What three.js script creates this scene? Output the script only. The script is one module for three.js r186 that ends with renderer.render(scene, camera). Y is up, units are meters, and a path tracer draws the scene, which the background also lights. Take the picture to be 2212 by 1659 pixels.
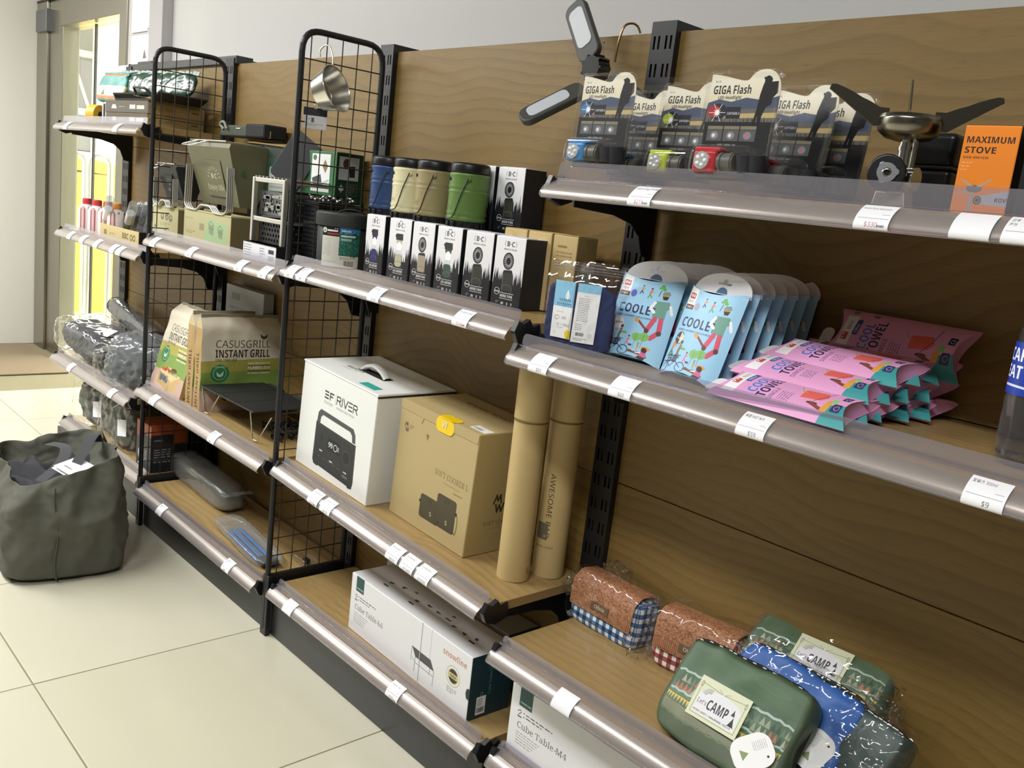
import * as THREE from 'three';
import { RoundedBoxGeometry } from 'three/addons/geometries/RoundedBoxGeometry.js';
import { mergeGeometries, mergeVertices } from 'three/addons/utils/BufferGeometryUtils.js';
import { ImprovedNoise } from 'three/addons/math/ImprovedNoise.js';
import { RectAreaLightUniformsLib } from 'three/addons/lights/RectAreaLightUniformsLib.js';

// ---------- camera, exposure, big lights ----------
RectAreaLightUniformsLib.init();
const renderer = new THREE.WebGLRenderer({ antialias: true });
renderer.toneMapping = THREE.LinearToneMapping;
renderer.toneMappingExposure = 1.05;
renderer.shadowMap.enabled = true;
const scene = new THREE.Scene();
scene.background = new THREE.Color(0x0b0b0c);
const camera = new THREE.PerspectiveCamera(45.72, 4 / 3, 0.05, 60);
camera.position.set(3.8411, 1.1982, 1.3867);
camera.lookAt(3.8411 - 0.71333, 1.1982 - 0.19229, 1.3867 - 0.67393);
camera.rotateZ(0.11482);
camera.focus = 1.6;
const CEIL = 2.62;
const LAMP = { shop: 36, corridor: 42 };
const LAMPS = [ // ceiling troffers of the shop: x, z, length, width, power factor
  [-1.35, 1.6, 1.2, 0.3, 1.0], [0.0, 1.6, 1.2, 0.3, 1.0], [1.2, 1.6, 1.1, 0.3, 1.0],
  [-1.6, 2.7, 1.2, 0.3, 0.95], [3.6, 1.95, 1.2, 0.3, 1.15],
];

// ---------- helpers ----------
const PI = Math.PI, V = (x, y, z) => new THREE.Vector3(x, y, z);
let seedState = 20240611;
const rnd = () => { seedState = (seedState + 0x6d2b79f5) | 0; let t = Math.imul(seedState ^ (seedState >>> 15), 1 | seedState); t = (t + Math.imul(t ^ (t >>> 7), 61 | t)) ^ t; return ((t ^ (t >>> 14)) >>> 0) / 4294967296; };
const rr = (a, b) => a + (b - a) * rnd();
const noise3 = new ImprovedNoise();
const nz = (x, y, z) => noise3.noise(x + 17.3, y + 31.7, z + 5.1);
const usedNames = {};
const numbered = (n) => { usedNames[n] = (usedNames[n] ?? -1) + 1; return usedNames[n] ? n + '_' + String(usedNames[n]).padStart(3, '0') : n; };
function tag(o, label, category, group) { o.userData = { label, category }; if (group) o.userData.group = group; return o; }
function thing(name, label, category, pos = [0, 0, 0], turn = 0, group) {
  const o = new THREE.Group(); o.name = numbered(name); o.position.set(...pos); o.rotation.order = 'YXZ'; o.rotation.y = turn; scene.add(o);
  return tag(o, label, category, group);
}
function part(name, geo, mat, parent, pos = [0, 0, 0], rot = [0, 0, 0]) {
  const m = new THREE.Mesh(geo, mat); m.name = name; m.position.set(...pos); m.rotation.set(...rot); parent.add(m); return m;
}
function solo(name, label, category, geo, mat, pos = [0, 0, 0], rot = [0, 0, 0], group) {
  const m = part(numbered(name), geo, mat, scene, pos, rot); return tag(m, label, category, group);
}
function struct(name, geo, mat, pos = [0, 0, 0], rot = [0, 0, 0]) { const m = part(name, geo, mat, scene, pos, rot); m.userData.kind = 'structure'; return m; }
const std = (color, rough = 0.6, o = {}) => new THREE.MeshStandardMaterial({ color, roughness: rough, ...o });
const phy = (color, rough = 0.6, o = {}) => new THREE.MeshPhysicalMaterial({ color, roughness: rough, ...o });
function cvs(w, h, draw, o = {}) {
  const c = document.createElement('canvas'); c.width = w; c.height = h; const g = c.getContext('2d'); draw(g, w, h);
  const t = new THREE.CanvasTexture(c); t.colorSpace = THREE.SRGBColorSpace; t.anisotropy = 8; if (o.repeat) t.wrapS = t.wrapT = THREE.RepeatWrapping; return t;
}
const printed = (tex, rough = 0.55, o = {}) => new THREE.MeshStandardMaterial({ map: tex, roughness: rough, ...o });
function cell(tex, x, y, w, h) { const t = tex.clone(); t.repeat.set(w, h); t.offset.set(x, y); t.needsUpdate = true; return t; }
const box = (w, h, d) => new THREE.BoxGeometry(w, h, d);
const rbox = (w, h, d, r = 0.002, s = 2) => new RoundedBoxGeometry(w, h, d, s, Math.min(r, w / 2.01, h / 2.01, d / 2.01));
const cyl = (r0, r1, h, s = 24, open = false) => new THREE.CylinderGeometry(r0, r1, h, s, 1, open);
const at = (g, x, y, z, rx = 0, ry = 0, rz = 0) => { if (rx) g.rotateX(rx); if (ry) g.rotateY(ry); if (rz) g.rotateZ(rz); return g.translate(x, y, z); };
const clean = (g) => { const n = g.index ? g.toNonIndexed() : g; for (const k of Object.keys(n.attributes)) if (!['position', 'normal', 'uv'].includes(k)) n.deleteAttribute(k); n.clearGroups(); return n; };
const merge = (gs) => mergeGeometries(gs.map(clean));
function rod(a, b, r, s = 8) {
  const d = new THREE.Vector3().subVectors(b, a), g = new THREE.CylinderGeometry(r, r, d.length(), s);
  g.applyQuaternion(new THREE.Quaternion().setFromUnitVectors(V(0, 1, 0), d.clone().normalize())); return g.translate((a.x + b.x) / 2, (a.y + b.y) / 2, (a.z + b.z) / 2);
}
function wire(pts, r, closed = false, seg = 0, s = 8, tension = 0.5) {
  const c = new THREE.CatmullRomCurve3(pts, closed, 'catmullrom', tension); return new THREE.TubeGeometry(c, seg || pts.length * 6, r, s, closed);
}
function polyWire(pts, r, corner = 0.01, s = 8) { // straight runs with rounded corners
  const path = new THREE.CurvePath();
  let prev = pts[0];
  for (let i = 1; i < pts.length - 1; i++) {
    const p = pts[i], a = p.clone().sub(pts[i - 1]).normalize(), b = pts[i + 1].clone().sub(p).normalize(), c = Math.min(corner, p.distanceTo(pts[i - 1]) * 0.49, p.distanceTo(pts[i + 1]) * 0.49);
    const p0 = p.clone().addScaledVector(a, -c), p1 = p.clone().addScaledVector(b, c);
    path.add(new THREE.LineCurve3(prev, p0)); path.add(new THREE.QuadraticBezierCurve3(p0, p, p1)); prev = p1;
  }
  path.add(new THREE.LineCurve3(prev, pts[pts.length - 1]));
  const all = []; for (const c of path.curves) { const n = c.isLineCurve3 ? 2 : 6; for (let i = all.length ? 1 : 0; i <= n; i++) all.push(c.getPoint(i / n)); }
  const cc = new THREE.CurvePath(); for (let i = 1; i < all.length; i++) cc.add(new THREE.LineCurve3(all[i - 1], all[i]));
  const lens = cc.getCurveLengths(), total = lens[lens.length - 1];
  const gs = []; for (let i = 1; i < all.length; i++) gs.push(rod(all[i - 1], all[i], r, s)); for (let i = 1; i < all.length - 1; i++) gs.push(at(new THREE.SphereGeometry(r, s, 6), all[i].x, all[i].y, all[i].z));
  return merge(gs);
}
function ext(pts, depth, bevel = 0, holes = []) { // outline in x,y pulled along z, centred
  const s = pts instanceof THREE.Shape ? pts : new THREE.Shape(pts.map((p) => new THREE.Vector2(p[0], p[1])));
  for (const h of holes) s.holes.push(new THREE.Path(h.map((p) => new THREE.Vector2(p[0], p[1]))));
  const g = new THREE.ExtrudeGeometry(s, { depth: depth - 2 * bevel, bevelEnabled: bevel > 0, bevelSize: bevel, bevelThickness: bevel, bevelSegments: 2, curveSegments: 12 });
  return g.translate(0, 0, -(depth - 2 * bevel) / 2);
}
function roundRect(w, h, r, cx = 0, cy = 0) {
  const s = new THREE.Shape(), x = cx - w / 2, y = cy - h / 2; s.moveTo(x + r, y); s.lineTo(x + w - r, y); s.absarc(x + w - r, y + r, r, -PI / 2, 0); s.lineTo(x + w, y + h - r); s.absarc(x + w - r, y + h - r, r, 0, PI / 2);
  s.lineTo(x + r, y + h); s.absarc(x + r, y + h - r, r, PI / 2, PI); s.lineTo(x, y + r); s.absarc(x + r, y + r, r, PI, PI * 1.5); return s;
}
const lathe = (pts, s = 32) => new THREE.LatheGeometry(pts.map((p) => new THREE.Vector2(p[0], p[1])), s);
function uvBox(g, su = 1, sv = 1, ou = 0, ov = 0) { // metres; grain along x (or z on ends)
  g = g.index ? g.toNonIndexed() : g; const p = g.attributes.position, n = g.attributes.normal, uv = new Float32Array(p.count * 2);
  for (let i = 0; i < p.count; i++) {
    const ax = Math.abs(n.getX(i)), ay = Math.abs(n.getY(i)), az = Math.abs(n.getZ(i));
    let u, v; if (ay > ax && ay > az) { u = p.getX(i); v = p.getZ(i); } else if (az >= ax) { u = p.getX(i); v = p.getY(i); } else { u = p.getZ(i); v = p.getY(i); }
    uv[i * 2] = u / su + ou; uv[i * 2 + 1] = v / sv + ov;
  }
  g.setAttribute('uv', new THREE.BufferAttribute(uv, 2)); g.clearGroups(); return g;
}
function uvFit(g) { // x,y of an outline to 0..1
  g.computeBoundingBox(); const b = g.boundingBox, p = g.attributes.position, uv = new Float32Array(p.count * 2);
  for (let i = 0; i < p.count; i++) { uv[i * 2] = (p.getX(i) - b.min.x) / (b.max.x - b.min.x); uv[i * 2 + 1] = (p.getY(i) - b.min.y) / (b.max.y - b.min.y); }
  g.setAttribute('uv', new THREE.BufferAttribute(uv, 2)); return g;
}
function warp(g, fn) { const p = g.attributes.position, v = V(0, 0, 0); for (let i = 0; i < p.count; i++) { v.fromBufferAttribute(p, i); fn(v, i); p.setXYZ(i, v.x, v.y, v.z); } g.computeVertexNormals(); return g; }
const ridge = (x, y, z) => 1 - Math.abs(nz(x, y, z)) * 2.2;
// a crinkled film skin round a soft block
function film(w, h, d, seed, amp = 0.006, n = 26, f = 55) {
  let g = new THREE.BoxGeometry(1, 1, 1, n, Math.max(6, Math.round(n * h / w)), Math.max(6, Math.round(n * d / w)));
  for (const k of ['normal', 'uv']) g.deleteAttribute(k);
  g = mergeVertices(g, 1e-5);
  warp(g, (v) => {
    const q = V(v.x * 2, v.y * 2, v.z * 2), e = 5, l = Math.pow(Math.abs(q.x) ** e + Math.abs(q.y) ** e + Math.abs(q.z) ** e, 1 / e);
    const dir = q.clone().divideScalar(l); v.set(dir.x * w / 2, dir.y * h / 2, dir.z * d / 2);
    const k = amp * (0.75 * ridge(v.x * f + seed * 9, v.y * f, v.z * f) + 0.35 * nz(v.x * f * 2.6, v.y * f * 2.6 + seed, v.z * f * 2.6));
    const len = dir.length(); v.addScaledVector(dir.divideScalar(len), k);
  });
  return g;
}
// a soft stuffed block
function soft(w, h, d, seed, amp = 0.006, e = 4, n = 20, f = 14) {
  let g = new THREE.BoxGeometry(1, 1, 1, n, n, n); const uv0 = g.attributes.uv;
  warp(g, (v) => {
    const q = V(v.x * 2, v.y * 2, v.z * 2), l = Math.pow(Math.abs(q.x) ** e + Math.abs(q.y) ** e + Math.abs(q.z) ** e, 1 / e), m = Math.max(Math.abs(q.x), Math.abs(q.y), Math.abs(q.z)) || 1;
    const dir = q.clone().divideScalar(l / m || 1); v.set(dir.x * w / 2, dir.y * h / 2, dir.z * d / 2);
    const k = amp * (0.8 * ridge(v.x * f + seed * 7, v.y * f, v.z * f) + 0.5 * nz(v.x * f * 2.2, v.y * f * 2.2 + seed * 3, v.z * f * 2.2)); v.addScaledVector(dir.normalize(), k);
  });
  g.setAttribute('uv', uv0);
  const g2 = g.clone(); g2.deleteAttribute('uv'); g2.deleteAttribute('normal'); // seam-free normals
  const w2 = mergeVertices(g2, 1e-6); w2.computeVertexNormals();
  const key = (x, y, z) => Math.round(x * 1e5) + ',' + Math.round(y * 1e5) + ',' + Math.round(z * 1e5), map = {};
  for (let i = 0; i < w2.attributes.position.count; i++) { const p = w2.attributes.position; map[key(p.getX(i), p.getY(i), p.getZ(i))] = i; }
  for (let i = 0; i < g.attributes.position.count; i++) { const p = g.attributes.position, j = map[key(p.getX(i), p.getY(i), p.getZ(i))]; if (j !== undefined) g.attributes.normal.setXYZ(i, w2.attributes.normal.getX(j), w2.attributes.normal.getY(j), w2.attributes.normal.getZ(j)); }
  return g;
}
const T = (g, s, x, y, size, color = '#222', font = 'sans-serif', align = 'left', maxw) => { g.fillStyle = color; g.font = (font.includes('bold') ? 'bold ' : '') + size + 'px ' + font.replace('bold ', ''); g.textAlign = align; g.textBaseline = 'alphabetic'; maxw ? g.fillText(s, x, y, maxw) : g.fillText(s, x, y); };
const R = (g, c, x, y, w, h) => { g.fillStyle = c; g.fillRect(x, y, w, h); };
const P = (g, c, pts) => { g.fillStyle = c; g.beginPath(); pts.forEach((p, i) => (i ? g.lineTo(p[0], p[1]) : g.moveTo(p[0], p[1]))); g.closePath(); g.fill(); };
const L = (g, c, w, pts) => { g.strokeStyle = c; g.lineWidth = w; g.lineJoin = g.lineCap = 'round'; g.beginPath(); pts.forEach((p, i) => (i ? g.lineTo(p[0], p[1]) : g.moveTo(p[0], p[1]))); g.stroke(); };
const C = (g, c, x, y, rx, ry = rx, rot = 0) => { g.fillStyle = c; g.beginPath(); g.ellipse(x, y, rx, ry, rot, 0, 2 * PI); g.fill(); };
const RING = (g, c, w, x, y, rx, ry = rx) => { g.strokeStyle = c; g.lineWidth = w; g.beginPath(); g.ellipse(x, y, rx, ry, 0, 0, 2 * PI); g.stroke(); };
function fine(g, x, y, w, lines, lh, c = '#666', th = 2) { for (let i = 0; i < lines; i++) { let u = x, end = x + w * (i === lines - 1 ? 0.6 : rr(0.85, 1)); while (u < end) { const l = rr(th * 1.5, th * 5); R(g, c, u, y + i * lh, Math.min(l, end - u), th); u += l + th * 1.1; } } }
function leaf(g, c, x, y, s) { P(g, c, [[0, -1], [.18, -.55], [.42, -.68], [.36, -.28], [.95, -.38], [.72, 0], [.86, .12], [.4, .42], [.46, .6], [.06, .5], [.05, 1], [-.05, 1], [-.06, .5], [-.46, .6], [-.4, .42], [-.86, .12], [-.72, 0], [-.95, -.38], [-.36, -.28], [-.42, -.68], [-.18, -.55]].map((p) => [x + p[0] * s, y + p[1] * s])); }
function tree(g, c, x, y, s) { for (let k = 0; k < 4; k++) P(g, c, [[x, y - s + k * s * .18], [x - s * (.12 + k * .09), y - s * .55 + k * s * .19], [x + s * (.12 + k * .09), y - s * .55 + k * s * .19]]); R(g, c, x - s * .04, y - s * .05, s * .08, s * .1); }
function barcode(g, x, y, w, h, c = '#222') { let u = x; while (u < x + w) { const b = rr(1, 4); R(g, c, u, y, b, h); u += b + rr(1, 4); } }

// ---------- materials ----------
function woodTexture(w, h, seed, light, dark, cathedral) {
  const d = new Uint8Array(w * h * 4), tx = 1.8, ty = 0.9;
  for (let j = 0; j < h; j++) for (let i = 0; i < w; i++) {
    const x = i / w * tx, y = j / h * ty, ex = Math.min(1, Math.min(i, w - 1 - i) / (w * 0.03));
    const bend = cathedral * (0.10 * nz(x * 1.6 + seed, y * 2.2, seed) + 0.035 * nz(x * 4.5, y * 6 + seed, 3.3));
    const f = (y + bend * ex + 0.006 * nz(x * 9, y * 30, seed + 2)) * 40;
    const s = f - Math.floor(f), ring = Math.pow(s, 2.6) * (s > 0.9 ? (1 - s) / 0.1 : 1) * (0.55 + 0.45 * nz(x * 2.1, y * 7, seed + 11));
    const fibre = 0.5 + 0.5 * nz(x * 22, y * 900, seed + 4), pore = Math.max(0, nz(x * 40, y * 420, seed + 9) - 0.25) * 1.6, blotch = 0.5 + 0.5 * nz(x * 1.3, y * 3, seed + 7);
    const k = Math.min(1, Math.max(0, ring * 0.62 + fibre * 0.24 + pore * 0.34 + blotch * 0.26 - 0.1)), o = (j * w + i) * 4;
    for (let c = 0; c < 3; c++) d[o + c] = light[c] + (dark[c] - light[c]) * k; d[o + 3] = 255;
  }
  const t = new THREE.DataTexture(d, w, h); t.colorSpace = THREE.SRGBColorSpace; t.wrapS = t.wrapT = THREE.RepeatWrapping; t.magFilter = THREE.LinearFilter; t.minFilter = THREE.LinearMipmapLinearFilter; t.generateMipmaps = true; t.anisotropy = 8; t.needsUpdate = true; return t;
}
const woodPanel = printed(woodTexture(1536, 768, 1.7, [136, 110, 58], [96, 74, 35], 0.8), 0.5);
const woodBoard = printed(woodTexture(1024, 512, 5.2, [172, 145, 96], [128, 102, 60], 0.45), 0.36);
const woodEdge = std(0x9c8250, 0.5);
const M = {
  black: phy(0x15161a, 0.42), blackMatte: std(0x17181a, 0.75), kick: phy(0x2b2d2c, 0.38), blackPlastic: phy(0x101113, 0.35), dark: std(0x26282a, 0.6),
  steel: phy(0xb9b8b2, 0.28, { metalness: 1 }), brushed: phy(0xa8a498, 0.3, { metalness: 1, anisotropy: 0.6 }), chrome: phy(0xd8d8d6, 0.12, { metalness: 1 }), alu: phy(0xcfcdc4, 0.38, { metalness: 0.85 }),
  wallWhite: std(0xe6e4dc, 0.85), wallBack: std(0xcccbc8, 0.85), ceiling: std(0xa8a6a0, 0.9), white: std(0xf0f0ec, 0.6), paper: std(0xf2f2f4, 0.7),
  kraft: std(0xb59a66, 0.75), kraftDark: std(0x9c8250, 0.8), tan: std(0xc4aa74, 0.65), grey: std(0x8a8b8a, 0.6), olive: std(0x5d5e47, 0.75),
  rail: phy(0xf2eeec, 0.2, { transmission: 0.9, thickness: 0, ior: 1.5 }), railFin: phy(0xe6e4ea, 0.08, { transmission: 0.9, thickness: 0, ior: 1.49 }),
  clear: phy(0xffffff, 0.04, { transmission: 1, thickness: 0, ior: 1.5 }), cello: phy(0xffffff, 0.06, { transmission: 1, thickness: 0, ior: 1.55, side: THREE.DoubleSide }), polybag: phy(0xf2f4f6, 0.16, { transmission: 0.9, thickness: 0, ior: 1.5, side: THREE.DoubleSide }),
  silver: phy(0xb4b1ac, 0.36, { metalness: 0.9 }),
  glass: phy(0xf4f8f4, 0.02, { transmission: 1, thickness: 0, ior: 1.5 }),
  cord: std(0x14140f, 0.8), cream: std(0xe2dfc2, 0.7),
};

// ---------- the room ----------
{
  const X0 = -2.36, X1 = 6.2, Z0 = -0.29, Z1 = 3.5, TILE = 0.575;
  const floor = struct('floor', box(X1 - X0 + 0.3, 0.1, Z1 - Z0 + 0.4), std(0x8d8468, 0.9), [(X0 + X1) / 2, -0.0525, (Z0 + Z1) / 2]);
  floor.position.y = -0.0525; // joints lie 2.5 mm below the tile faces
  const tints = [0xd3cfb9, 0xd6d2bd, 0xd1cdb6, 0xd5d1bb].map((c) => phy(c, 0.3, { clearcoat: 0.6, clearcoatRoughness: 0.12 }));
  const tile = uvBox(rbox(TILE - 0.0035, 0.012, TILE - 0.0035, 0.0012, 1));
  for (let i = -5; i < 8; i++) for (let k = -2; k < 8; k++) {
    const x = 1.765 + (i + 0.5) * TILE, z = 0.82 + (k - 0.5) * TILE; if (x < X0 - 0.1 || x > X1 || z < -0.6 || z > Z1) continue;
    const t = part('tile', tile, tints[Math.floor(rnd() * 4)], floor, [x - floor.position.x, 0.0525 - 0.006 + rr(-0.0004, 0), z - floor.position.z]);
    t.rotation.y = rr(-0.0012, 0.0012);
  }
  struct('ceiling', box(X1 - X0 + 0.4, 0.12, Z1 - Z0 + 0.4), M.ceiling, [(X0 + X1) / 2, CEIL + 0.06, (Z0 + Z1) / 2 + 0.05]);
  struct('wall_left', box(0.14, CEIL, Z1 - Z0 + 0.2), M.wallWhite, [X0 - 0.07, CEIL / 2, (Z0 + Z1) / 2 + 0.02]);
  struct('wall_right', box(0.14, CEIL, Z1 - Z0 + 0.4), std(0x6a6660, 0.8), [X1 + 0.07, CEIL / 2, (Z0 + Z1) / 2]);
  struct('wall_front', box(X1 - X0 + 0.3, CEIL, 0.14), std(0x4a4742, 0.8), [(X0 + X1) / 2, CEIL / 2, Z1 + 0.07]);
  struct('wall_back', box(X1 + 0.89, CEIL, 0.12), M.wallBack, [(X1 - 0.89) / 2, CEIL / 2, Z0 - 0.06]);
  struct('wall_over_door', box(-0.89 - X0, CEIL - 2.04, 0.12), M.wallBack, [(X0 - 0.89) / 2, (CEIL + 2.04) / 2, Z0 - 0.06]);
  // brushed steel glass door at the far end
  const door = new THREE.Group(); door.name = 'door_1'; door.userData.kind = 'structure'; scene.add(door);
  part('door_jamb', merge([at(rbox(0.2, 2.04, 0.13, 0.004), -2.255, 1.02, Z0 - 0.055)]), M.brushed, door);
  part('door_jamb', merge([at(rbox(0.235, 2.04, 0.09, 0.004), -2.03, 1.02, Z0 - 0.05)]), M.brushed, door);
  part('door_jamb', rbox(0.1, 2.04, 0.13, 0.004), M.brushed, door, [-0.94, 1.02, Z0 - 0.055]);
  part('door_header', rbox(1.0, 0.15, 0.12, 0.004), M.brushed, door, [-1.44, 1.965, Z0 - 0.055]);
  part('header_gap', rbox(1.44, 0.012, 0.02, 0.002), M.black, door, [-1.63, 2.045, Z0 + 0.004]);
  part('patch_fitting', rbox(0.2, 0.12, 0.04, 0.004), std(0x7d7f80, 0.4, { metalness: 0.7 }), door, [-2.2, 1.93, Z0 + 0.012]);
  part('glass_pane', box(0.41, 1.88, 0.01), M.glass, door, [-1.708, 0.945, Z0 - 0.05]);
  part('glass_pane', box(0.5, 1.88, 0.01), M.glass, door, [-1.245, 0.945, Z0 - 0.05]);
  part('door_seal', rbox(0.006, 1.88, 0.014, 0.001), M.dark, door, [-1.5, 0.945, Z0 - 0.05]);
  // wall trunking with pinned papers and an electric box right of the door
  struct('trim_1', rbox(0.15, 1.3, 0.05, 0.004), std(0xb9b6b6, 0.6), [-0.43, 1.98, Z0 + 0.024]);
  // corridor behind the glass
  const cw = std(0xf0eee6, 0.85);
  struct('corridor_floor', box(8.5, 0.1, 2.4), phy(0xdcd8c8, 0.35), [-3.6, -0.05, -1.6]);
  struct('corridor_ceiling', box(8.5, 0.1, 2.4), std(0xd8d2c0, 0.9), [-3.6, 2.75, -1.6]);
  struct('wall_corridor_far', box(0.12, 2.8, 2.4), std(0xf0efea, 0.85), [-7.6, 1.35, -1.6]);
  struct('wall_corridor_back', box(8.5, 2.8, 0.12), cw, [-3.6, 1.35, -2.75]);
  struct('wall_corridor_end', box(0.12, 2.8, 2.4), cw, [0.6, 1.35, -1.6]);
  struct('wall_corridor_front', box(5.2, 2.8, 0.1), cw, [-5.02, 1.35, Z0 - 0.17]);
}
// ceiling lamps
function ceilingLamp(x, z, w, d, power, y, label) {
  const t = thing('ceiling_light', label, 'ceiling light', [x, y, z], 0);
  part('frame', merge([at(rbox(w + 0.06, 0.03, 0.03, 0.004), 0, -0.012, d / 2 + 0.015), at(rbox(w + 0.06, 0.03, 0.03, 0.004), 0, -0.012, -d / 2 - 0.015), at(rbox(0.03, 0.03, d, 0.004), w / 2 + 0.015, -0.012, 0), at(rbox(0.03, 0.03, d, 0.004), -w / 2 - 0.015, -0.012, 0)]), M.white, t);
  part('diffuser', rbox(w, 0.012, d, 0.003), std(0xffffff, 0.6, { emissive: 0xffffff, emissiveIntensity: 1.6 }), t, [0, -0.008, 0]);
  const l = new THREE.RectAreaLight(0xffffff, power, w, d); l.rotation.x = -PI / 2; l.position.set(0, -0.03, 0); l.name = 'lamp_glow'; t.add(l);
}
LAMPS.forEach(([x, z, w, d, f], i) => ceilingLamp(x, z, w, d, LAMP.shop * f, CEIL, ['long ceiling lamp nearest the steel glass door, above the aisle', 'second long ceiling lamp from the glass door, above the aisle', 'third long ceiling lamp from the glass door, above the aisle', 'single ceiling lamp set back from the row, near the left wall', 'ceiling lamp almost above the camera, right end of the shelves'][i]));
ceilingLamp(-4.2, -1.4, 1.8, 0.9, LAMP.corridor, 2.7, 'bright wide ceiling lamp in the corridor behind the glass door');
ceilingLamp(-2.0, -1.4, 1.2, 0.6, LAMP.corridor, 2.7, 'smaller ceiling lamp in the corridor, just behind the glass door');

// things by the door
solo('door_mat', 'flat brown mat lying on the pale tiles before the white wall', 'mat', rbox(0.88, 0.008, 1.6, 0.003), std(0x8a7a62, 0.95), [-1.89, 0.004, 0.58]);
{
  const yellow = phy(0xf2d040, 0.45), bin = thing('yellow_bin', 'tall yellow bin with raised lid seen through the glass door', 'bin', [-3.85, 0, -1.02], 1.35);
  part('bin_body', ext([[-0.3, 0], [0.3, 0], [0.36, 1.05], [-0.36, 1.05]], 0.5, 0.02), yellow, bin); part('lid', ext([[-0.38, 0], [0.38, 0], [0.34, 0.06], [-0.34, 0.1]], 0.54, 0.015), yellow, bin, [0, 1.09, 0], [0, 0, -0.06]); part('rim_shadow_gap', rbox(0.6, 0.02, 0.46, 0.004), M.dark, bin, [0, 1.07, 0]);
  const hoopMat = M.chrome;
  for (const [x, z, l] of [[-2.7, -0.61, 'left'], [-2.72, -0.78, 'right']]) {
    const h = thing('steel_hoop_barrier', `${l} bright steel hoop of the barrier behind the glass door`, 'barrier', [x, 0, z], 1.45);
    part('hoop', polyWire([V(-0.065, 0, 0), V(-0.065, 1.2, 0), V(0.065, 1.2, 0), V(0.065, 0, 0)], 0.02, 0.06, 14), hoopMat, h);
    part('floor_flange', merge([at(cyl(0.04, 0.045, 0.012), -0.065, 0.006, 0), at(cyl(0.04, 0.045, 0.012), 0.065, 0.006, 0)]), hoopMat, h);
  }
  const rack = thing('storage_rack', 'white braced storage rack far down the corridor behind the glass', 'rack', [-6.9, 0, -1.6], 0);
  const wm = std(0xf4f2ee, 0.5), gm = std(0xa3a1a6, 0.7);
  for (let i = 0; i < 6; i++) part('rack_post', rbox(0.05, 2.3, 0.05, 0.004), wm, rack, [0, 1.15, -1.0 + i * 0.4]);
  for (const y of [0.15, 1.2, 1.65, 2.25]) part('rack_beam', rbox(0.06, 0.07, 2.05, 0.004), wm, rack, [0.01, y, 0]);
  for (let i = 0; i < 5; i++) part('rack_brace', rod(V(0.02, 1.24, -0.98 + i * 0.4), V(0.02, 2.2, -0.64 + i * 0.4), 0.018), wm, rack);
  for (let i = 0; i < 5; i++) for (const [y, h] of [[1.7, 0.95], [0.68, 0.95]]) part('grey_panel', rbox(0.05, h, 0.34, 0.004), gm, rack, [-0.08, y + 0.02, -0.8 + i * 0.4]);
  const col = thing('corridor_column', 'white column beside the storage rack in the corridor', 'column', [-6.2, 0, -2.05], 0);
  part('column_shaft', rbox(0.34, 2.6, 0.34, 0.01), wm, col, [0, 1.3, 0]); part('column_base', rbox(0.4, 0.12, 0.4, 0.01), wm, col, [0, 0.06, 0]);
  // papers and boxes on the wall right of the door
  const pz = -0.284, pm = M.paper;
  const notice = cvs(128, 160, (g, w, h) => { R(g, '#f4f3f1', 0, 0, w, h); P(g, '#777', [[84, 60], [96, 100], [74, 100]]); fine(g, 10, 112, 90, 3, 9, '#bbb', 2); });
  const pp = [[-0.68, 1.87, 0.3, 0.16, 'white paper pinned highest beside the glass door'], [-0.7, 1.69, 0.26, 0.17, 'white notice with a small grey triangle beside the glass door']];
  pp.forEach(([x, y, w, h, l], i) => solo('wall_paper_sheet', l, 'paper', box(w, h, 0.002), i ? printed(notice, 0.7) : pm, [x, y, pz]));
  const eb = thing('electric_box', 'white electric box with cover under the pinned papers', 'electric box', [-0.69, 1.43, -0.29], 0);
  part('box_body', rbox(0.24, 0.2, 0.07, 0.006), M.white, eb, [0, 0.1, 0.035]); part('cover_flap', rbox(0.2, 0.05, 0.012, 0.003), std(0xd2d0cc, 0.5), eb, [0, 0.15, 0.075]);
  const cable = solo('grey_cable', 'thin white cable slanting down the wall past the papers', 'cable', wire([V(-0.62, 1.8, -0.28), V(-0.52, 1.68, -0.27), V(-0.42, 1.5, -0.25), V(-0.36, 1.42, -0.24)], 0.005), std(0xcfcdc8, 0.6));
  const rc = thing('router_box', 'small dark grey box standing behind the black top rail', 'box', [-0.3, 1.545, -0.2], 0);
  part('case', rbox(0.16, 0.07, 0.1, 0.006), std(0x55565a, 0.6), rc, [0, 0.04, 0]); part('front_plate', rbox(0.08, 0.04, 0.006, 0.002), M.grey, rc, [0.03, 0.04, 0.052]);
}

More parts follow.
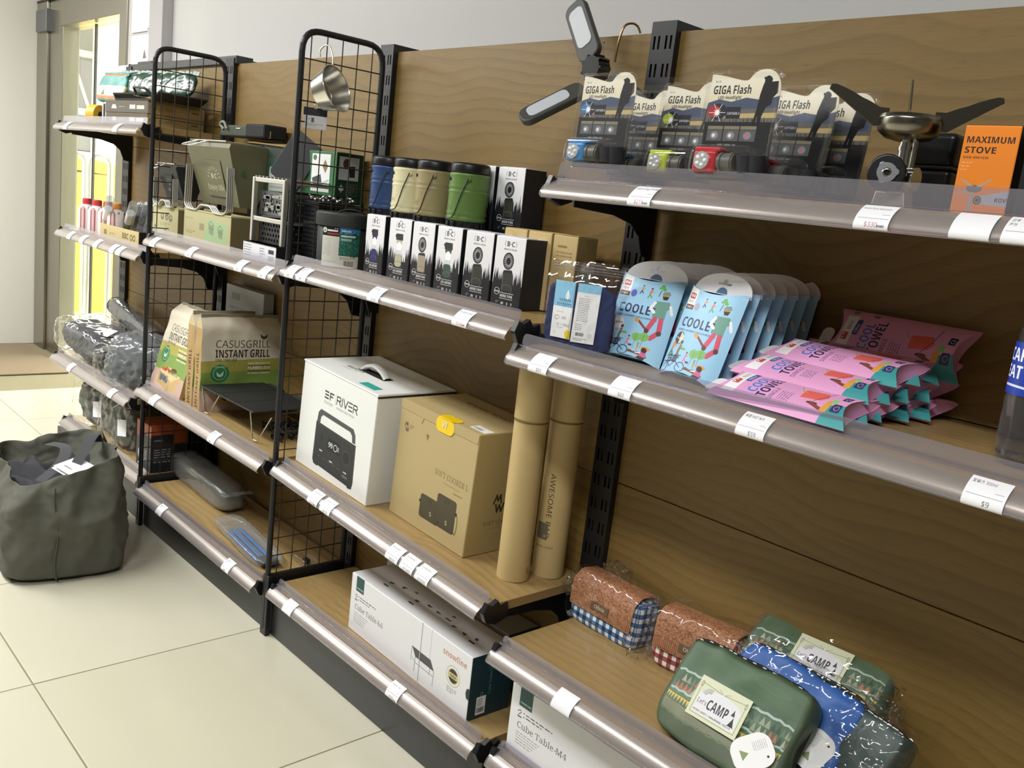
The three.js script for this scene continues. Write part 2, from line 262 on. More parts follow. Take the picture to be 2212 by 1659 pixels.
// ---------- the shelving ----------
const POST = [-0.02, 0.882, 1.784, 2.685, 3.59];
const BAY = [[0.0, 0.9], [0.9, 1.8], [1.8, 2.7], [2.7, 3.6]];
const bayWord = ['leftmost bay by the glass door', 'second bay from the glass door', 'third bay from the glass door', 'bay nearest the camera'];
const SH = { // lip y, lip z, rail left gap, rail right gap, tilt
  A1: [0, 1.282, 0.300, 0.030, 0.029, 0, 'topmost'], A2: [0, 0.885, 0.290, 0.032, 0.027, 0, 'second'], A3: [0, 0.398, 0.304, 0.045, 0.047, 0, 'third'], A4: [0, 0.129, 0.264, 0.037, 0.033, 0, 'bottom'],
  B1: [1, 0.945, 0.290, 0.029, 0.021, 0, 'topmost'], B2: [1, 0.455, 0.300, 0.024, 0.019, -0.012, 'middle'], B3: [1, 0.114, 0.2915, 0.028, 0.033, -0.010, 'bottom'],
  C1: [2, 0.965, 0.3015, 0.035, 0.037, -0.006, 'topmost'], C2: [2, 0.4413, 0.295, 0.041, 0.040, -0.0535, 'middle'], C3: [2, 0.1223, 0.280, 0.031, 0.033, 0, 'bottom'],
  D1: [3, 1.2168, 0.3136, 0.021, 0.03, 0, 'topmost'], D2: [3, 0.929, 0.3332, 0.003, 0.03, 0, 'middle'], D3: [3, 0.369, 0.313, 0.022, 0.03, 0, 'low'], D4: [3, 0.146, 0.2873, 0.024, 0.03, 0, 'bottom'],
};
const TOP = (k, x = 0) => { const s = SH[k], xc = (BAY[s[0]][0] + BAY[s[0]][1]) / 2; return s[1] + 0.031 + (x ? s[5] * (x - xc) : 0); };
// posts
{
  const slots = []; for (let y = 0.16; y < 1.54; y += 0.05) for (const sx of [-0.0195, -0.0085, 0.0085, 0.0195]) slots.push([[sx - 0.0024, y], [sx + 0.0024, y], [sx + 0.0024, y + 0.024], [sx - 0.0024, y + 0.024]]);
  const face = ext([[-0.029, 0], [0.029, 0], [0.029, 1.56], [-0.029, 1.56]], 0.003, 0, slots);
  const body = merge([at(box(0.004, 1.56, 0.085), -0.027, 0.78, -0.044), at(box(0.004, 1.56, 0.085), 0.027, 0.78, -0.044), at(box(0.004, 1.56, 0.08), 0, 0.78, -0.042), at(box(0.056, 1.56, 0.004), 0, 0.78, -0.085), at(box(0.056, 0.004, 0.085), 0, 1.557, -0.044)]);
  const words = ['far end of the shelves beside the glass door', 'left grid panel', 'grid panel with the hanging steel cup', 'folding lamp and headlamp packs'];
  POST.slice(0, 4).forEach((x, i) => { const t = thing('upright_post', `black slotted steel upright at the ${words[i]}`, 'upright', [x, 0, 0.012]); part('slotted_face', face, M.black, t); part('channel', body, M.black, t); part('foot', rbox(0.05, 0.1, 0.24, 0.003), M.black, t, [0, 0.05, 0.115]); });
}
// wood back panels, plank by plank
BAY.forEach(([x0, x1], b) => {
  const t = thing('back_panel', `oak-look plank back panel of the ${bayWord[b]}`, 'back panel', [(x0 + x1) / 2, 0, 0]);
  const ys = [0.1, 0.385, 0.675, 0.963, 1.252, 1.545], xl = b ? 0.0 : 0, w = x1 - x0;
  for (let i = 0; i + 1 < ys.length; i++) { const h = ys[i + 1] - ys[i] - 0.0015; part('plank', uvBox(rbox(w + (b === 3 ? 0.1 : -0.002), h, 0.018, 0.0012, 1), 1.8, 0.9, rr(0, 1), rr(0, 1)), woodPanel, t, [b === 3 ? 0.05 : 0, ys[i] + h / 2, -0.0105]); }
});
{ const t = thing('top_rail', 'black steel cap rail along the top of the leftmost back panel', 'rail', [0.45, 1.555, -0.02]); part('cap', rbox(0.94, 0.026, 0.06, 0.003), std(0x36383a, 0.4), t); part('end_plug', rbox(0.012, 0.03, 0.064, 0.003), M.black, t, [-0.474, 0, 0]); }
// shelves
const railProfile = [[0, 0.0], [0.0035, 0.003], [0.0025, 0.009], [-0.0015, 0.0155], [-0.0075, 0.0215], [-0.0155, 0.0268], [-0.0235, 0.0303], [-0.029, 0.0312], [-0.0335, 0.0318]];
function ribbon(pr, x0, x1, th = 0.0012) { // profile in (z,y) swept along x, with thickness
  const n = pr.length, out = [], nor = pr.map((p, i) => { const a = pr[Math.max(0, i - 1)], b = pr[Math.min(n - 1, i + 1)], dz = b[0] - a[0], dy = b[1] - a[1], l = Math.hypot(dz, dy); return [dy / l, -dz / l]; });
  const outer = pr, inner = pr.map((p, i) => [p[0] - nor[i][0] * th, p[1] - nor[i][1] * th]);
  const s = new THREE.Shape([...outer, ...inner.reverse()].map((p) => new THREE.Vector2(p[0], p[1])));
  const g = new THREE.ExtrudeGeometry(s, { depth: x1 - x0, bevelEnabled: false }); g.rotateY(PI / 2); // x<-z... shape x -> -z
  const q = g.attributes.position; for (let i = 0; i < q.count; i++) q.setXYZ(i, q.getX(i) + x0, q.getY(i), -q.getZ(i));
  const ix = g.index; if (ix) { for (let i = 0; i < ix.count; i += 3) { const a = ix.getX(i); ix.setX(i, ix.getX(i + 2)); ix.setX(i + 2, a); } } else { for (let i = 0; i < q.count; i += 3) for (const k of ['position', 'uv', 'normal']) { const A = g.attributes[k]; for (let c = 0; c < A.itemSize; c++) { const v = A.getComponent(i, c); A.setComponent(i, c, A.getComponent(i + 2, c)); A.setComponent(i + 2, c, v); } } }
  let gg = g; gg.deleteAttribute('normal'); gg.deleteAttribute('uv'); gg = mergeVertices(gg, 1e-6); gg = gg.toNonIndexed(); gg.computeVertexNormals(); return gg;
}
function smoothRibbon(pr, x0, x1) { // double skin with smooth normals along the curve
  const c = new THREE.CatmullRomCurve3(pr.map((p) => V(0, p[1], p[0]))), N = 40, pos = [], nor = [], idx = [];
  for (let i = 0; i <= N; i++) { const p = c.getPoint(i / N), t = c.getTangent(i / N); for (const x of [x0, x1]) { pos.push(x, p.y, p.z); nor.push(0, -t.z, t.y); } }
  const g = new THREE.BufferGeometry(); const base = pos.length / 3;
  for (let i = 0; i < N; i++) { const a = i * 2; idx.push(a, a + 1, a + 3, a, a + 3, a + 2); }
  for (let i = 0; i <= N; i++) { const p = c.getPoint(i / N), t = c.getTangent(i / N); for (const x of [x0, x1]) { pos.push(x, p.y + t.z * 0.0012, p.z - t.y * 0.0012); nor.push(0, t.z, -t.y); } }
  for (let i = 0; i < N; i++) { const a = base + i * 2; idx.push(a, a + 3, a + 1, a, a + 2, a + 3); }
  for (const k of [0, 1]) for (let i = 0; i < N; i++) { const a = i * 2 + k, b = base + i * 2 + k; k ? idx.push(a, b, b + 2, a, b + 2, a + 2) : idx.push(a, b + 2, b, a, a + 2, b + 2); }
  g.setAttribute('position', new THREE.Float32BufferAttribute(pos, 3)); g.setAttribute('normal', new THREE.Float32BufferAttribute(nor, 3)); g.setAttribute('uv', new THREE.Float32BufferAttribute(pos.flatMap((v, i) => (i % 3 === 0 ? [v, pos[i + 1]] : [])), 2)); g.setIndex(idx); return g;
}
const bracketGeo = ext([[0, 0], [0.225, 0], [0.225, -0.02], [0.12, -0.026], [0.07, -0.038], [0.045, -0.058], [0.03, -0.095], [0, -0.1]], 0.004, 0.0008).rotateY(-PI / 2);
const clipGeo = (z) => ext([[-0.06, 0.0], [-0.055, 0.018], [-0.04, 0.012], [-0.03, 0.026], [-0.016, 0.018], [-0.004, 0.024], [0.004, 0.006], [-0.006, -0.014], [-0.03, -0.022], [-0.055, -0.014]], 0.012, 0.001).rotateY(-PI / 2);
const shelfGroup = {};
for (const k in SH) {
  const [b, y, z, gl, gr, tilt, word] = SH[k], [x0, x1] = BAY[b], xc = (x0 + x1) / 2, w = x1 - x0, far = b === 3 ? 0.1 : 0;
  const t = thing('shelf', `${word} oak-look shelf with clear price rail in the ${bayWord[b]}`, 'shelf', [xc, y + 0.031, 0]);
  t.rotation.z = Math.atan(tilt); shelfGroup[k] = t;
  const zf = z - 0.036, bl = -w / 2 + gl - 0.006, br = w / 2 - 0.03 + far;
  part('board', uvBox(rbox(br - bl, 0.02, zf - 0.006, 0.001, 1), 1.8, 0.9, rr(0, 1), rr(0, 1)), woodBoard, t, [(bl + br) / 2, -0.01, (zf + 0.006) / 2]);
  const rail = part('price_rail', smoothRibbon(railProfile.map((p) => [p[0] + z, p[1] - 0.031]), -w / 2 + gl, w / 2 - gr + far), M.rail, t);
  part('silver_insert', smoothRibbon(railProfile.slice(0, 6).map((p) => [p[0] + z - 0.0022, p[1] - 0.0322]), -w / 2 + gl + 0.002, w / 2 - gr + far - 0.002), M.silver, t);
  const finH = k === 'D1' ? 0.03 : k[1] === '1' || k === 'D2' ? 0.022 : 0.017;
  part('clear_fin', at(ext(roundRect(w - gl - gr - 0.006 + far, finH, 0.008), 0.0014), (gl - gr + far) / 2, finH / 2 + 0.0005, 0, -0.18).translate(0, 0, z - 0.0335), M.railFin, rail);
  part('rail_bead', merge([at(cyl(0.0011, 0.0011, w - gl - gr + far, 8), (gl - gr + far) / 2, -0.031, z, 0, 0, PI / 2), at(cyl(0.0009, 0.0009, w - gl - gr + far, 8), (gl - gr + far) / 2, -0.0272, z + 0.003, 0, 0, PI / 2), at(cyl(0.0008, 0.0008, w - gl - gr + far, 8), (gl - gr + far) / 2, 0.0012, z - 0.03, 0, 0, PI / 2)]), M.railFin, rail);
  if (k !== 'A4' && k !== 'B3' && k !== 'C3' && k !== 'D4') for (const s of [bl + 0.012, br - 0.012]) part('bracket', bracketGeo, M.black, t, [s, -0.0215, 0.012]);
  for (const s of [-w / 2 + gl + 0.004, w / 2 - gr + far + 0.008]) part('rail_clip', clipGeo(z), M.blackPlastic, t, [s, -0.02, z - 0.012]);
}
// base fronts
BAY.forEach(([x0, x1], b) => {
  const top = [0.137, 0.122, 0.13, 0.154][b], t = thing('kick_plate', `black steel base front under the ${bayWord[b]}`, 'base front', [(x0 + x1) / 2 - 0.004, 0, 0.248]);
  part('plate', rbox(x1 - x0 - 0.035 + (b === 3 ? 0.1 : 0), top - 0.004, 0.004, 0.0015, 1), M.kick, t, [b === 3 ? 0.05 : 0, top / 2 + 0.001, 0]); part('floor_flange', rbox(x1 - x0 - 0.04, 0.004, 0.03, 0.001, 1), M.kick, t, [0, 0.003, -0.014]);
});
// wire grid panels standing between the bays
[[0.9, 'left black wire grid panel standing between the first and second bays'], [1.8, 'black wire grid panel the steel cup hangs on']].forEach(([x, label], gi) => {
  const t = thing('wire_grid_panel', label, 'grid panel', [x, 0, 0]), zf = 0.262, zb = 0.034, yb = 0.19, yt = 1.548;
  part('frame', polyWire([V(0, 0.02, zf), V(0, yt, zf), V(0, yt, zb), V(0, yb - 0.06, zb)], 0.0075, 0.05, 10), M.black, t);
  part('bottom_bar', rbox(0.014, 0.03, zf - zb, 0.002), M.black, t, [0, yb - 0.035, (zf + zb) / 2]);
  part('foot_post', rbox(0.03, 0.17, 0.014, 0.002), M.black, t, [0, 0.085, zf - 0.001]);
  for (let i = 0; i < 5; i++) { const z = zf - 0.022 - i * 0.043; part('upright_wire', rod(V(0.003, yb - 0.03, z), V(0.003, yt - (i ? 0.004 : 0.014), z), 0.0016, 6), std(0x2a2118, 0.5), t); }
  for (let i = 0; i < 28; i++) { const y = yt - 0.066 - i * 0.0485; if (y < yb) break; part('cross_wire', rod(V(0, y, zb), V(0, y, zf), 0.0016, 6), std(0x2a2118, 0.5), t); }
});

// ---------- price tags on the rails ----------
const HAN = { // small stroke drawings on a 10 x 10 grid
  '冰': [[1, 2, 2, 3], [1, 7, 3, 5], [6, 1, 6, 9], [3, 4, 5, 4], [5, 4, 3, 8], [9, 3, 7, 5], [6, 4, 9, 9]], '巾': [[2, 3, 8, 3], [2, 3, 2, 8], [8, 3, 8, 7], [5, 1, 5, 9]],
  '力': [[2, 3, 8, 3], [8, 3, 7, 9], [5, 1, 2, 9]], '國': [[1, 1, 9, 1], [1, 1, 1, 9], [9, 1, 9, 9], [1, 9, 9, 9], [3, 3, 8, 3], [3, 5, 5, 5], [3, 5, 3, 7], [5, 5, 5, 7], [3, 7, 5, 7], [6, 2, 8, 8]],
  '日': [[2, 1, 8, 1], [2, 1, 2, 9], [8, 1, 8, 9], [2, 5, 8, 5], [2, 9, 8, 9]], '外': [[3, 1, 1, 5], [3, 3, 5, 3], [5, 3, 2, 9], [7, 1, 7, 9], [7, 4, 9, 6]], '本': [[1, 3, 9, 3], [5, 1, 5, 9], [5, 3, 1, 7], [5, 3, 9, 7], [3, 7, 7, 7]],
  '韓': [[1, 2, 4, 2], [2.5, 1, 2.5, 9], [1, 4, 4, 4], [1, 6, 4, 6], [1, 4, 1, 6], [4, 4, 4, 6], [1, 8, 4, 8], [5, 2, 9, 2], [5, 4, 9, 4], [6, 4, 6, 6], [8, 4, 8, 6], [5, 6, 9, 6], [5, 8, 9, 8], [7, 6, 7, 9]],
  '寶': [[1, 2, 9, 2], [5, 1, 5, 2], [2, 4, 5, 4], [3.5, 3, 3.5, 6], [6, 4, 9, 4], [3, 6, 7, 6], [3, 6, 3, 8.5], [7, 6, 7, 8.5], [3, 7.3, 7, 7.3], [3, 8.5, 1, 9.5], [7, 8.5, 9, 9.5]],
  '礦': [[1, 2, 4, 2], [2, 2, 1, 6], [2, 5, 4, 5], [2, 5, 2, 8], [4, 5, 4, 8], [2, 8, 4, 8], [5, 2, 9, 2], [5, 2, 5, 9], [6, 4, 9, 4], [6.5, 5, 9, 5], [6.5, 7, 9, 7], [6, 9, 6.5, 8], [8.5, 8, 9, 9]],
  '戶': [[3, 1, 7, 1], [2, 3, 8, 3], [2, 3, 2, 9], [8, 3, 8, 5], [2, 5, 8, 5]], '頭': [[1, 2, 4, 2], [1, 4, 4, 4], [1, 6, 4, 6], [1, 8, 4, 8], [5, 1, 9, 1], [6, 3, 6, 8], [9, 3, 9, 8], [6, 3, 9, 3], [6, 5, 9, 5], [6, 7, 9, 7]], '燈': [[2, 1, 2, 6], [1, 3, 1, 5], [2, 6, 1, 9], [2, 6, 4, 9], [5, 2, 9, 2], [5, 4, 9, 4], [6, 5, 8, 5], [6, 7, 8, 7], [5, 9, 9, 9]],
  '野': [[1, 1, 4, 1], [1, 1, 1, 5], [4, 1, 4, 5], [1, 3, 4, 3], [1, 5, 4, 5], [2.5, 1, 2.5, 9], [1, 7, 4, 7], [1, 9, 4, 9], [6, 1, 9, 1], [7, 3, 9, 5], [5, 5, 9, 5], [7, 5, 7, 9]], '餐': [[1, 2, 4, 2], [2, 1, 4, 5], [6, 2, 9, 5], [5, 4, 1, 7], [5, 4, 9, 7], [3, 6, 7, 6], [3, 8, 7, 8], [3, 6, 3, 9], [7, 6, 7, 9]], '墊': [[1, 2, 5, 2], [3, 1, 3, 5], [1, 4, 5, 4], [6, 2, 9, 2], [9, 2, 9, 5], [2, 7, 8, 7], [5, 5, 5, 9], [1, 9, 9, 9]],
};
function TXT(g, s, x, y, size, color) { // latin and stroke-drawn characters on one line
  for (const ch of s) { if (HAN[ch]) { for (const k of HAN[ch]) L(g, color, size * 0.085, [[x + k[0] * size * 0.095, y - size * 0.86 + k[1] * size * 0.095], [x + k[2] * size * 0.095, y - size * 0.86 + k[3] * size * 0.095]]); x += size * 1.02; } else { T(g, ch, x, y, size, color); x += g.measureText(ch).width; } }
}
const TAGS = { // shelf: [x, title, price, old price]
  A1: [[0.176], [0.684]], A2: [[0.204], [0.345], [0.494], [0.655], [0.716]], A3: [[0.28], [0.715]],
  B1: [[1.007], [1.279], [1.593], [1.727]], B2: [[1.074], [1.505]], B3: [[1.141], [1.617]],
  C1: [[1.884], [1.941], [2.243, 'LED Lantern', '$140'], [2.534, 'Soto Titanium Tri Digital', '$368', '$400']],
  C2: [[2.053, 'EcoFlow River 600', '$3980', '$4200'], [2.11, 'EcoFlow River 600 Max', '$4790'], [2.383, 'Zero Breeze Mark 2 + 電', '$8500'], [2.436, 'Zero Breeze Mark 2 + 電', '$12400'], [2.489, 'Zero Breeze Mark 2 + 電', '$16300']],
  C3: [[1.943, '', ''], [2.408, 'Snowline Cube', '$840', '$950']],
  D1: [[2.937, 'Captain Stag 戶外頭燈', '$219', '$350'], [3.303, 'Kovea Stove Maximum', '$330', '$345'], [3.419, '', ''], [3.475, '日本', '', '', '戶外']],
  D2: [[2.786, '', '$89'], [2.967, '', '$60'], [3.199, '韓國 NRIT 冰巾', '$59'], [3.499, '寶礦力 500ml', '$9']], D3: [[2.917, 'Olivia 戶外野餐墊', '$78', '$98']],
};
{
  const flat = []; for (const k in TAGS) for (const t of TAGS[k]) flat.push([k, ...t]);
  const NX = 6, CW = 256, CH = 184, atlas = cvs(NX * CW, 1104, (g, w, h) => {
    R(g, '#f1f1f4', 0, 0, w, h);
    flat.forEach(([k, x, title, price, old, second], i) => {
      const X = (i % NX) * CW, Y = Math.floor(i / NX) * CH; g.save(); g.beginPath(); g.rect(X, Y, CW, CH); g.clip();
      if (title === '' && price === '') { g.restore(); return; }
      if (title === undefined) { fine(g, X + 18, Y + 24, 190, 1, 12, '#77777f', 8); fine(g, X + 18, Y + 46, 110, 1, 12, '#77777f', 8); R(g, '#9a9aa4', X + 14, Y + 104, CW - 30, 3); fine(g, X + 90, Y + 132, 90, 1, 20, '#8a8a92', 16); }
      else {
        if (title) TXT(g, title, X + 16, Y + 40, title.length > 18 ? 20 : 25, '#4a4a55'); if (second) TXT(g, second, X + 16, Y + 72, 25, '#4a4a55');
        R(g, '#9a9aa4', X + 180, Y + 74, 56, 3); R(g, '#8d8d97', X + 14, Y + 102, CW - 30, 3);
        if (price) T(g, price, X + (old ? 128 : 150), Y + 158, 44, old ? '#a8686c' : '#55555e', 'sans-serif', old ? 'center' : 'center'); if (old) { T(g, old, X + 200, Y + 158, 24, '#3c3c44', 'sans-serif bold', 'center'); R(g, '#3c3c44', X + 172, Y + 148, 58, 3); }
      }
      g.restore();
    });
  });
  const tagMat = printed(atlas, 0.5);
  const curve = new THREE.CatmullRomCurve3(railProfile.map((p) => V(0, p[1] - 0.031, p[0])));
  const where = { A1: 'topmost rail by the glass door', A2: 'second rail by the glass door', A3: 'third rail by the glass door', B1: 'rail under the folding grills', B2: 'rail under the grill bags', B3: 'rail below the wrapped bundle', C1: 'rail under the lantern boxes', C2: 'rail under the tan carton', C3: 'rail before the long table carton', D1: 'rail under the headlamp packs', D2: 'rail under the pink packs', D3: 'rail before the picnic mats' };
  const ord = ['leftmost', 'second from left', 'third from left', 'fourth from left', 'fifth from left'];
  let i = 0; const seen = {};
  for (const [k, x, title, price, old] of flat) {
    const [b, y, z] = SH[k], w = 0.0445, N = 8, pos = [], nor = [], uv = [], idx = [];
    for (let j = 0; j <= N; j++) { const s = 0.045 + 0.66 * j / N, p = curve.getPoint(s), tg = curve.getTangent(s), o = 0.0011; for (const sx of [-0.5, 0.5]) for (const side of [1, 0]) { const oo = side ? o : o - 0.0005; pos.push(sx * w, p.y - tg.z * oo, p.z + z + tg.y * oo); nor.push(0, (side ? -1 : 1) * tg.z, (side ? 1 : -1) * tg.y); uv.push(((i % NX) + sx + 0.5) / NX, 1 - (Math.floor(i / NX) * CH + CH * (1 - j / N)) / 1104); } }
    for (let j = 0; j < N; j++) { const a = j * 4; idx.push(a, a + 2, a + 6, a, a + 6, a + 4, a + 1, a + 7, a + 3, a + 1, a + 5, a + 7); }
    const g = new THREE.BufferGeometry(); g.setAttribute('position', new THREE.Float32BufferAttribute(pos, 3)); g.setAttribute('normal', new THREE.Float32BufferAttribute(nor, 3)); g.setAttribute('uv', new THREE.Float32BufferAttribute(uv, 2)); g.setIndex(idx);
    const s = shelfGroup[k], xc = s.position.x; const c = seen[k] = (seen[k] ?? -1) + 1, n = TAGS[k].length;
    const m = solo('price_tag', '', 'price tag', g, tagMat);
    m.userData.label = (price ? `white tag reading ${price.replace('$', '')} dollars` : title === '' ? 'blank white tag' : 'white price tag') + ` ${n > 1 ? ord[c] : 'alone'} on ${where[k].startsWith('rail') || where[k].startsWith('lowest') ? 'the ' + where[k] : 'the ' + where[k]}`;
    m.userData.group = 'price tags on the shelf rails';
    m.position.set(xc + (x - xc), s.position.y + Math.tan(s.rotation.z) * (x - xc), 0); m.rotation.z = s.rotation.z; i++;
  }
}

// ---------- cartons ----------
function carton(name, label, { x, y, z, w, h, d, yaw = 0, side, faces = {}, group, r = 0.0025, category = 'box', flaps = false, roll = 0 }) { // x,z: middle of the front bottom edge
  const t = thing(name, label, category, [x, y, z], yaw, group); if (roll) t.rotation.z = roll;
  const order = ['px', 'nx', 'py', 'ny', 'pz', 'nz'].map((k) => faces[k] ?? side);
  part('carton_body', rbox(w, h, d, r, 2), order, t, [0, h / 2, -d / 2]);
  if (flaps) { part('top_flap', box(w - 0.004, 0.0014, d / 2 - 0.001), faces.py ?? side, t, [0, h + 0.0007, -d / 4]); part('top_flap', box(w - 0.004, 0.0014, d / 2 - 0.001), side, t, [0, h + 0.0007, -d * 0.75]); }
  return t;
}
// white power station carton
{
  const white = std(0xeceeea, 0.5), front = cvs(800, 640, (g, w, h) => {
    R(g, '#eceeea', 0, 0, w, h);
    const ef = (x, y, s) => { for (const k of [0, 14, 28]) R(g, '#3a3c40', x + (k === 14 ? 4 : 0), y + k * s, 34 * s - (k === 14 ? 4 : 0), 7 * s); R(g, '#3a3c40', x + 42 * s, y, 7 * s, 36 * s); R(g, '#3a3c40', x + 42 * s, y, 34 * s, 7 * s); R(g, '#3a3c40', x + 42 * s, y + 14 * s, 26 * s, 7 * s); };
    g.save(); g.translate(262, 112); ef(0, 0, 1.35); R(g, '#555', 122, -10, 2, 70); g.fillStyle = '#3a3c40';
    const st = (pts) => L(g, '#3a3c40', 8, pts); let x = 138; st([[x, 48], [x, 2], [x + 34, 2], [x + 40, 14], [x + 34, 24], [x + 6, 24]]); st([[x + 22, 26], [x + 42, 48]]); st([[x + 56, 0], [x + 56, 48]]); st([[x + 70, 0], [x + 92, 48], [x + 114, 0]]); for (const k of [2, 24, 46]) st([[x + 126, k], [x + 162, k]]); st([[x + 176, 48], [x + 176, 2], [x + 210, 2], [x + 216, 14], [x + 210, 24], [x + 182, 24]]); st([[x + 198, 26], [x + 218, 48]]);
    T(g, 'ECOFLOW', 0, 78, 21, '#555'); T(g, 'PORTABLE POWER STATION', 138, 78, 18, '#666', 'sans-serif', 'left', 190); g.restore();
    // the machine on the print
    P(g, '#4c4e50', [[206, 330], [214, 262], [240, 236], [600, 250], [626, 280], [634, 330], [600, 330], [592, 292], [570, 276], [268, 266], [248, 284], [242, 330]]); P(g, '#333537', [[200, 320], [642, 336], [650, 560], [640, 600], [600, 606], [590, 596], [262, 582], [250, 590], [210, 584], [194, 560]]);
    P(g, '#2a2c2e', [[216, 336], [630, 350], [636, 560], [208, 548]]); P(g, '#0d0e10', [[346, 378], [482, 382], [484, 456], [346, 452]]); T(g, '99', 356, 434, 44, '#d8e2ea', 'sans-serif bold'); RING(g, '#d8e2ea', 5, 434, 420, 19); R(g, '#88929a', 458, 404, 16, 30); C(g, '#1b1c1e', 556, 440, 40); RING(g, '#55585b', 3, 556, 440, 40); C(g, '#17181a', 278, 406, 16, 22); for (const [a, b] of [[262, 478], [382, 510], [540, 524]]) R(g, '#c7ccd0', a, b, 34, 9); for (let i = 0; i < 6; i++) R(g, '#5b5e61', 250 + i * 56, 520 + i * 2, 28, 4); T(g, 'RIVER', 560, 560, 20, '#8e9296', 'sans-serif bold', 'center');
  }), top = cvs(640, 470, (g, w, h) => { R(g, '#eceeea', 0, 0, w, h); g.save(); g.translate(150, 320); T(g, 'AMPLIFY', 0, 0, 34, '#3c3e40', 'sans-serif bold'); fine(g, 4, 14, 120, 2, 10, '#777', 3); g.restore(); R(g, '#2aa7a0', 440, 388, 128, 56); RING(g, '#8fd6d2', 2, 504, 416, 18); });
  const t = carton('power_station_carton', 'large white carton with a printed power station and a carry handle', { x: 2.005, y: TOP('C2', 2.005), z: 0.228, w: 0.33, h: 0.266, d: 0.222, side: white, faces: { pz: printed(front, 0.45), py: printed(top, 0.5) }, roll: Math.atan(-0.0535) });
  part('lid_edge', rbox(0.334, 0.004, 0.226, 0.0015), white, t, [0, 0.2668, -0.1115]); part('lid_top_print', box(0.33, 0.0008, 0.222), printed(top, 0.5), t, [0, 0.2692, -0.1115]); part('lid_gap', box(0.0022, 0.0035, 0.222), M.black, t, [0.1652, 0.2625, -0.111]);
  part('carry_handle', wire([V(-0.052, 0.27, 0), V(-0.03, 0.283, 0), V(0, 0.29, 0), V(0.03, 0.283, 0), V(0.052, 0.27, 0)], 0.006).scale(1, 1, 1.9), std(0xe2e4e0, 0.4), t, [0.005, 0, -0.098]); part('handle_slot', rbox(0.116, 0.0012, 0.03, 0.0005), M.dark, t, [0.005, 0.2694, -0.098]);
}
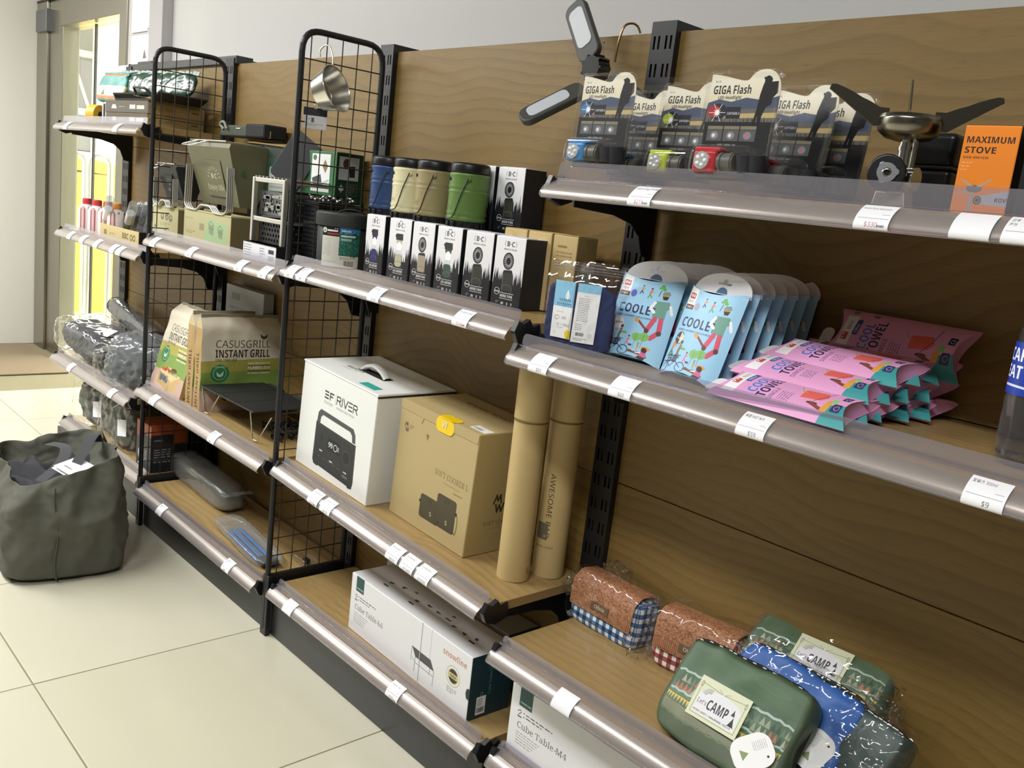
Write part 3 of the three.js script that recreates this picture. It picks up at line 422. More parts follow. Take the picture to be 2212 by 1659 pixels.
// tan cooler carton
{
  const tan = std(0xb7a272, 0.6), front = cvs(640, 640, (g, w, h) => {
    R(g, '#baa676', 0, 0, w, h); T(g, 'SOFT COORER L', 478, 300, 42, '#6d5a34', 'serif', 'center', 270); R(g, '#8a764a', 420, 322, 130, 3); R(g, '#8a764a', 505, 346, 70, 6);
    const w1 = (x, y, s, c) => { L(g, c, 7 * s, [[x, y + 40 * s], [x + 14 * s, y], [x + 24 * s, y + 28 * s], [x + 36 * s, y], [x + 42 * s, y + 38 * s]]); L(g, c, 7 * s, [[x + 12 * s, y + 46 * s], [x + 22 * s, y + 80 * s], [x + 34 * s, y + 48 * s], [x + 44 * s, y + 80 * s], [x + 58 * s, y + 44 * s]]); };
    w1(50, 112, 0.62, '#3c3424'); fine(g, 92, 118, 40, 3, 8, '#6d5f3e', 3);
    const bag = (x, y, bw, bh) => { g.fillStyle = '#4d4733'; g.beginPath(); g.roundRect(x, y, bw, bh, 16); g.fill(); g.strokeStyle = '#39341f'; g.lineWidth = 3; g.stroke(); L(g, '#2f2b1c', 4, [[x + bw * .42, y + 38], [x + bw * .42, y + 16], [x + bw * .58, y + 16], [x + bw * .58, y + 38]]); w1(x + bw * 0.52, y + bh - 52, 0.3, '#cfc7a6'); };
    bag(258, 438, 160, 124); bag(392, 386, 152, 172); RING(g, '#4d4733', 5, 552, 500, 13, 52); C(g, '#2f2b1c', 548, 446, 9); C(g, '#2f2b1c', 254, 480, 8); C(g, '#2f2b1c', 416, 540, 8);
    P(g, '#7c6a42', [[236, 122], [250, 158], [262, 124]]);
  }), top = cvs(640, 420, (g, w, h) => { R(g, '#baa676', 0, 0, w, h); g.save(); g.translate(330, 130); g.rotate(0.0); T(g, 'MINIMAL WORKS', 0, 0, 46, '#3c3424', 'sans-serif', 'center', 380); g.restore(); }),
    sidep = cvs(420, 640, (g, w, h) => { R(g, '#b09c6a', 0, 0, w, h); const x = 150, y = 330, c = '#2c2717', s = 1; L(g, c, 9, [[x, y + 44], [x + 16, y], [x + 26, y + 32], [x + 40, y], [x + 48, y + 44]]); L(g, c, 9, [[x + 16, y + 50], [x + 28, y + 92], [x + 40, y + 54], [x + 54, y + 92], [x + 68, y + 48]]); T(g, 'MINIMAL', x + 82, y + 16, 24, '#5a4d2c'); T(g, 'WORKS', x + 82, y + 44, 24, '#8f7b4d'); T(g, 'SOFT COOLER', 200, 488, 30, '#6d5a34', 'serif', 'center'); fine(g, 130, 506, 150, 1, 8, '#8f7b4d', 3); });
  const t = carton('cooler_carton', 'tan cardboard carton with a printed soft cooler and a yellow sticker', { x: 2.347, y: TOP('C2', 2.347), z: 0.19, w: 0.275, h: 0.273, d: 0.185, side: tan, faces: { pz: printed(front, 0.6), py: printed(top, 0.6), px: printed(sidep, 0.6) }, roll: Math.atan(-0.0535), r: 0.003 });
  part('front_flap', ext([[-0.137, 0], [0.137, 0], [0.135, -0.02], [-0.05, -0.021], [-0.056, -0.035], [-0.064, -0.021], [-0.135, -0.02]], 0.0014), tan, t, [0, 0.2725, 0.0006]);
  const st = part('round_sticker', ext(roundRect(0.062, 0.034, 0.016), 0.0006), phy(0xf4cf1c, 0.35), t, [0.025, 0.258, 0.0016]); part('sticker_fold', ext(roundRect(0.06, 0.03, 0.014), 0.0006).rotateX(-PI / 2), phy(0xf4cf1c, 0.35), st, [0.004, 0.0158, -0.013]);
  part('sticker_mark', merge([at(rod(V(-0.008, 0.008, 0), V(-0.005, -0.006, 0), 0.001), 0, 0, 0), rod(V(-0.005, -0.006, 0), V(0, 0.006, 0), 0.001), rod(V(0, 0.006, 0), V(0.004, -0.006, 0), 0.001), rod(V(0.004, -0.006, 0), V(0.008, 0.008, 0), 0.001)]), M.white, st, [0, 0.002, 0.0008]);
  part('barcode_label', box(0.05, 0.0006, 0.026), printed(cvs(128, 64, (g) => { R(g, '#f3f3f0', 0, 0, 128, 64); fine(g, 8, 8, 100, 2, 10, '#999', 3); barcode(g, 8, 30, 70, 22); }), 0.5), t, [0.108, 0.2735, -0.03]);
}
// two kraft tubes
{
  const tube = (label, x, z, print) => {
    const t = thing('cardboard_tube', label, 'tube', [x, TOP('C2', x), z], 0), yaw = Math.atan2(3.84 - x, 1.387 - z);
    const kr = std(0xbfa672, 0.65), wall = print ? printed(print, 0.65) : kr;
    const body = part('tube_body', new THREE.CylinderGeometry(0.0335, 0.0335, 0.33, 40, 1, false), [wall, kr, kr], t, [0, 0.165, 0]); body.rotation.y = yaw + PI;
    part('cap', lathe([[0, 0], [0.0343, 0], [0.0347, 0.004], [0.0347, 0.15], [0.033, 0.152], [0, 0.152]], 40), kr, t, [0, 0.333, 0]); part('cap_seam', cyl(0.0338, 0.0338, 0.004, 40), std(0x7d6942, 0.8), t, [0, 0.331, 0]);
    return t;
  };
  const pr1 = cvs(840, 1024, (g, w, h) => { R(g, '#c3ab76', 0, 0, w, h); R(g, '#f2f2f2', 600, 520, 90, 190); g.fillStyle = '#333'; for (let i = 0; i < 5; i++) fine(g, 610, 535 + i * 22, 66, 1, 8, '#555', 5); R(g, '#444', 616, 650, 50, 44); for (let i = 0; i < 16; i++) R(g, '#7d6a42', 570, 740 + i * 11, rr(30, 60), 4); RING(g, '#4a3f26', 4, 556, 952, 18); L(g, '#4a3f26', 4, [[546, 940], [566, 964]]); });
  const pr2 = cvs(840, 1024, (g, w, h) => { R(g, '#c3ab76', 0, 0, w, h); g.save(); g.translate(350, 290); g.rotate(-PI / 2); g.scale(1, 0.9); g.rotate(PI); T(g, 'AWESOME PAD', 40, 0, 68, '#443a24', 'sans-serif', 'left', 430); g.restore(); R(g, '#6a6250', 270, 660, 110, 110); T(g, 'W', 346, 754, 22, '#c9bea0'); T(g, 'MINIMAL WORKS', 270, 826, 22, '#5d5032'); });
  tube('kraft cardboard tube nearer the rail, with a white barcode sticker', 2.592, 0.143, pr1); tube('kraft cardboard tube behind, with lettering down its side', 2.612, 0.062, pr2);
}
// long white table cartons
{
  const white = std(0xe6e6e6, 0.5), teal = std(0x15353b, 0.5);
  const face = (name) => cvs(1280, 400, (g, w, h) => {
    R(g, '#e7e7e8', 0, 0, w, h); R(g, '#1c4a48', 60, 0, 92, 104); T(g, 'FURNITURE', 106, 88, 14, '#cfe0dc', 'sans-serif bold', 'center');
    L(g, '#444', 4, [[56, 140], [76, 128], [82, 140], [64, 158]]); R(g, '#555', 56, 164, 30, 8); C(g, '#333', 102, 136, 4); C(g, '#333', 102, 158, 4); fine(g, 116, 134, 190, 2, 18, '#666', 7);
    T(g, 'Cube Table ' + name, 60, 232, 50, '#55565a', 'serif'); fine(g, 330, 214, 80, 1, 10, '#999', 8); for (let i = 0; i < 5; i++) fine(g, 60, 256 + i * 16, 280 - i * 22, 1, 8, '#9a9a9c', 5);
    const tx = 720, ty = 190; P(g, '#4a4c4e', [[tx, ty], [tx + 190, ty + 4], [tx + 230, ty + 60], [tx + 40, ty + 56]]); L(g, '#555', 3, [[tx + 8, ty + 70], [tx + 44, ty + 92], [tx + 226, ty + 96]]); for (const [a, b, c] of [[tx, ty, 96], [tx + 40, ty + 56, 96], [tx + 230, ty + 60, 96], [tx + 190, ty + 40, 60]]) L(g, '#66686a', 4, [[a, b], [a - 3, b + c]]); L(g, '#77797b', 2, [[900, 0], [900, 196]]);
    T(g, 'snowline', 1128, 92, 52, '#c08a78', 'sans-serif bold', 'center'); C(g, '#2c2a22', 1128, 190, 46); RING(g, '#b8a76a', 5, 1128, 190, 44); RING(g, '#b8a76a', 4, 1128, 190, 62); P(g, '#cdbf88', [[1080, 174], [1176, 174], [1176, 206], [1080, 206]]); T(g, 'IDEA', 1128, 200, 24, '#2c2a22', 'sans-serif bold', 'center'); fine(g, 1080, 268, 100, 3, 13, '#999', 6);
  });
  const top = cvs(1280, 360, (g, w, h) => { R(g, '#dcdcdd', 0, 0, w, h); for (let i = 0; i < 10; i++) { const x = 240 + i * 96, y = rr(90, 220); P(g, '#4a4a4c', [[x, y], [x + rr(24, 60), y + rr(-8, 8)], [x + rr(20, 50), y + rr(14, 34)], [x + rr(-6, 10), y + rr(12, 24)]]); if (i % 3 === 0) R(g, '#3c3c3e', x, y + 60, 54, 16); } for (let i = 0; i < 5; i++) fine(g, 760, 120 + i * 14, 260, 1, 9, '#9a9a9c', 4); });
  const side = cvs(320, 380, (g, w, h) => { R(g, '#12323a', 0, 0, w, h); g.save(); g.translate(160, 250); g.rotate(-PI / 2); T(g, 'Cube Table L6', 0, 0, 26, '#6a8a8a', 'serif'); g.restore(); R(g, '#dfe3e3', 60, 250, 70, 108); for (let i = 0; i < 5; i++) R(g, '#444', 68, 262 + i * 10, 40, 3); barcode(g, 66, 316, 56, 30); RING(g, '#9db4b4', 2, 96, 236, 10); for (let i = 0; i < 8; i++) R(g, '#3d5f64', 120 + (i % 2) * 20, 40 + i * 10, 30, 3); });
  const t = carton('table_carton', 'long white folding table carton with teal end, behind the lowest rail', { x: 2.363, y: TOP('C3'), z: 0.226, w: 0.472, h: 0.1435, d: 0.115, yaw: -0.03, side: white, faces: { pz: printed(face('L6'), 0.45), py: printed(top, 0.5), px: printed(side, 0.45) } });
  part('tuck_tab', ext([[0, -0.012], [0.007, -0.01], [0.01, 0], [0.007, 0.01], [0, 0.012]], 0.0012), teal, t, [0.2355, 0.062, 0.0006], [0, PI, 0]); part('tape_seam', box(0.0016, 0.143, 0.0008), std(0xcfcfd0, 0.5), t, [0.06, 0.0715, 0.0006]);
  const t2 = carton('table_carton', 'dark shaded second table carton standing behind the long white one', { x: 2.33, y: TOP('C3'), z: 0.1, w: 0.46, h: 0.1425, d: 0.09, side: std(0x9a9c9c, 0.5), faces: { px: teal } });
  part('tuck_tab', ext([[0, -0.012], [0.007, -0.01], [0.01, 0], [0.007, 0.01], [0, 0.012]], 0.0012), M.dark, t2, [0.12, 0.1428, -0.045], [-PI / 2, 0, 0]);
  const t3 = carton('table_carton', 'white table carton on the bottom shelf nearest the camera', { x: 2.974, y: TOP('D4'), z: 0.2485, w: 0.48, h: 0.1405, d: 0.115, side: white, faces: { pz: printed(face('M4'), 0.45), py: printed(top, 0.5), px: printed(side, 0.45) } });
  part('tuck_tab', ext([[0, -0.012], [0.007, -0.01], [0.01, 0], [0.007, 0.01], [0, 0.012]], 0.0012), teal, t3, [0.24, 0.062, 0.0006]);
}
// lantern and fan boxes
{
  const kinds = [['lantern', '#2c2f6a', 'LED LANTERN'], ['lantern', '#b9b79a', 'LED LANTERN'], ['fan', '#a39a82', 'MINI FAN'], ['lantern', '#3c5448', 'LED LANTERN'], ['fan', '#3a3c34', 'MINI FAN']];
  const at2 = cvs(1280, 448, (g) => kinds.forEach(([kind, c, name], i) => {
    const X = i * 256; g.save(); g.beginPath(); g.rect(X, 0, 256, 448); g.clip(); R(g, '#ebebee', X, 0, 256, 448); R(g, '#1a1c20', X, 300, 256, 148); for (let k = 0; k < 46; k++) { const x = X + rr(0, 256), hh = rr(40, 100) * (0.6 + 0.8 * Math.abs(x - X - 128) / 128); P(g, '#1f2126', [[x, 306 - hh], [x - 9, 320], [x + 9, 320]]); }
    T(g, 'B·C', X + 130, 60, 44, '#2b2c30', 'sans-serif bold', 'center'); L(g, '#55565a', 3, [[X + 86, 26], [X + 80, 44], [X + 86, 62]]); L(g, '#55565a', 3, [[X + 174, 26], [X + 180, 44], [X + 174, 62]]); T(g, 'BRIGHT & COOLER', X + 130, 84, 15, '#3c3d42', 'sans-serif bold', 'center', 110); if (kind === 'lantern') L(g, '#3a3b40', 4, [[X + 112, 30], [X + 118, 14], [X + 142, 14], [X + 148, 30]]);
    if (kind === 'lantern') { P(g, '#2b2c30', [[X + 92, 104], [X + 168, 104], [X + 172, 150], [X + 88, 150]]); R(g, '#2b2c30', X + 80, 112, 12, 20); P(g, c, [[X + 96, 150], [X + 164, 150], [X + 160, 176], [X + 100, 176]]); C(g, '#ffffff', X + 130, 196, 27, 34); P(g, '#d7dde0', [[X + 100, 222], [X + 160, 222], [X + 168, 256], [X + 92, 256]]); g.fillStyle = c; g.beginPath(); g.roundRect(X + 90, 250, 80, 92, 26); g.fill(); }
    else { C(g, '#17181a', X + 124, 152, 46, 54); for (let k = 0; k < 20; k++) { const a = k / 20 * 2 * PI; L(g, '#e4e4e6', 3, [[X + 124 + Math.cos(a) * 20, 152 + Math.sin(a) * 24], [X + 124 + Math.cos(a + 0.35) * 38, 152 + Math.sin(a + 0.35) * 45]]); } C(g, '#17181a', X + 124, 152, 16, 19); P(g, '#26272a', [[X + 92, 212], [X + 160, 206], [X + 172, 230], [X + 84, 232]]); g.fillStyle = c; g.beginPath(); g.roundRect(X + 84, 226, 90, 116, 18); g.fill(); L(g, 'rgba(200,200,200,.5)', 2, [[X + 92, 240], [X + 90, 330]]); }
    RING(g, '#6d6f74', 3, X + 130, 330, 46, 28); RING(g, '#e6e6e8', 3, X + 50, 350, 22); T(g, '3way', X + 50, 356, 17, '#e6e6e8', 'sans-serif bold', 'center'); R(g, '#e6e6e8', X + 74, 354, 122, 3); T(g, name, X + 134, 382, 24, '#e6e6e8', 'sans-serif bold', 'center', 110); R(g, '#e6e6e8', X + 76, 390, 116, 3); fine(g, X + 48, 410, 26, 2, 10, '#9a9a9e', 4); T(g, '30', X + 104, 428, 22, '#e6e6e8', 'sans-serif bold', 'center'); T(g, '5', X + 148, 428, 22, '#e6e6e8', 'sans-serif bold', 'center'); T(g, '3', X + 184, 428, 22, '#e6e6e8', 'sans-serif bold', 'center'); g.restore();
  }));
  const mats = kinds.map((k, i) => printed(cell(at2, i / 5, 0, 0.2, 1), 0.45)), side = std(0x1b1d24, 0.5), topm = std(0xdcdce0, 0.5);
  const y1 = TOP('C1', 2.25) - 0.001, z = 0.17, xs = [[1.99, 0.082], [2.086, 0.089], [2.177, 0.084], [2.266, 0.089], [2.361, 0.088], [2.456, 0.088]], which = [0, 1, 2, 3, 4, 4];
  const names = ['box printed with a blue lantern, beside the black bucket', 'box printed with a beige lantern, second in the row', 'box printed with a beige mini fan, third in the row', 'box printed with a green lantern, fourth in the row', 'box printed with a dark mini fan, fifth in the row', 'box printed with a dark mini fan, half hidden by the kraft boxes'];
  xs.forEach(([x, w], i) => { const t = carton('lantern_box', 'white and black ' + names[i], { x: x + w / 2, y: TOP('C1', x), z: z - (i > 3 ? 0.004 : 0), w: w - 0.004, h: 0.141, d: 0.082, yaw: i > 3 ? 0.05 : 0, side, faces: { pz: mats[which[i]], py: topm }, group: 'lantern and fan boxes on the shelf' }); part('tuck_flap', box(w - 0.012, 0.001, 0.03), topm, t, [0, 0.1416, -0.02]); });
  const yb = TOP('C1', 2.3) + 0.1415;
  [[2.142, 0.095, 1, 'leftmost box of the upper row, hidden behind the khaki lantern'], [2.24, 0.085, 1, 'middle box of the upper row, behind the green lantern'], [2.33, 0.09, 4, 'right box of the upper row, printed with a dark mini fan']].forEach(([x, w, k, l]) => { const t = carton('lantern_box', 'white and black ' + l, { x: x + w / 2, y: yb, z: 0.072, w: w - 0.005, h: 0.137, d: 0.062, side, faces: { pz: mats[k], py: topm }, group: 'lantern and fan boxes on the shelf' }); part('tuck_flap', box(w - 0.014, 0.001, 0.03), topm, t, [0, 0.1375, -0.02]); });
  { const t = carton('support_box', 'dark carton under the upper row of boxes, hidden behind the lanterns', { x: 2.28, y: TOP('C1', 2.28), z: 0.083, w: 0.29, h: 0.141, d: 0.07, side }); part('tuck_flap', box(0.28, 0.0006, 0.03), side, t, [0, 0.1412, -0.02]); }
  // four lanterns on the boxes
  const lantern = (x, color, label) => {
    const t = thing('camping_lantern', label, 'lantern', [x, TOP('C1', x) + 0.1415, 0.119], -0.75, 'camping lanterns on the boxes'), R0 = 0.0435, cm = phy(color, 0.42);
    part('base_ring', (() => { const g = []; g.push(at(cyl(0.04, 0.04, 0.013, 30), 0, 0.0065, 0)); for (let i = 0; i < 14; i++) { const a = i / 14 * 2 * PI; g.push(at(rbox(0.011, 0.012, 0.007, 0.002), Math.sin(a) * 0.04, 0.0062, Math.cos(a) * 0.04, 0, a)); } return merge(g); })(), M.blackPlastic, t);
    part('body', lathe([[0, 0.013], [0.041, 0.013], [R0, 0.017], [R0, 0.022], [R0 - 0.002, 0.0245], [R0, 0.027], [R0, 0.033], [R0 - 0.0012, 0.0345], [R0 - 0.0012, 0.071], [R0, 0.0725], [R0, 0.077], [R0 - 0.002, 0.0795], [R0, 0.082], [R0, 0.087], [R0 - 0.001, 0.0885], [R0 - 0.001, 0.106], [R0, 0.107], [R0, 0.112], [0.041, 0.114], [0, 0.114]], 44), cm, t);
    part('lid', lathe([[0, 0.114], [0.0415, 0.114], [0.0425, 0.117], [0.0425, 0.13], [0.039, 0.135], [0.03, 0.1365], [0.028, 0.132], [0, 0.132]], 40), M.blackPlastic, t);
    const hk = []; for (const s of [-1, 1]) hk.push(at(cyl(0.0045, 0.0055, 0.006, 12), s * (R0 + 0.002), 0.103, 0, 0, 0, PI / 2)); part('handle_lug', merge(hk), cm, t);
    part('wire_handle', wire([V(-R0 - 0.005, 0.103, 0), V(-R0 - 0.004, 0.07, 0.012), V(-R0 + 0.004, 0.024, 0.026), V(-0.02, 0.016, 0.042), V(0.02, 0.016, 0.042), V(R0 - 0.004, 0.024, 0.026), V(R0 + 0.004, 0.07, 0.012), V(R0 + 0.005, 0.103, 0)], 0.0013, false, 60), M.black, t);
    part('round_button', at(cyl(0.0035, 0.0035, 0.003, 12), Math.sin(-0.35 + 0.75) * R0, 0.1, Math.cos(-0.35 + 0.75) * R0, PI / 2, 0, 0), M.blackPlastic, t);
    part('printed_mark', at(new THREE.CylinderGeometry(R0 - 0.0008, R0 - 0.0008, 0.012, 10, 1, true, -0.35, 0.32), 0, 0.042, 0, 0, 0.75), printed(cvs(64, 48, (g) => { g.clearRect(0, 0, 64, 48); R(g, '#' + new THREE.Color(color).getHexString(), 0, 0, 64, 48); T(g, 'B·C', 32, 36, 30, '#4a4636', 'sans-serif bold', 'center', 50); }), 0.45), t);
    return t;
  };
  lantern(1.996, 0x24406e, 'navy blue camping lantern with black lid, leftmost on the boxes'); lantern(2.086, 0xd5cfa6, 'cream camping lantern with black lid and wire handle'); lantern(2.176, 0x968a62, 'khaki camping lantern with black lid and wire handle'); lantern(2.296, 0x5b7a3a, 'green camping lantern with black lid, rightmost on the boxes');
  // three kraft boxes
  const kf = cvs(192, 480, (g, w, h) => { R(g, '#c9b07a', 0, 0, w, h); R(g, '#8f7a4c', 40, 60, 74, 14); T(g, 'POST GENERAL HG PANEL', 34, 108, 15, '#6e5d38', 'sans-serif bold', 'left', 128); T(g, 'DESK CHARGE TO CAMP', 34, 130, 15, '#6e5d38', 'sans-serif bold', 'left', 128); for (let i = 0; i < 3; i++) fine(g, 34, 150 + i * 16, 130, 1, 9, '#8b774a', 5); fine(g, 34, 296, 130, 1, 9, '#a08b5c', 5); fine(g, 34, 318, 120, 1, 9, '#8b774a', 8); for (let i = 0; i < 6; i++) { fine(g, 34, 344 + i * 11, 60, 1, 9, '#9b8658', 4); fine(g, 122, 344 + i * 13, 30, 1, 9, '#9b8658', 4); } fine(g, 60, 436, 70, 1, 9, '#9b8658', 4); });
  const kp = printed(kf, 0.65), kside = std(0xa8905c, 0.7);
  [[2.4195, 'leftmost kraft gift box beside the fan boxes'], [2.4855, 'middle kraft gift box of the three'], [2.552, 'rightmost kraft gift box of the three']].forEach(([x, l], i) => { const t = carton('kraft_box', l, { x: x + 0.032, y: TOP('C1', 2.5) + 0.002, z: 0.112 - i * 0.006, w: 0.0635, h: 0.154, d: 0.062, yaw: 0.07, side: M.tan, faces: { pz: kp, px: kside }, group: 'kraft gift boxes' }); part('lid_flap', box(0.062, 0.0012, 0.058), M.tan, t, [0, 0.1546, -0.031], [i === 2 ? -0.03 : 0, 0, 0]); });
  // charcoal bucket
  const lab = cvs(420, 380, (g, w, h) => { R(g, '#d3d4cb', 0, 0, w, h); R(g, '#1c1e20', 0, 0, 226, 92); C(g, '#e9e9e4', 32, 40, 26); P(g, '#333', [[20, 54], [32, 22], [44, 54]]); R(g, '#e9e9e4', 66, 32, 120, 16); R(g, '#a8403a', 66, 62, 136, 16); fine(g, 150, 14, 66, 1, 8, '#ccc', 8); R(g, '#3b7fc0', 206, 0, 214, 60); R(g, '#2b6a58', 206, 60, 214, 210); for (let i = 0; i < 120; i++) C(g, ['#235a48', '#2f7a5a', '#3a86a0', '#1d4a3c'][i % 4], rr(206, 420), rr(20, 270), rr(3, 12)); T(g, 'Keikoku', 222, 42, 26, '#e8f0f4', 'sans-serif bold'); R(g, '#cfdedb', 222, 74, 150, 16); R(g, '#9bb5b0', 222, 104, 110, 22); for (let i = 0; i < 10; i++) fine(g, 12, 116 + i * 17, 170, 1, 9, '#8d8f86', 4); fine(g, 220, 284, 180, 2, 14, '#6d6f66', 6); fine(g, 14, 330, 180, 2, 14, '#8d8f86', 4); barcode(g, 266, 316, 100, 50); });
  const t = thing('charcoal_bucket', 'black plastic bucket with printed label beside the lantern boxes', 'bucket', [1.872, TOP('C1', 1.87), 0.15], 0), bm = std(0x2c2e2c, 0.55);
  part('bucket_body', lathe([[0, 0], [0.064, 0], [0.067, 0.004], [0.069, 0.108], [0, 0.108]], 48), bm, t); part('lid', lathe([[0.071, 0.1], [0.074, 0.1], [0.0745, 0.128], [0.071, 0.133], [0.066, 0.134], [0.063, 0.13], [0, 0.13]], 48), bm, t);
  part('label', new THREE.CylinderGeometry(0.0695, 0.0678, 0.096, 30, 1, true, 0.12, 1.42), printed(lab, 0.4), t, [0, 0.052, 0]);
  part('lid_bail', wire([V(0.02, 0.133, 0.04), V(0.03, 0.142, 0.02), V(0.046, 0.142, 0), V(0.06, 0.133, -0.02)], 0.0025), M.blackPlastic, t);
}

// ---------- the bay nearest the camera, top shelf ----------
{
  const packs = cvs(1536, 512, (g) => ['#3f7fb8', '#b8c83c', '#b83038', '#8a3a44'].forEach((c, i) => {
    const X = i * 384; g.save(); g.beginPath(); g.rect(X, 0, 384, 512); g.clip(); R(g, '#e6dec2', X, 0, 384, 512); const sky = g.createLinearGradient(0, 60, 0, 300); sky.addColorStop(0, '#efe9d6'); sky.addColorStop(1, '#d9c896'); g.fillStyle = sky; g.fillRect(X, 0, 384, 300);
    P(g, '#4b5670', [[X, 150], [X + 60, 134], [X + 130, 146], [X + 210, 128], [X + 300, 140], [X + 384, 122], [X + 384, 190], [X, 200]]); P(g, '#6d6a66', [[X, 184], [X + 384, 176], [X + 384, 250], [X, 250]]); P(g, '#c8b27a', [[X + 60, 204], [X + 384, 196], [X + 384, 220], [X + 80, 222]]); R(g, '#17181c', X, 240, 384, 272); for (let k = 0; k < 30; k++) P(g, '#1d1e20', [[X + k * 13, 254], [X + k * 13 + rr(-8, 8), rr(214, 238)], [X + k * 13 + 10, 254]]);
    T(g, 'No.M-', X + 24, 56, 12, '#555'); T(g, 'GIGA Flash', X + 18, 110, 54, '#1c1d20', 'sans-serif bold', 'left', 214); T(g, 'LED Headlight', X + 52, 134, 22, '#26272c', 'sans-serif bold', 'left', 130);
    // hiker silhouette with a pack
    P(g, '#15161a', [[X + 300, 40], [X + 322, 34], [X + 334, 46], [X + 332, 58], [X + 366, 56], [X + 372, 106], [X + 350, 130], [X + 346, 160], [X + 322, 172], [X + 306, 214], [X + 304, 276], [X + 288, 276], [X + 284, 210], [X + 270, 272], [X + 258, 272], [X + 276, 174], [X + 280, 118], [X + 290, 70]]);
    C(g, '#15161a', X + 310, 48, 17, 18); R(g, '#15161a', X + 288, 36, 40, 9);
    C(g, '#23252c', X + 64, 192, 50, 38); C(g, c, X + 40, 190, 34, 28); R(g, '#20222c', X + 110, 170, 80, 54); T(g, 'CAPTAIN S', X + 116, 206, 16, '#d8d8de', 'sans-serif bold', 'left', 70); for (let k = 0; k < 12; k++) { const a = k / 12 * 2 * PI, r = k % 2 ? 20 : 46; L(g, '#f2f6fa', 3, [[X + 60, 196], [X + 60 + Math.cos(a) * r, 196 + Math.sin(a) * r]]); } C(g, '#ffffff', X + 60, 196, 13);
    for (let k = 0; k < 3; k++) { R(g, '#8a826c', X + 22 + k * 92, 258, 86, 16); R(g, '#5d6062', X + 22 + k * 92, 276, 86, 52); C(g, '#8f9294', X + 64 + k * 92, 302, 22, 18); C(g, k === 2 && i > 1 ? '#e06a78' : '#f4f6f8', X + 60 + k * 92, 302, 9); } fine(g, X + 90, 342, 170, 1, 8, '#85868c', 9); g.restore();
  }));
  const cm = [0, 1, 2, 3].map((i) => printed(cell(packs, i / 4, 0, 0.25, 1), 0.4)), bodyC = [0x3f83bd, 0xb3c23a, 0xb52c34, 0x9c3038];
  const cardShape = new THREE.Shape(); cardShape.moveTo(-0.058, 0); cardShape.lineTo(0.058, 0); cardShape.lineTo(0.058, 0.125); cardShape.bezierCurveTo(0.058, 0.16, 0.018, 0.165, 0.006, 0.143); cardShape.bezierCurveTo(0.0, 0.136, -0.03, 0.15, -0.058, 0.151); cardShape.lineTo(-0.058, 0);
  const cardGeo = uvFit(ext(cardShape, 0.0008));
  const sheetHole = roundRect(0.128, 0.168, 0.008, 0, 0.084); { const h = new THREE.Path(); h.absarc(0.002, 0.152, 0.004, 0, 2 * PI); sheetHole.holes.push(h); }
  const frameOut = roundRect(0.128, 0.168, 0.008, 0, 0.084);
  const rim = roundRect(0.12, 0.156, 0.012, 0, 0.079); rim.holes.push(new THREE.Path(roundRect(0.117, 0.153, 0.011, 0, 0.079).getPoints(6)));
  const blisterDome = (() => { const g = rbox(0.096, 0.044, 0.036, 0.012, 5); return warp(g, (v) => { if (v.z < 0) { v.x *= 1.04; v.y *= 1.06; } v.z += 0.002 * nz(v.x * 60, v.y * 60, 1); }); })();
  const ribs = at(rbox(0.003, 0.11, 0.006, 0.001), 0, 0.06, 0.003);
  const protos = [];
  function pack(kind, label, x, y, z, lean, yaw, roll = 0) {
    let t;
    if (!protos[kind]) {
      t = protos[kind] = thing('headlamp_pack', label, 'headlamp pack', [x, y, z], yaw, 'headlamp blister packs');
      part('printed_card', cardGeo, cm[kind], t, [0, 0.004, -0.002]); part('clear_sheet', ext(sheetHole, 0.0006), M.clear, t, [0, 0, 0.001]); part('blister_rim', ext(rim, 0.006, 0.001), M.clear, t, [0, 0, 0.004]); part('blister_dome', blisterDome, M.clear, t, [-0.004, 0.028, 0.02]); for (const sx of [-1, 1]) part('side_rib', ribs, M.clear, t, [sx * 0.06, 0, 0]);
      const lamp = part('headlamp', merge([at(rbox(0.04, 0.032, 0.02, 0.006, 3), -0.028, 0.027, 0.02), at(rbox(0.044, 0.007, 0.018, 0.003, 3), -0.026, 0.044, 0.018)]), phy(bodyC[kind], 0.3), t);
      part('lens', at(cyl(0.0125, 0.0125, 0.004, 24), -0.03, 0.027, 0.031, PI / 2), phy(0xe8ecee, 0.12, { metalness: 0.6 }), lamp);
      const leds = []; for (let k = 0; k < 5; k++) leds.push(at(new THREE.SphereGeometry(0.0028, 10, 8), -0.03 + Math.cos(k * 1.26) * 0.007, 0.027 + Math.sin(k * 1.26) * 0.007, 0.033)); part('led', merge(leds), phy(0xffffff, 0.1), lamp);
      part('battery_case', merge([at(cyl(0.013, 0.013, 0.026, 22), 0.006, 0.027, 0.017, 0, 0, PI / 2), at(cyl(0.0145, 0.0145, 0.004, 22), -0.003, 0.027, 0.017, 0, 0, PI / 2), at(cyl(0.0145, 0.0145, 0.004, 22), 0.014, 0.027, 0.017, 0, 0, PI / 2)]), std(0x5e5e58, 0.4), t);
      part('head_strap', merge([at(cyl(0.014, 0.014, 0.024, 20), 0.033, 0.027, 0.014, 0.2), at(cyl(0.012, 0.012, 0.026, 20), 0.048, 0.026, 0.012, 0.2)]), std(0x23252a, 0.8), t);
    } else { t = protos[kind].clone(); t.name = numbered('headlamp_pack'); t.userData = { label, category: 'headlamp pack', group: 'headlamp blister packs' }; scene.add(t); }
    t.position.set(x, y, z); t.rotation.order = 'YXZ'; t.rotation.set(-lean, yaw, roll); return t;
  }
  const y = TOP('D1') + 0.001;
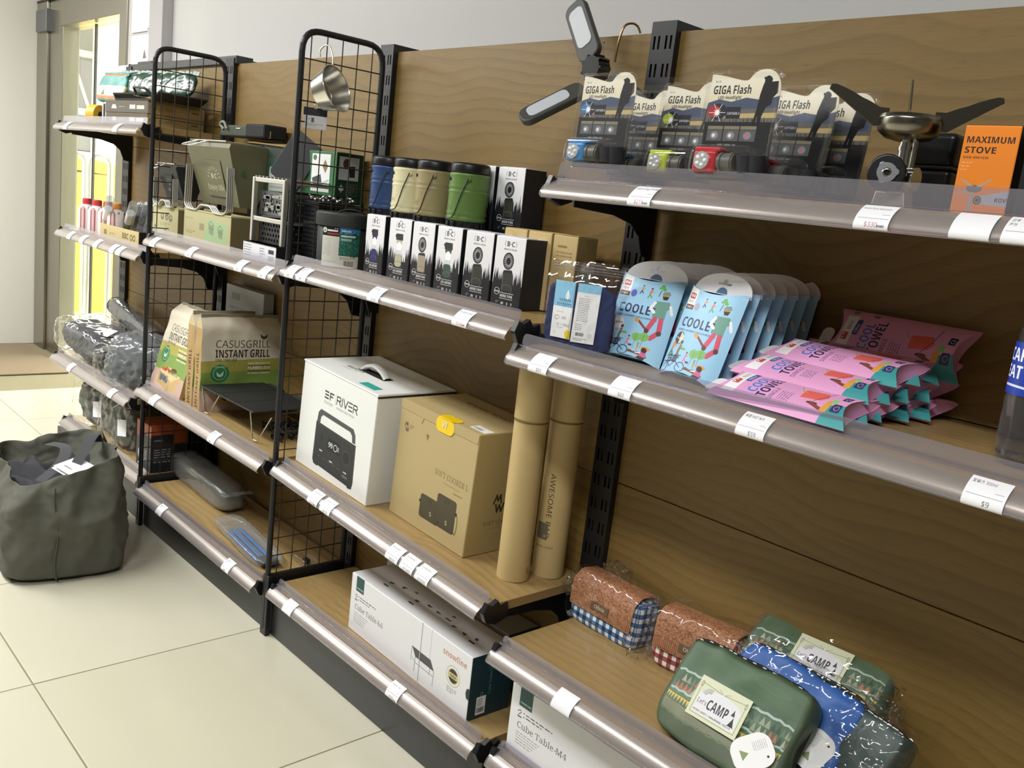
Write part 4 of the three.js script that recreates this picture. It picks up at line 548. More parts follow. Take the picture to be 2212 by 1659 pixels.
  pack(0, 'blister pack with a blue headlamp, leftmost at the front', 2.767, y + 0.02, 0.236, 0.04, 0.02); pack(2, 'large front blister pack with a red headlamp', 3.046, y + 0.014, 0.255, 0.05, 0.03, 0.01); pack(1, 'blister pack with a lime yellow headlamp, half behind the red one', 2.905, y + 0.012, 0.19, 0.09, 0.02);
  pack(0, 'blister pack half hidden right behind the blue headlamp pack', 2.79, y + 0.006, 0.16, 0.1, 0.03); pack(3, 'tilted blister pack with strong glare, right behind the red headlamp pack', 3.098, y + 0.004, 0.2, 0.13, -0.1, -0.02); pack(3, 'rearmost blister pack, just left of the stove', 3.13, y, 0.152, 0.12, -0.02);
  // gas stove with three folding arms
  const s = thing('gas_stove', 'steel folding camping stove with three spread pot arms', 'stove', [3.272, TOP('D1'), 0.2], 0), br = phy(0x8f8b80, 0.25, { metalness: 1 }), st = M.chrome;
  part('burner_head', lathe([[0, 0.086], [0.01, 0.086], [0.028, 0.09], [0.038, 0.098], [0.04, 0.112], [0.037, 0.119], [0.035, 0.111], [0.02, 0.107], [0, 0.107]], 40), br, s);
  part('stem', merge([at(cyl(0.008, 0.008, 0.05, 20), 0, 0.065, 0), at(cyl(0.0095, 0.0095, 0.006, 12), 0, 0.078, 0), at(cyl(0.011, 0.011, 0.008, 6), 0, 0.046, 0), at(cyl(0.0035, 0.0035, 0.055, 10), 0.013, 0.064, 0.002)]), st, s);
  const arm = ext([[0, -0.008], [0.018, -0.011], [0.06, 0.012], [0.083, 0.024], [0.082, 0.03], [0.076, 0.031], [0.064, 0.0285], [0.052, 0.025], [0.04, 0.0205], [0.03, 0.018], [0.016, 0.013], [0.004, 0.014]], 0.0024, 0.0004);
  for (const [a, tilt] of [[-2.5, 0.1], [2.1, 0.5], [0.62, 0.1]]) { const p = part('pot_arm', arm, br, s, [Math.cos(a) * 0.026, 0.112, -Math.sin(a) * 0.026]); p.rotation.order = 'YXZ'; p.rotation.set(0, a, tilt); part('hinge', merge([at(cyl(0.007, 0.007, 0.006, 16), 0, 0, 0, PI / 2), at(cyl(0.003, 0.003, 0.009, 10), 0, 0, 0, PI / 2)]), st, p); }
  const kn = part('valve_knob', merge([at(cyl(0.021, 0.022, 0.014, 32), 0, 0, 0, PI / 2), at(new THREE.TorusGeometry(0.021, 0.003, 10, 32), 0, 0, 0.004)]), M.blackPlastic, s, [-0.006, 0.044, 0.026]); kn.rotation.set(-0.05, 0.45, 0);
  part('knob_plate', (() => { const sh = new THREE.Shape(); for (let k = 0; k < 24; k++) { const a = k / 24 * 2 * PI, r = k % 8 < 2 ? 0.0145 : 0.012; k ? sh.lineTo(Math.cos(a) * r, Math.sin(a) * r) : sh.moveTo(r, 0); } const h = new THREE.Path(); h.absarc(0, 0, 0.006, 0, 2 * PI); sh.holes.push(h); return ext(sh, 0.003, 0.0004); })(), phy(0xb9bcc0, 0.3, { metalness: 0.8 }), kn, [0, 0, 0.008]); part('valve_hole', lathe([[0.002, -0.004], [0.0058, -0.002], [0.0058, 0.001], [0.0035, 0.001]], 20).rotateX(PI / 2), M.chrome, kn, [0, 0, 0.0085]);
  part('valve_body', merge([at(rbox(0.026, 0.034, 0.03, 0.004, 3), 0.002, 0.036, 0.002), at(cyl(0.013, 0.015, 0.022, 24), 0.012, 0.04, 0.002, 0, 0, PI / 2)]), st, s); part('foot_bracket', ext([[-0.026, 0], [0.018, 0], [0.014, 0.02], [-0.022, 0.02]], 0.026, 0.002), M.alu, s);
  const kc = thing('stove_case', 'black hard plastic case behind the stove', 'case', [3.262, TOP('D1'), 0.12], 0.02); part('case_bottom', rbox(0.078, 0.062, 0.06, 0.008, 4), M.blackPlastic, kc, [0, 0.031, -0.03]); part('case_lid', rbox(0.079, 0.046, 0.061, 0.009, 4), M.blackPlastic, kc, [0, 0.087, -0.03]); part('seam_rib', rbox(0.08, 0.005, 0.062, 0.002), M.blackPlastic, kc, [0, 0.0635, -0.03]); part('clasp', rbox(0.014, 0.014, 0.004, 0.001), M.chrome, kc, [-0.016, 0.045, 0.001]);
  const op = cvs(320, 512, (g, w, h) => { R(g, '#f28a22', 0, 0, w, h); g.save(); g.scale(1.25, 1); T(g, 'MAXIMUM', 14, 100, 50, '#2b2320', 'sans-serif bold', 'left', 226); T(g, 'STOVE', 14, 158, 50, '#2b2320', 'sans-serif bold', 'left', 150); T(g, 'KGB-9901EM', 14, 190, 20, '#6a3f18', 'sans-serif bold', 'left', 120); g.restore(); for (let i = 0; i < 3; i++) fine(g, 18, 210 + i * 20, 100 - i * 16, 1, 9, '#f6b878', 6); P(g, '#b9bcc0', [[150, 400], [320, 360], [320, 452], [170, 446]]); T(g, 'KOVEA', 246, 428, 34, '#2b2320', 'sans-serif bold', 'left', 110); C(g, '#6d6a66', 118, 360, 46, 22); P(g, '#a9aaa6', [[96, 350], [30, 312], [40, 306], [110, 344]]); P(g, '#a9aaa6', [[130, 344], [206, 300], [210, 308], [140, 352]]); P(g, '#a9aaa6', [[80, 372], [10, 384], [10, 390], [90, 384]]); C(g, '#2b2b2c', 150, 424, 24); RING(g, '#b9bcc0', 4, 150, 424, 14); R(g, '#a9aaa6', 98, 380, 22, 110); });
  const ob = carton('stove_box', 'bright orange maximum stove box with black sides', { x: 3.378, y: TOP('D1'), z: 0.205, w: 0.066, h: 0.109, d: 0.06, yaw: 0.02, side: M.black, faces: { pz: printed(op, 0.45) } }); part('tuck_flap', box(0.06, 0.001, 0.03), M.black, ob, [0, 0.1096, -0.03]);
  const nb = carton('stove_box', 'black box cut off by the right edge of the picture', { x: 3.447, y: TOP('D1'), z: 0.2, w: 0.06, h: 0.1, d: 0.06, side: M.black }); part('tuck_flap', box(0.054, 0.001, 0.03), M.black, nb, [0, 0.1006, -0.03]);
  // folding lamp hung on the panel
  const f = thing('folding_lamp', 'dark folding lamp with grey light paddles hung on the back panel', 'lamp', [2.57, 1.47, 0.05]), fr = std(0x3a3a36, 0.55), lp = std(0xb9bdc2, 0.5);
  const padGeo = ext((() => { const q = roundRect(0.046, 0.13, 0.016, 0, 0.075); return q; })(), 0.014, 0.003), pane = ext(roundRect(0.034, 0.086, 0.011, 0, 0.082), 0.004, 0.001);
  for (const [px, py, pz2, rz, ry, rx] of [[-0.008, 0.012, 0.012, 0.62, 0.1, -0.1], [-0.012, -0.034, 0.016, 2.62, 0.3, 0.75], [0.03, -0.02, 0.01, -2.1, 0, 0]]) { const p = part('light_paddle', padGeo, fr, f, [px, py, pz2]); p.rotation.order = 'ZYX'; p.rotation.set(rx, ry, rz); part('light_pane', pane, lp, p, [0, 0, 0.0065]); }
  part('hub', merge([at(cyl(0.022, 0.024, 0.03, 24), 0, 0, 0.012, PI / 2), ...[...Array(9)].map((_, k) => at(rbox(0.008, 0.006, 0.03, 0.002), Math.cos(k * 0.7) * 0.023, Math.sin(k * 0.7) * 0.023, 0.012, 0, 0, k * 0.7))]), M.blackPlastic, f);
  part('hook', wire([V(0.022, 0.012, 0.02), V(0.026, 0.05, 0.02), V(0.03, 0.078, 0.014), V(0.036, 0.086, 0), V(0.04, 0.083, -0.012), V(0.042, 0.072, -0.02)].map((p) => p.add(V(0, 0.004, -0.035))), 0.0022, false, 40), phy(0xa98a66, 0.3, { metalness: 1 }), f); part('antenna_pin', merge([rod(V(0.004, 0.02, 0), V(0.002, 0.05, 0), 0.0008), at(new THREE.SphereGeometry(0.002, 8, 8), 0.002, 0.051, 0)]), phy(0xa98a66, 0.3, { metalness: 1 }), f);
}
// ---------- middle shelf of the near bay: towels and packs ----------
{
  const Y = TOP('D2');
  // pillow packs of cooling sleeves
  const art = cvs(1024, 640, (g) => [['WHITE', '#e6e6e6', '#333'], ['BLACK', '#3a3a3a', '#eee']].forEach(([word, bc, tc], i) => {
    const X = i * 512; g.save(); g.beginPath(); g.rect(X, 0, 512, 640); g.clip(); R(g, '#9fd0ee', X, 0, 512, 640);
    R(g, '#f6f6f4', X + 24, 6, 96, 128); R(g, '#6b4238', X + 24, 134, 96, 34); g.fillStyle = '#b8463e'; g.beginPath(); g.roundRect(X + 40, 46, 64, 44, 8); g.fill(); C(g, '#fff', X + 59, 67, 11); C(g, '#fff', X + 85, 67, 11); C(g, '#b8463e', X + 59, 67, 5); C(g, '#b8463e', X + 85, 67, 5); T(g, 'Nrit', X + 72, 122, 32, '#6b3f38', 'sans-serif', 'center'); T(g, 'TUBE 9', X + 72, 158, 18, '#f4e8e2', 'sans-serif bold', 'center');
    C(g, i ? '#a9a4b4' : '#5a5ec8', X + 158, 140, 26, 30); T(g, 'COOLET', X + 60, 290, 92, '#26285a', 'sans-serif bold', 'left', 330); T(g, 'SUPERDRY / LIGHTWEIGHT / COOL & UV PROTECTION', X + 52, 322, 17, '#26285a', 'sans-serif bold', 'left', 350); C(g, bc, X + 106, 376, 42, 46); if (i) P(g, '#d8d4c4', [[X + 106, 330], [X + 146, 356], [X + 146, 396], [X + 106, 422]]); T(g, word, X + 106, 384, 22, tc, 'sans-serif bold', 'center');
    // runner with vest, beard and cap
    P(g, '#6f9f90', [[X + 356, 172], [X + 452, 168], [X + 474, 214], [X + 450, 226], [X + 450, 300], [X + 362, 296], [X + 366, 226], [X + 350, 214]]); L(g, '#f2f2f0', 22, [[X + 352, 186], [X + 330, 232], [X + 362, 258]]); L(g, '#f2f2f0', 18, [[X + 466, 196], [X + 486, 250]]); L(g, '#d4526e', 36, [[X + 384, 306], [X + 352, 392]]); L(g, '#d4526e', 36, [[X + 430, 306], [X + 440, 396], [X + 392, 450]]); L(g, '#8a3a4e', 16, [[X + 352, 400], [X + 270, 340]]); C(g, '#e09a3a', X + 252, 336, 22, 14, 0.6); C(g, '#5a3a34', X + 350, 402, 18); C(g, '#5a3a34', X + 442, 402, 18); C(g, '#c98a5a', X + 414, 126, 24, 28); P(g, '#3a2620', [[X + 392, 130], [X + 436, 128], [X + 430, 154], [X + 402, 156]]); P(g, '#7a9a8a', [[X + 384, 118], [X + 394, 92], [X + 434, 90], [X + 446, 116]]);
    // small people, tree, bicycle, gardener
    const man = (x, y, s, a, b2) => { C(g, '#6a3f2c', x, y - 26 * s, 6 * s); L(g, a, 10 * s, [[x, y - 14 * s], [x - 4 * s, y + 6 * s]]); L(g, b2, 7 * s, [[x - 4 * s, y + 10 * s], [x - 12 * s, y + 30 * s]]); L(g, b2, 7 * s, [[x - 4 * s, y + 10 * s], [x + 8 * s, y + 26 * s]]); L(g, '#c98a5a', 4 * s, [[x, y - 12 * s], [x + 14 * s, y - 4 * s]]); };
    man(X + 226, 96, 1.2, '#e08a4a', '#3a3c6a'); man(X + 300, 116, 1.4, '#e0703a', '#5aa05a'); L(g, '#3a4a3a', 5, [[X + 362, 134], [X + 372, 84]]); for (const [a, b2] of [[362, 66], [380, 60], [374, 44], [392, 76]]) C(g, '#6ab24a', X + a, b2, 14, 11);
    for (const [a, b2] of [[290, 462], [348, 452]]) { C(g, '#7fc06a', X + a, b2, 38, 34); L(g, '#4a7a4a', 3, [[X + a, b2 - 20], [X + a - 8, b2 + 90]]); for (let k = 0; k < 5; k++) C(g, '#c86a3a', X + a + rr(-24, 24), b2 + rr(-20, 18), 3); } man(X + 232, 500, 1.3, '#d47aa0', '#d47aa0'); R(g, '#5a3a3a', X + 246, 528, 26, 16); C(g, '#6ab26a', X + 178, 446, 28, 9); L(g, '#6ab26a', 3, [[X + 178, 446], [X + 186, 424]]);
    for (const x of [36, 208]) RING(g, '#2c4a68', 7, X + x, 590, 42); L(g, '#2c4a68', 7, [[X + 36, 590], [X + 66, 540], [X + 150, 544], [X + 208, 590]]); L(g, '#2c4a68', 7, [[X + 66, 540], [X + 100, 592], [X + 150, 544]]); L(g, '#2c4a68', 6, [[X + 150, 544], [X + 160, 500], [X + 182, 496]]); man(X + 74, 446, 2.2, '#d8863a', '#4a8a5a'); man(X + 148, 458, 2.2, '#6f6a4a', '#6a6a6a'); for (const x of [60, 110]) { g.fillStyle = '#262c52'; g.beginPath(); g.roundRect(X + x, 500, 42, 54, 6); g.fill(); } T(g, 'UPF', X + 81, 524, 17, '#dfe6f4', 'sans-serif bold', 'center'); T(g, '50+', X + 81, 544, 17, '#dfe6f4', 'sans-serif bold', 'center'); RING(g, '#b8c4e0', 3, X + 131, 527, 12);
    P(g, '#7a4a34', [[X + 240, 590], [X + 266, 570], [X + 300, 584], [X + 330, 572], [X + 372, 588], [X + 410, 596], [X + 410, 610], [X + 240, 600]]); C(g, '#e0a24a', X + 384, 536, 36, 14); C(g, '#4a2c22', X + 378, 552, 22, 22); P(g, '#d86a9a', [[X + 352, 570], [X + 400, 570], [X + 404, 612], [X + 346, 612]]); L(g, '#f4f4f4', 12, [[X + 352, 580], [X + 320, 588]]); P(g, '#3c4048', [[X + 348, 612], [X + 404, 612], [X + 390, 640], [X + 330, 640]]); P(g, '#e0903a', [[X + 320, 580], [X + 312, 520], [X + 330, 520]]); for (const k of [-10, 0, 10]) L(g, '#5aa04a', 4, [[X + 320, 520], [X + 320 + k, 500]]); g.restore();
  }));
  const blue = [0, 1].map((i) => printed(cell(art, i / 2, 0, 0.5, 1), 0.42)), plainBlue = std(0x96c6e6, 0.5), headWhite = std(0xe9e9ee, 0.45);
  const W = 0.128, H = 0.152, pil = (front) => { // a pillow box: two bowed faces
    const N = 14, K = 10, pos = [], uv = [], idx = [];
    for (let j = 0; j <= K; j++) for (let i = 0; i <= N; i++) { const u = i / N, v = j / K, e = 0.010 * Math.sin(PI * v) ** 1 , top = 0.011 * Math.sin(PI * u); pos.push((u - 0.5) * W, v * H + (v - 0.5) * -2 * top * (Math.abs(v - 0.5) > 0.44 ? 1 : 0.75) * Math.abs(v - 0.5) * 2, (front ? 1 : -1) * (0.0125 * Math.pow(Math.sin(PI * u), 0.55))); uv.push(front ? u : 1 - u, v); }
    for (let j = 0; j < K; j++) for (let i = 0; i < N; i++) { const a = j * (N + 1) + i, b = a + 1, c = a + N + 1, d = c + 1; front ? idx.push(a, b, d, a, d, c) : idx.push(a, d, b, a, c, d); }
    const g = new THREE.BufferGeometry(); g.setAttribute('position', new THREE.Float32BufferAttribute(pos, 3)); g.setAttribute('uv', new THREE.Float32BufferAttribute(uv, 2)); g.setIndex(idx); g.computeVertexNormals(); return g;
  };
  const endLens = () => { const s = new THREE.Shape(); const n = 16; for (let i = 0; i <= n; i++) { const u = i / n; s.lineTo ? (i ? s.lineTo((u - 0.5) * W, 0.0118 * Math.pow(Math.sin(PI * u), 0.55)) : s.moveTo((u - 0.5) * W, 0)) : 0; } for (let i = n; i >= 0; i--) { const u = i / n; s.lineTo((u - 0.5) * W, -0.0118 * Math.pow(Math.sin(PI * u), 0.55)); } return ext(s, 0.0008).rotateX(PI / 2); };
  const tab = new THREE.Shape(); tab.moveTo(-W / 2, 0); tab.lineTo(W / 2, 0); tab.bezierCurveTo(W / 2, 0.022, W * 0.3, 0.034, 0, 0.034); tab.bezierCurveTo(-W * 0.3, 0.034, -W / 2, 0.022, -W / 2, 0);
  { const h = new THREE.Path(); h.moveTo(-0.014, 0.019); h.lineTo(-0.004, 0.019); h.absarc(0, 0.021, 0.0042, PI * 1.2, -PI * 0.2, true); h.lineTo(0.014, 0.019); h.lineTo(0.014, 0.0155); h.lineTo(-0.014, 0.0155); tab.holes.push(h); }
  const thumb = new THREE.CylinderGeometry(0.012, 0.012, 0.0008, 24, 1, false, PI / 2, PI).rotateX(PI / 2);
  const F = pil(true), B = pil(false), E1 = endLens(), TB = ext(tab, 0.0012);
  const proto = [];
  function coolet(kind, label, x, z, yaw, lean, dz = 0, y = Y) {
    let t;
    if (!proto[kind]) {
      t = proto[kind] = thing('sleeve_pack', label, 'sleeve pack', [0, 0, 0], 0, 'blue packs of cooling sleeves');
      part('front_face', F, blue[kind], t); part('back_face', B, plainBlue, t); part('bottom_end', E1, plainBlue, t, [0, 0.009, 0]); part('top_end', E1, headWhite, t, [0, H - 0.008, 0]); part('hang_tab', TB, headWhite, t, [0, H - 0.006, -0.004]); part('thumb_hole', thumb, std(0x56789a, 0.7), t, [0, H - 0.0065, -0.003]);
    } else { t = proto[kind].clone(); t.name = numbered('sleeve_pack'); scene.add(t); }
    t.userData = { label, category: 'sleeve pack', group: 'blue packs of cooling sleeves' }; t.position.set(x, y, z); t.rotation.order = 'YXZ'; t.rotation.set(-lean, yaw, 0); return t;
  }
  coolet(0, 'light blue sleeve pack with a white badge, front of the left row', 2.866, 0.203, 0.05, 0.29);
  for (let i = 1; i < 5; i++) coolet(0, `light blue sleeve pack in the left row, number ${['two', 'three', 'four', 'five'][i - 1]} behind the front one`, 2.866 + i * 0.006, 0.203 - i * 0.032, 0.05, 0.25);
  coolet(1, 'light blue sleeve pack with a black badge, front of the right row', 3.012, 0.238, -0.22, 0.3);
  for (let i = 1; i < 7; i++) coolet(1, `light blue sleeve pack in the right row, number ${['two', 'three', 'four', 'five', 'six', 'seven'][i - 1]} behind the front one`, 3.012 + i * 0.001, 0.238 - i * 0.0335, -0.22 + i * 0.025, 0.27 - i * 0.008);
  // zip bags with folded towels
  const cards = cvs(512, 512, (g) => {
    R(g, '#8cc6e4', 0, 0, 256, 230); R(g, '#f2f3f3', 0, 230, 256, 282); C(g, '#eef6fa', 170, 130, 26, 32); P(g, '#eef6fa', [[170, 70], [148, 118], [192, 118]]); for (let k = 0; k < 6; k++) L(g, '#2c4a68', 5, [[70 + k * 26, 166 + (k % 2) * 8], [84 + k * 26, 160], [76 + k * 26, 184]]); for (let k = 0; k < 8; k++) L(g, '#2c4a68', 5, [[46 + k * 24, 204], [58 + k * 24, 198], [54 + k * 24, 222]]); fine(g, 50, 276, 150, 1, 8, '#a9adb0', 5); RING(g, '#777', 4, 64, 330, 28, 18); RING(g, '#777', 4, 140, 330, 10); RING(g, '#777', 4, 168, 330, 10); T(g, '30 × 100cm', 70, 404, 34, '#444', 'monospace', 'left', 160); fine(g, 76, 416, 120, 1, 8, '#888', 4); C(g, '#f0d42c', 224, 470, 40); RING(g, '#aaa', 3, 50, 466, 12);
    R(g, '#eff0f0', 256, 0, 256, 512); R(g, '#8cc6e4', 256, 0, 256, 76); fine(g, 340, 104, 80, 1, 8, '#888', 4); for (let k = 0; k < 14; k++) fine(g, 286, 124 + k * 15, 200, 1, 8, '#777', 5); for (let k = 0; k < 4; k++) fine(g, 286, 350 + k * 16, 120, 1, 8, '#777', 5); barcode(g, 300, 424, 90, 30); RING(g, '#777', 3, 458, 440, 14); fine(g, 280, 474, 170, 2, 14, '#777', 5);
  });
  const dots = cvs(256, 256, (g) => { R(g, '#27356e', 0, 0, 256, 256); for (let k = 0; k < 16; k++) C(g, '#e6e8ee', (k % 4) * 64 + 32 + ((k >> 2) % 2) * 16, (k >> 2) * 64 + 30, 15, 18); }, { repeat: true });
  const navy = std(0x27345f, 0.85), dotm = printed(dots, 0.85);
  function zip(label, x, z, yaw, lean, cardIx, colors, w = 0.074) {
    const t = thing('zip_bag', label, 'zip bag', [x, Y + 0.001, z], yaw, 'zip bags with folded towels'); t.rotation.x = -lean;
    const bagG = warp(new THREE.BoxGeometry(w, 0.152, 0.04, 14, 18, 6), (v) => { const k = (v.y + 0.076) / 0.152; v.z *= k > 0.8 ? Math.max(0.08, 1 - (k - 0.8) * 5) : 1; v.z += 0.0022 * ridge(v.x * 70 + x * 50, v.y * 40, v.z * 50); v.x += 0.0015 * nz(v.x * 40, v.y * 60, x * 9); });
    part('clear_bag', bagG.translate(0, 0.076, 0), M.cello, t);
    part('zip_seal', merge([0.138, 0.142, 0.147].map((y) => at(rbox(w, 0.0014, 0.0035, 0.0006), 0, y, 0))), M.railFin, t);
    colors.forEach((c, i) => { const g = soft(w - 0.014 - i * 0.004, 0.108 - i * 0.01, 0.013, 3 + i + x, 0.0035, 6, 16, 90); part('folded_towel', g, c, t, [0, 0.058, 0.011 - i * 0.011]); });
    if (cardIx >= 0) part('hang_card', rbox(0.041, 0.1, 0.0008, 0.0003, 1), [...Array(6)].map((_, k) => (k === 4 ? printed(cell(cards, cardIx / 2, 0, 0.5, 1), 0.5) : M.paper)), t, [cardIx ? -0.012 : 0.006, 0.068, 0.0212]);
    return t;
  }
  zip('zip bag with a navy spotted towel and a blue and white card', 2.726, 0.222, 0.2, 0, 0, [navy, dotm, navy]); zip('zip bag with red and navy towels and a card full of small print', 2.803, 0.232, 0.5, 0.12, 1, [navy, std(0x9c3a42, 0.85), std(0x4a3c78, 0.85)], 0.078);
  zip('zip bag half hidden behind the spotted towel bag', 2.735, 0.16, 0.15, 0.02, -1, [navy, std(0x4a3c78, 0.85)]); zip('rearmost zip bag, peeking out left of the blue packs', 2.79, 0.12, 0.1, 0.05, -1, [std(0x5a2c3c, 0.85), navy]);
  // pink pillow packs of towels
  const pk = cvs(1024, 420, (g, w, h) => {
    R(g, '#e3a3cf', 0, 0, w, h); R(g, '#f2f0f2', 70, 70, 112, 300); g.fillStyle = '#c0584e'; g.beginPath(); g.roundRect(88, 220, 66, 62, 8); g.fill(); g.save(); g.translate(150, 196); g.rotate(-PI / 2); T(g, 'Nrit', 0, 0, 46, '#7a3f48'); g.restore(); C(g, '#fff', 108, 236, 10); C(g, '#fff', 108, 266, 10); g.fillStyle = '#2c4a9c'; g.beginPath(); g.roundRect(182, 96, 44, 134, 12); g.fill(); g.save(); g.translate(214, 216); g.rotate(-PI / 2); T(g, 'CBlue', 0, 0, 30, '#d8e4f4', 'sans-serif bold'); g.restore();
    g.save(); g.translate(330, 330); g.rotate(-PI / 2); T(g, 'COOL', 0, 0, 96, '#3f7fd8', 'sans-serif bold', 'left', 220); T(g, 'TOWEL', -20, 82, 96, '#262a58', 'sans-serif bold', 'left', 270); T(g, 'SINGLE', -30, 132, 44, '#3c4068', 'sans-serif', 'left', 150); for (let k = 0; k < 5; k++) fine(g, 0, 160 + k * 18, 160, 1, 8, '#7a5f86', 6); g.restore();
    P(g, '#e86a5e', [[610, 150], [760, 130], [790, 190], [760, 240], [620, 256]]); L(g, '#caa24a', 8, [[560, 120], [600, 176], [640, 190]]); C(g, '#5a9a86', 130, 30, 28, 18); C(g, '#7a6a9a', 300, 40, 26, 14); L(g, '#3a3a48', 5, [[800, 60], [770, 180], [720, 260]]); C(g, '#6a3f38', 724, 286, 40, 14); L(g, '#8a4a3e', 26, [[720, 290], [820, 330]]);
    P(g, '#3f9a9c', [[850, 260], [1024, 230], [1024, 420], [830, 420]]); P(g, '#e0a24a', [[810, 220], [850, 200], [850, 340], [800, 340]]); P(g, '#8ad07a', [[830, 190], [870, 180], [880, 230], [840, 240]]); g.fillStyle = '#3c3a68'; g.beginPath(); g.roundRect(868, 236, 86, 86, 16); g.fill(); RING(g, '#c8c4e4', 4, 912, 280, 22); g.fillStyle = '#26285a'; g.beginPath(); g.roundRect(878, 110, 70, 62, 8); g.fill(); RING(g, '#dfe2f4', 4, 912, 142, 16);
  });
  const pinkP = printed(pk, 0.45), pink = std(0xd796c2, 0.5), Wt = 0.218, Dt = 0.088, Tt = 0.026;
  const bow = (s) => { const N = 18, K = 12, pos = [], uv = [], idx = []; for (let j = 0; j <= K; j++) for (let i = 0; i <= N; i++) { const u = i / N, v = j / K, inset = 0.020 * Math.sin(PI * v) * Math.pow(Math.abs(u - 0.5) * 2, 6); pos.push((u - 0.5) * Wt - Math.sign(u - 0.5) * inset, s * Tt / 2 * Math.pow(Math.sin(PI * v), 0.6), (0.5 - v) * Dt); uv.push(u, v); } for (let j = 0; j < K; j++) for (let i = 0; i < N; i++) { const a = j * (N + 1) + i, b = a + 1, c = a + N + 1, d = c + 1; s > 0 ? idx.push(a, b, d, a, d, c) : idx.push(a, d, b, a, c, d); } const g = new THREE.BufferGeometry(); g.setAttribute('position', new THREE.Float32BufferAttribute(pos, 3)); g.setAttribute('uv', new THREE.Float32BufferAttribute(uv, 2)); g.setIndex(idx); g.computeVertexNormals(); return g; };
  const endFlap = (s) => { const N = 12, K = 5, pos = [], idx = []; for (let j = 0; j <= K; j++) for (let i = 0; i <= N; i++) { const v = i / N, k = j / K; const lens = Tt / 2 * Math.pow(Math.sin(PI * v), 0.6); pos.push(s * (Wt / 2 - 0.020 * Math.sin(PI * v) - 0.001 - 0.010 * Math.sin(PI * v) * (1 - Math.abs(2 * k - 1)) * 0.3), (2 * k - 1) * lens, (0.5 - v) * Dt); } for (let j = 0; j < K; j++) for (let i = 0; i < N; i++) { const a = j * (N + 1) + i, b = a + 1, c = a + N + 1, d = c + 1; idx.push(a, b, d, a, d, c); } const g = new THREE.BufferGeometry(); g.setAttribute('position', new THREE.Float32BufferAttribute(pos, 3)); g.setIndex(idx); g.computeVertexNormals(); return g; };
  const bt = bow(1), bb = bow(-1), e1 = endFlap(1), e2 = endFlap(-1);
  const pinkEnd = std(0xcf93bc, 0.55, { side: THREE.DoubleSide }), white2 = std(0xe8e4e8, 0.5);
  let pt = null;
  function towel(label, x, y, z, pitch, yaw, roll = 0) {
    let t; if (!pt) { t = pt = thing('towel_pack', label, 'towel pack', [0, 0, 0], 0, 'pink pillow packs of towels'); part('top_face', bt, pinkP, t); part('under_face', bb, pink, t); part('end_flap', e1, pinkEnd, t); part('end_flap', e2, pinkEnd, t); part('hang_tab', ext(roundRect(0.02, 0.04, 0.009), 0.001).rotateX(-PI / 2), white2, t, [-Wt / 2 - 0.004, 0, 0.014]); } else { t = pt.clone(); t.name = numbered('towel_pack'); scene.add(t); }
    t.userData = { label, category: 'towel pack', group: 'pink pillow packs of towels' }; t.position.set(x, y, z); t.rotation.order = 'YXZ'; t.rotation.set(pitch, yaw, roll);
  }
  towel('pink towel pack lying lowest at the front edge, its red print in full view', 3.206, Y + 0.021, 0.262, 0.34, -0.035);
  const rows = [[0.205, 2], [0.153, 3], [0.101, 3], [0.05, 3]], rw = ['second', 'third', 'fourth', 'rearmost'], lw = ['bottom', 'middle', 'top'];
  rows.forEach(([z, n], r) => { for (let l = 0; l < n; l++) towel(`pink towel pack in the ${rw[r]} row from the front, ${n === 2 && l ? 'top' : lw[l]} of its pile`, 3.2 + r * 0.006 + rr(-0.008, 0.008), Y + 0.0165 + l * 0.0265 + (r > 0 ? 0 : 0.003), z - l * 0.004, 0.22 + 0.03 * l, rr(-0.05, 0.03)); });
  towel('pink towel pack standing upright against the back behind the pile', 3.24, Y + 0.099, 0.04, 1.0, -0.03);
  // sports drink bottle cut by the right edge
  const b = thing('drink_bottle', 'clear ridged drink bottle with a blue label at the right edge', 'bottle', [3.487, Y + 0.001, 0.2], 0), labT = cvs(1024, 256, (g, w, h) => { R(g, '#1f3fa8', 0, 0, w, h); for (const x of [40, 552]) { T(g, 'POCARI', x + 20, 92, 88, '#f4f6fa', 'sans-serif bold', 'left', 330); T(g, 'SWEAT', x + 8, 176, 88, '#f4f6fa', 'sans-serif bold', 'left', 330); } g.fillStyle = '#dfe6f4'; g.beginPath(); g.moveTo(0, 226); g.quadraticCurveTo(256, 186, 512, 226); g.quadraticCurveTo(768, 186, 1024, 226); g.lineTo(1024, 236); g.quadraticCurveTo(768, 200, 512, 236); g.quadraticCurveTo(256, 200, 0, 236); g.fill(); }, { repeat: true });
  const bp = warp(lathe([[0.001, 0.004], [0.02, 0.0], [0.029, 0.003], [0.0325, 0.012], [0.031, 0.018], [0.0325, 0.024], [0.0318, 0.06], [0.0325, 0.078], [0.031, 0.084], [0.0312, 0.14], [0.03, 0.16], [0.02, 0.19], [0.0125, 0.2], [0.0125, 0.212]], 60), (v) => { if (v.y > 0.026 && v.y < 0.074) { const a = Math.atan2(v.z, v.x), k = 1 - 0.035 * (0.5 + 0.5 * Math.cos(a * 12)); v.x *= k; v.z *= k; } });
  part('bottle_body', bp, phy(0xf0f3f6, 0.06, { transmission: 0.96, thickness: 0, ior: 1.5, side: THREE.DoubleSide }), b); part('drink', lathe([[0, 0.006], [0.028, 0.006], [0.0305, 0.014], [0.03, 0.08], [0.0295, 0.15], [0, 0.15]], 40), phy(0xeef0ee, 0.05, { transmission: 1, thickness: 0.05, ior: 1.33, attenuationColor: new THREE.Color(0xcfd6d8), attenuationDistance: 0.2 }), b);
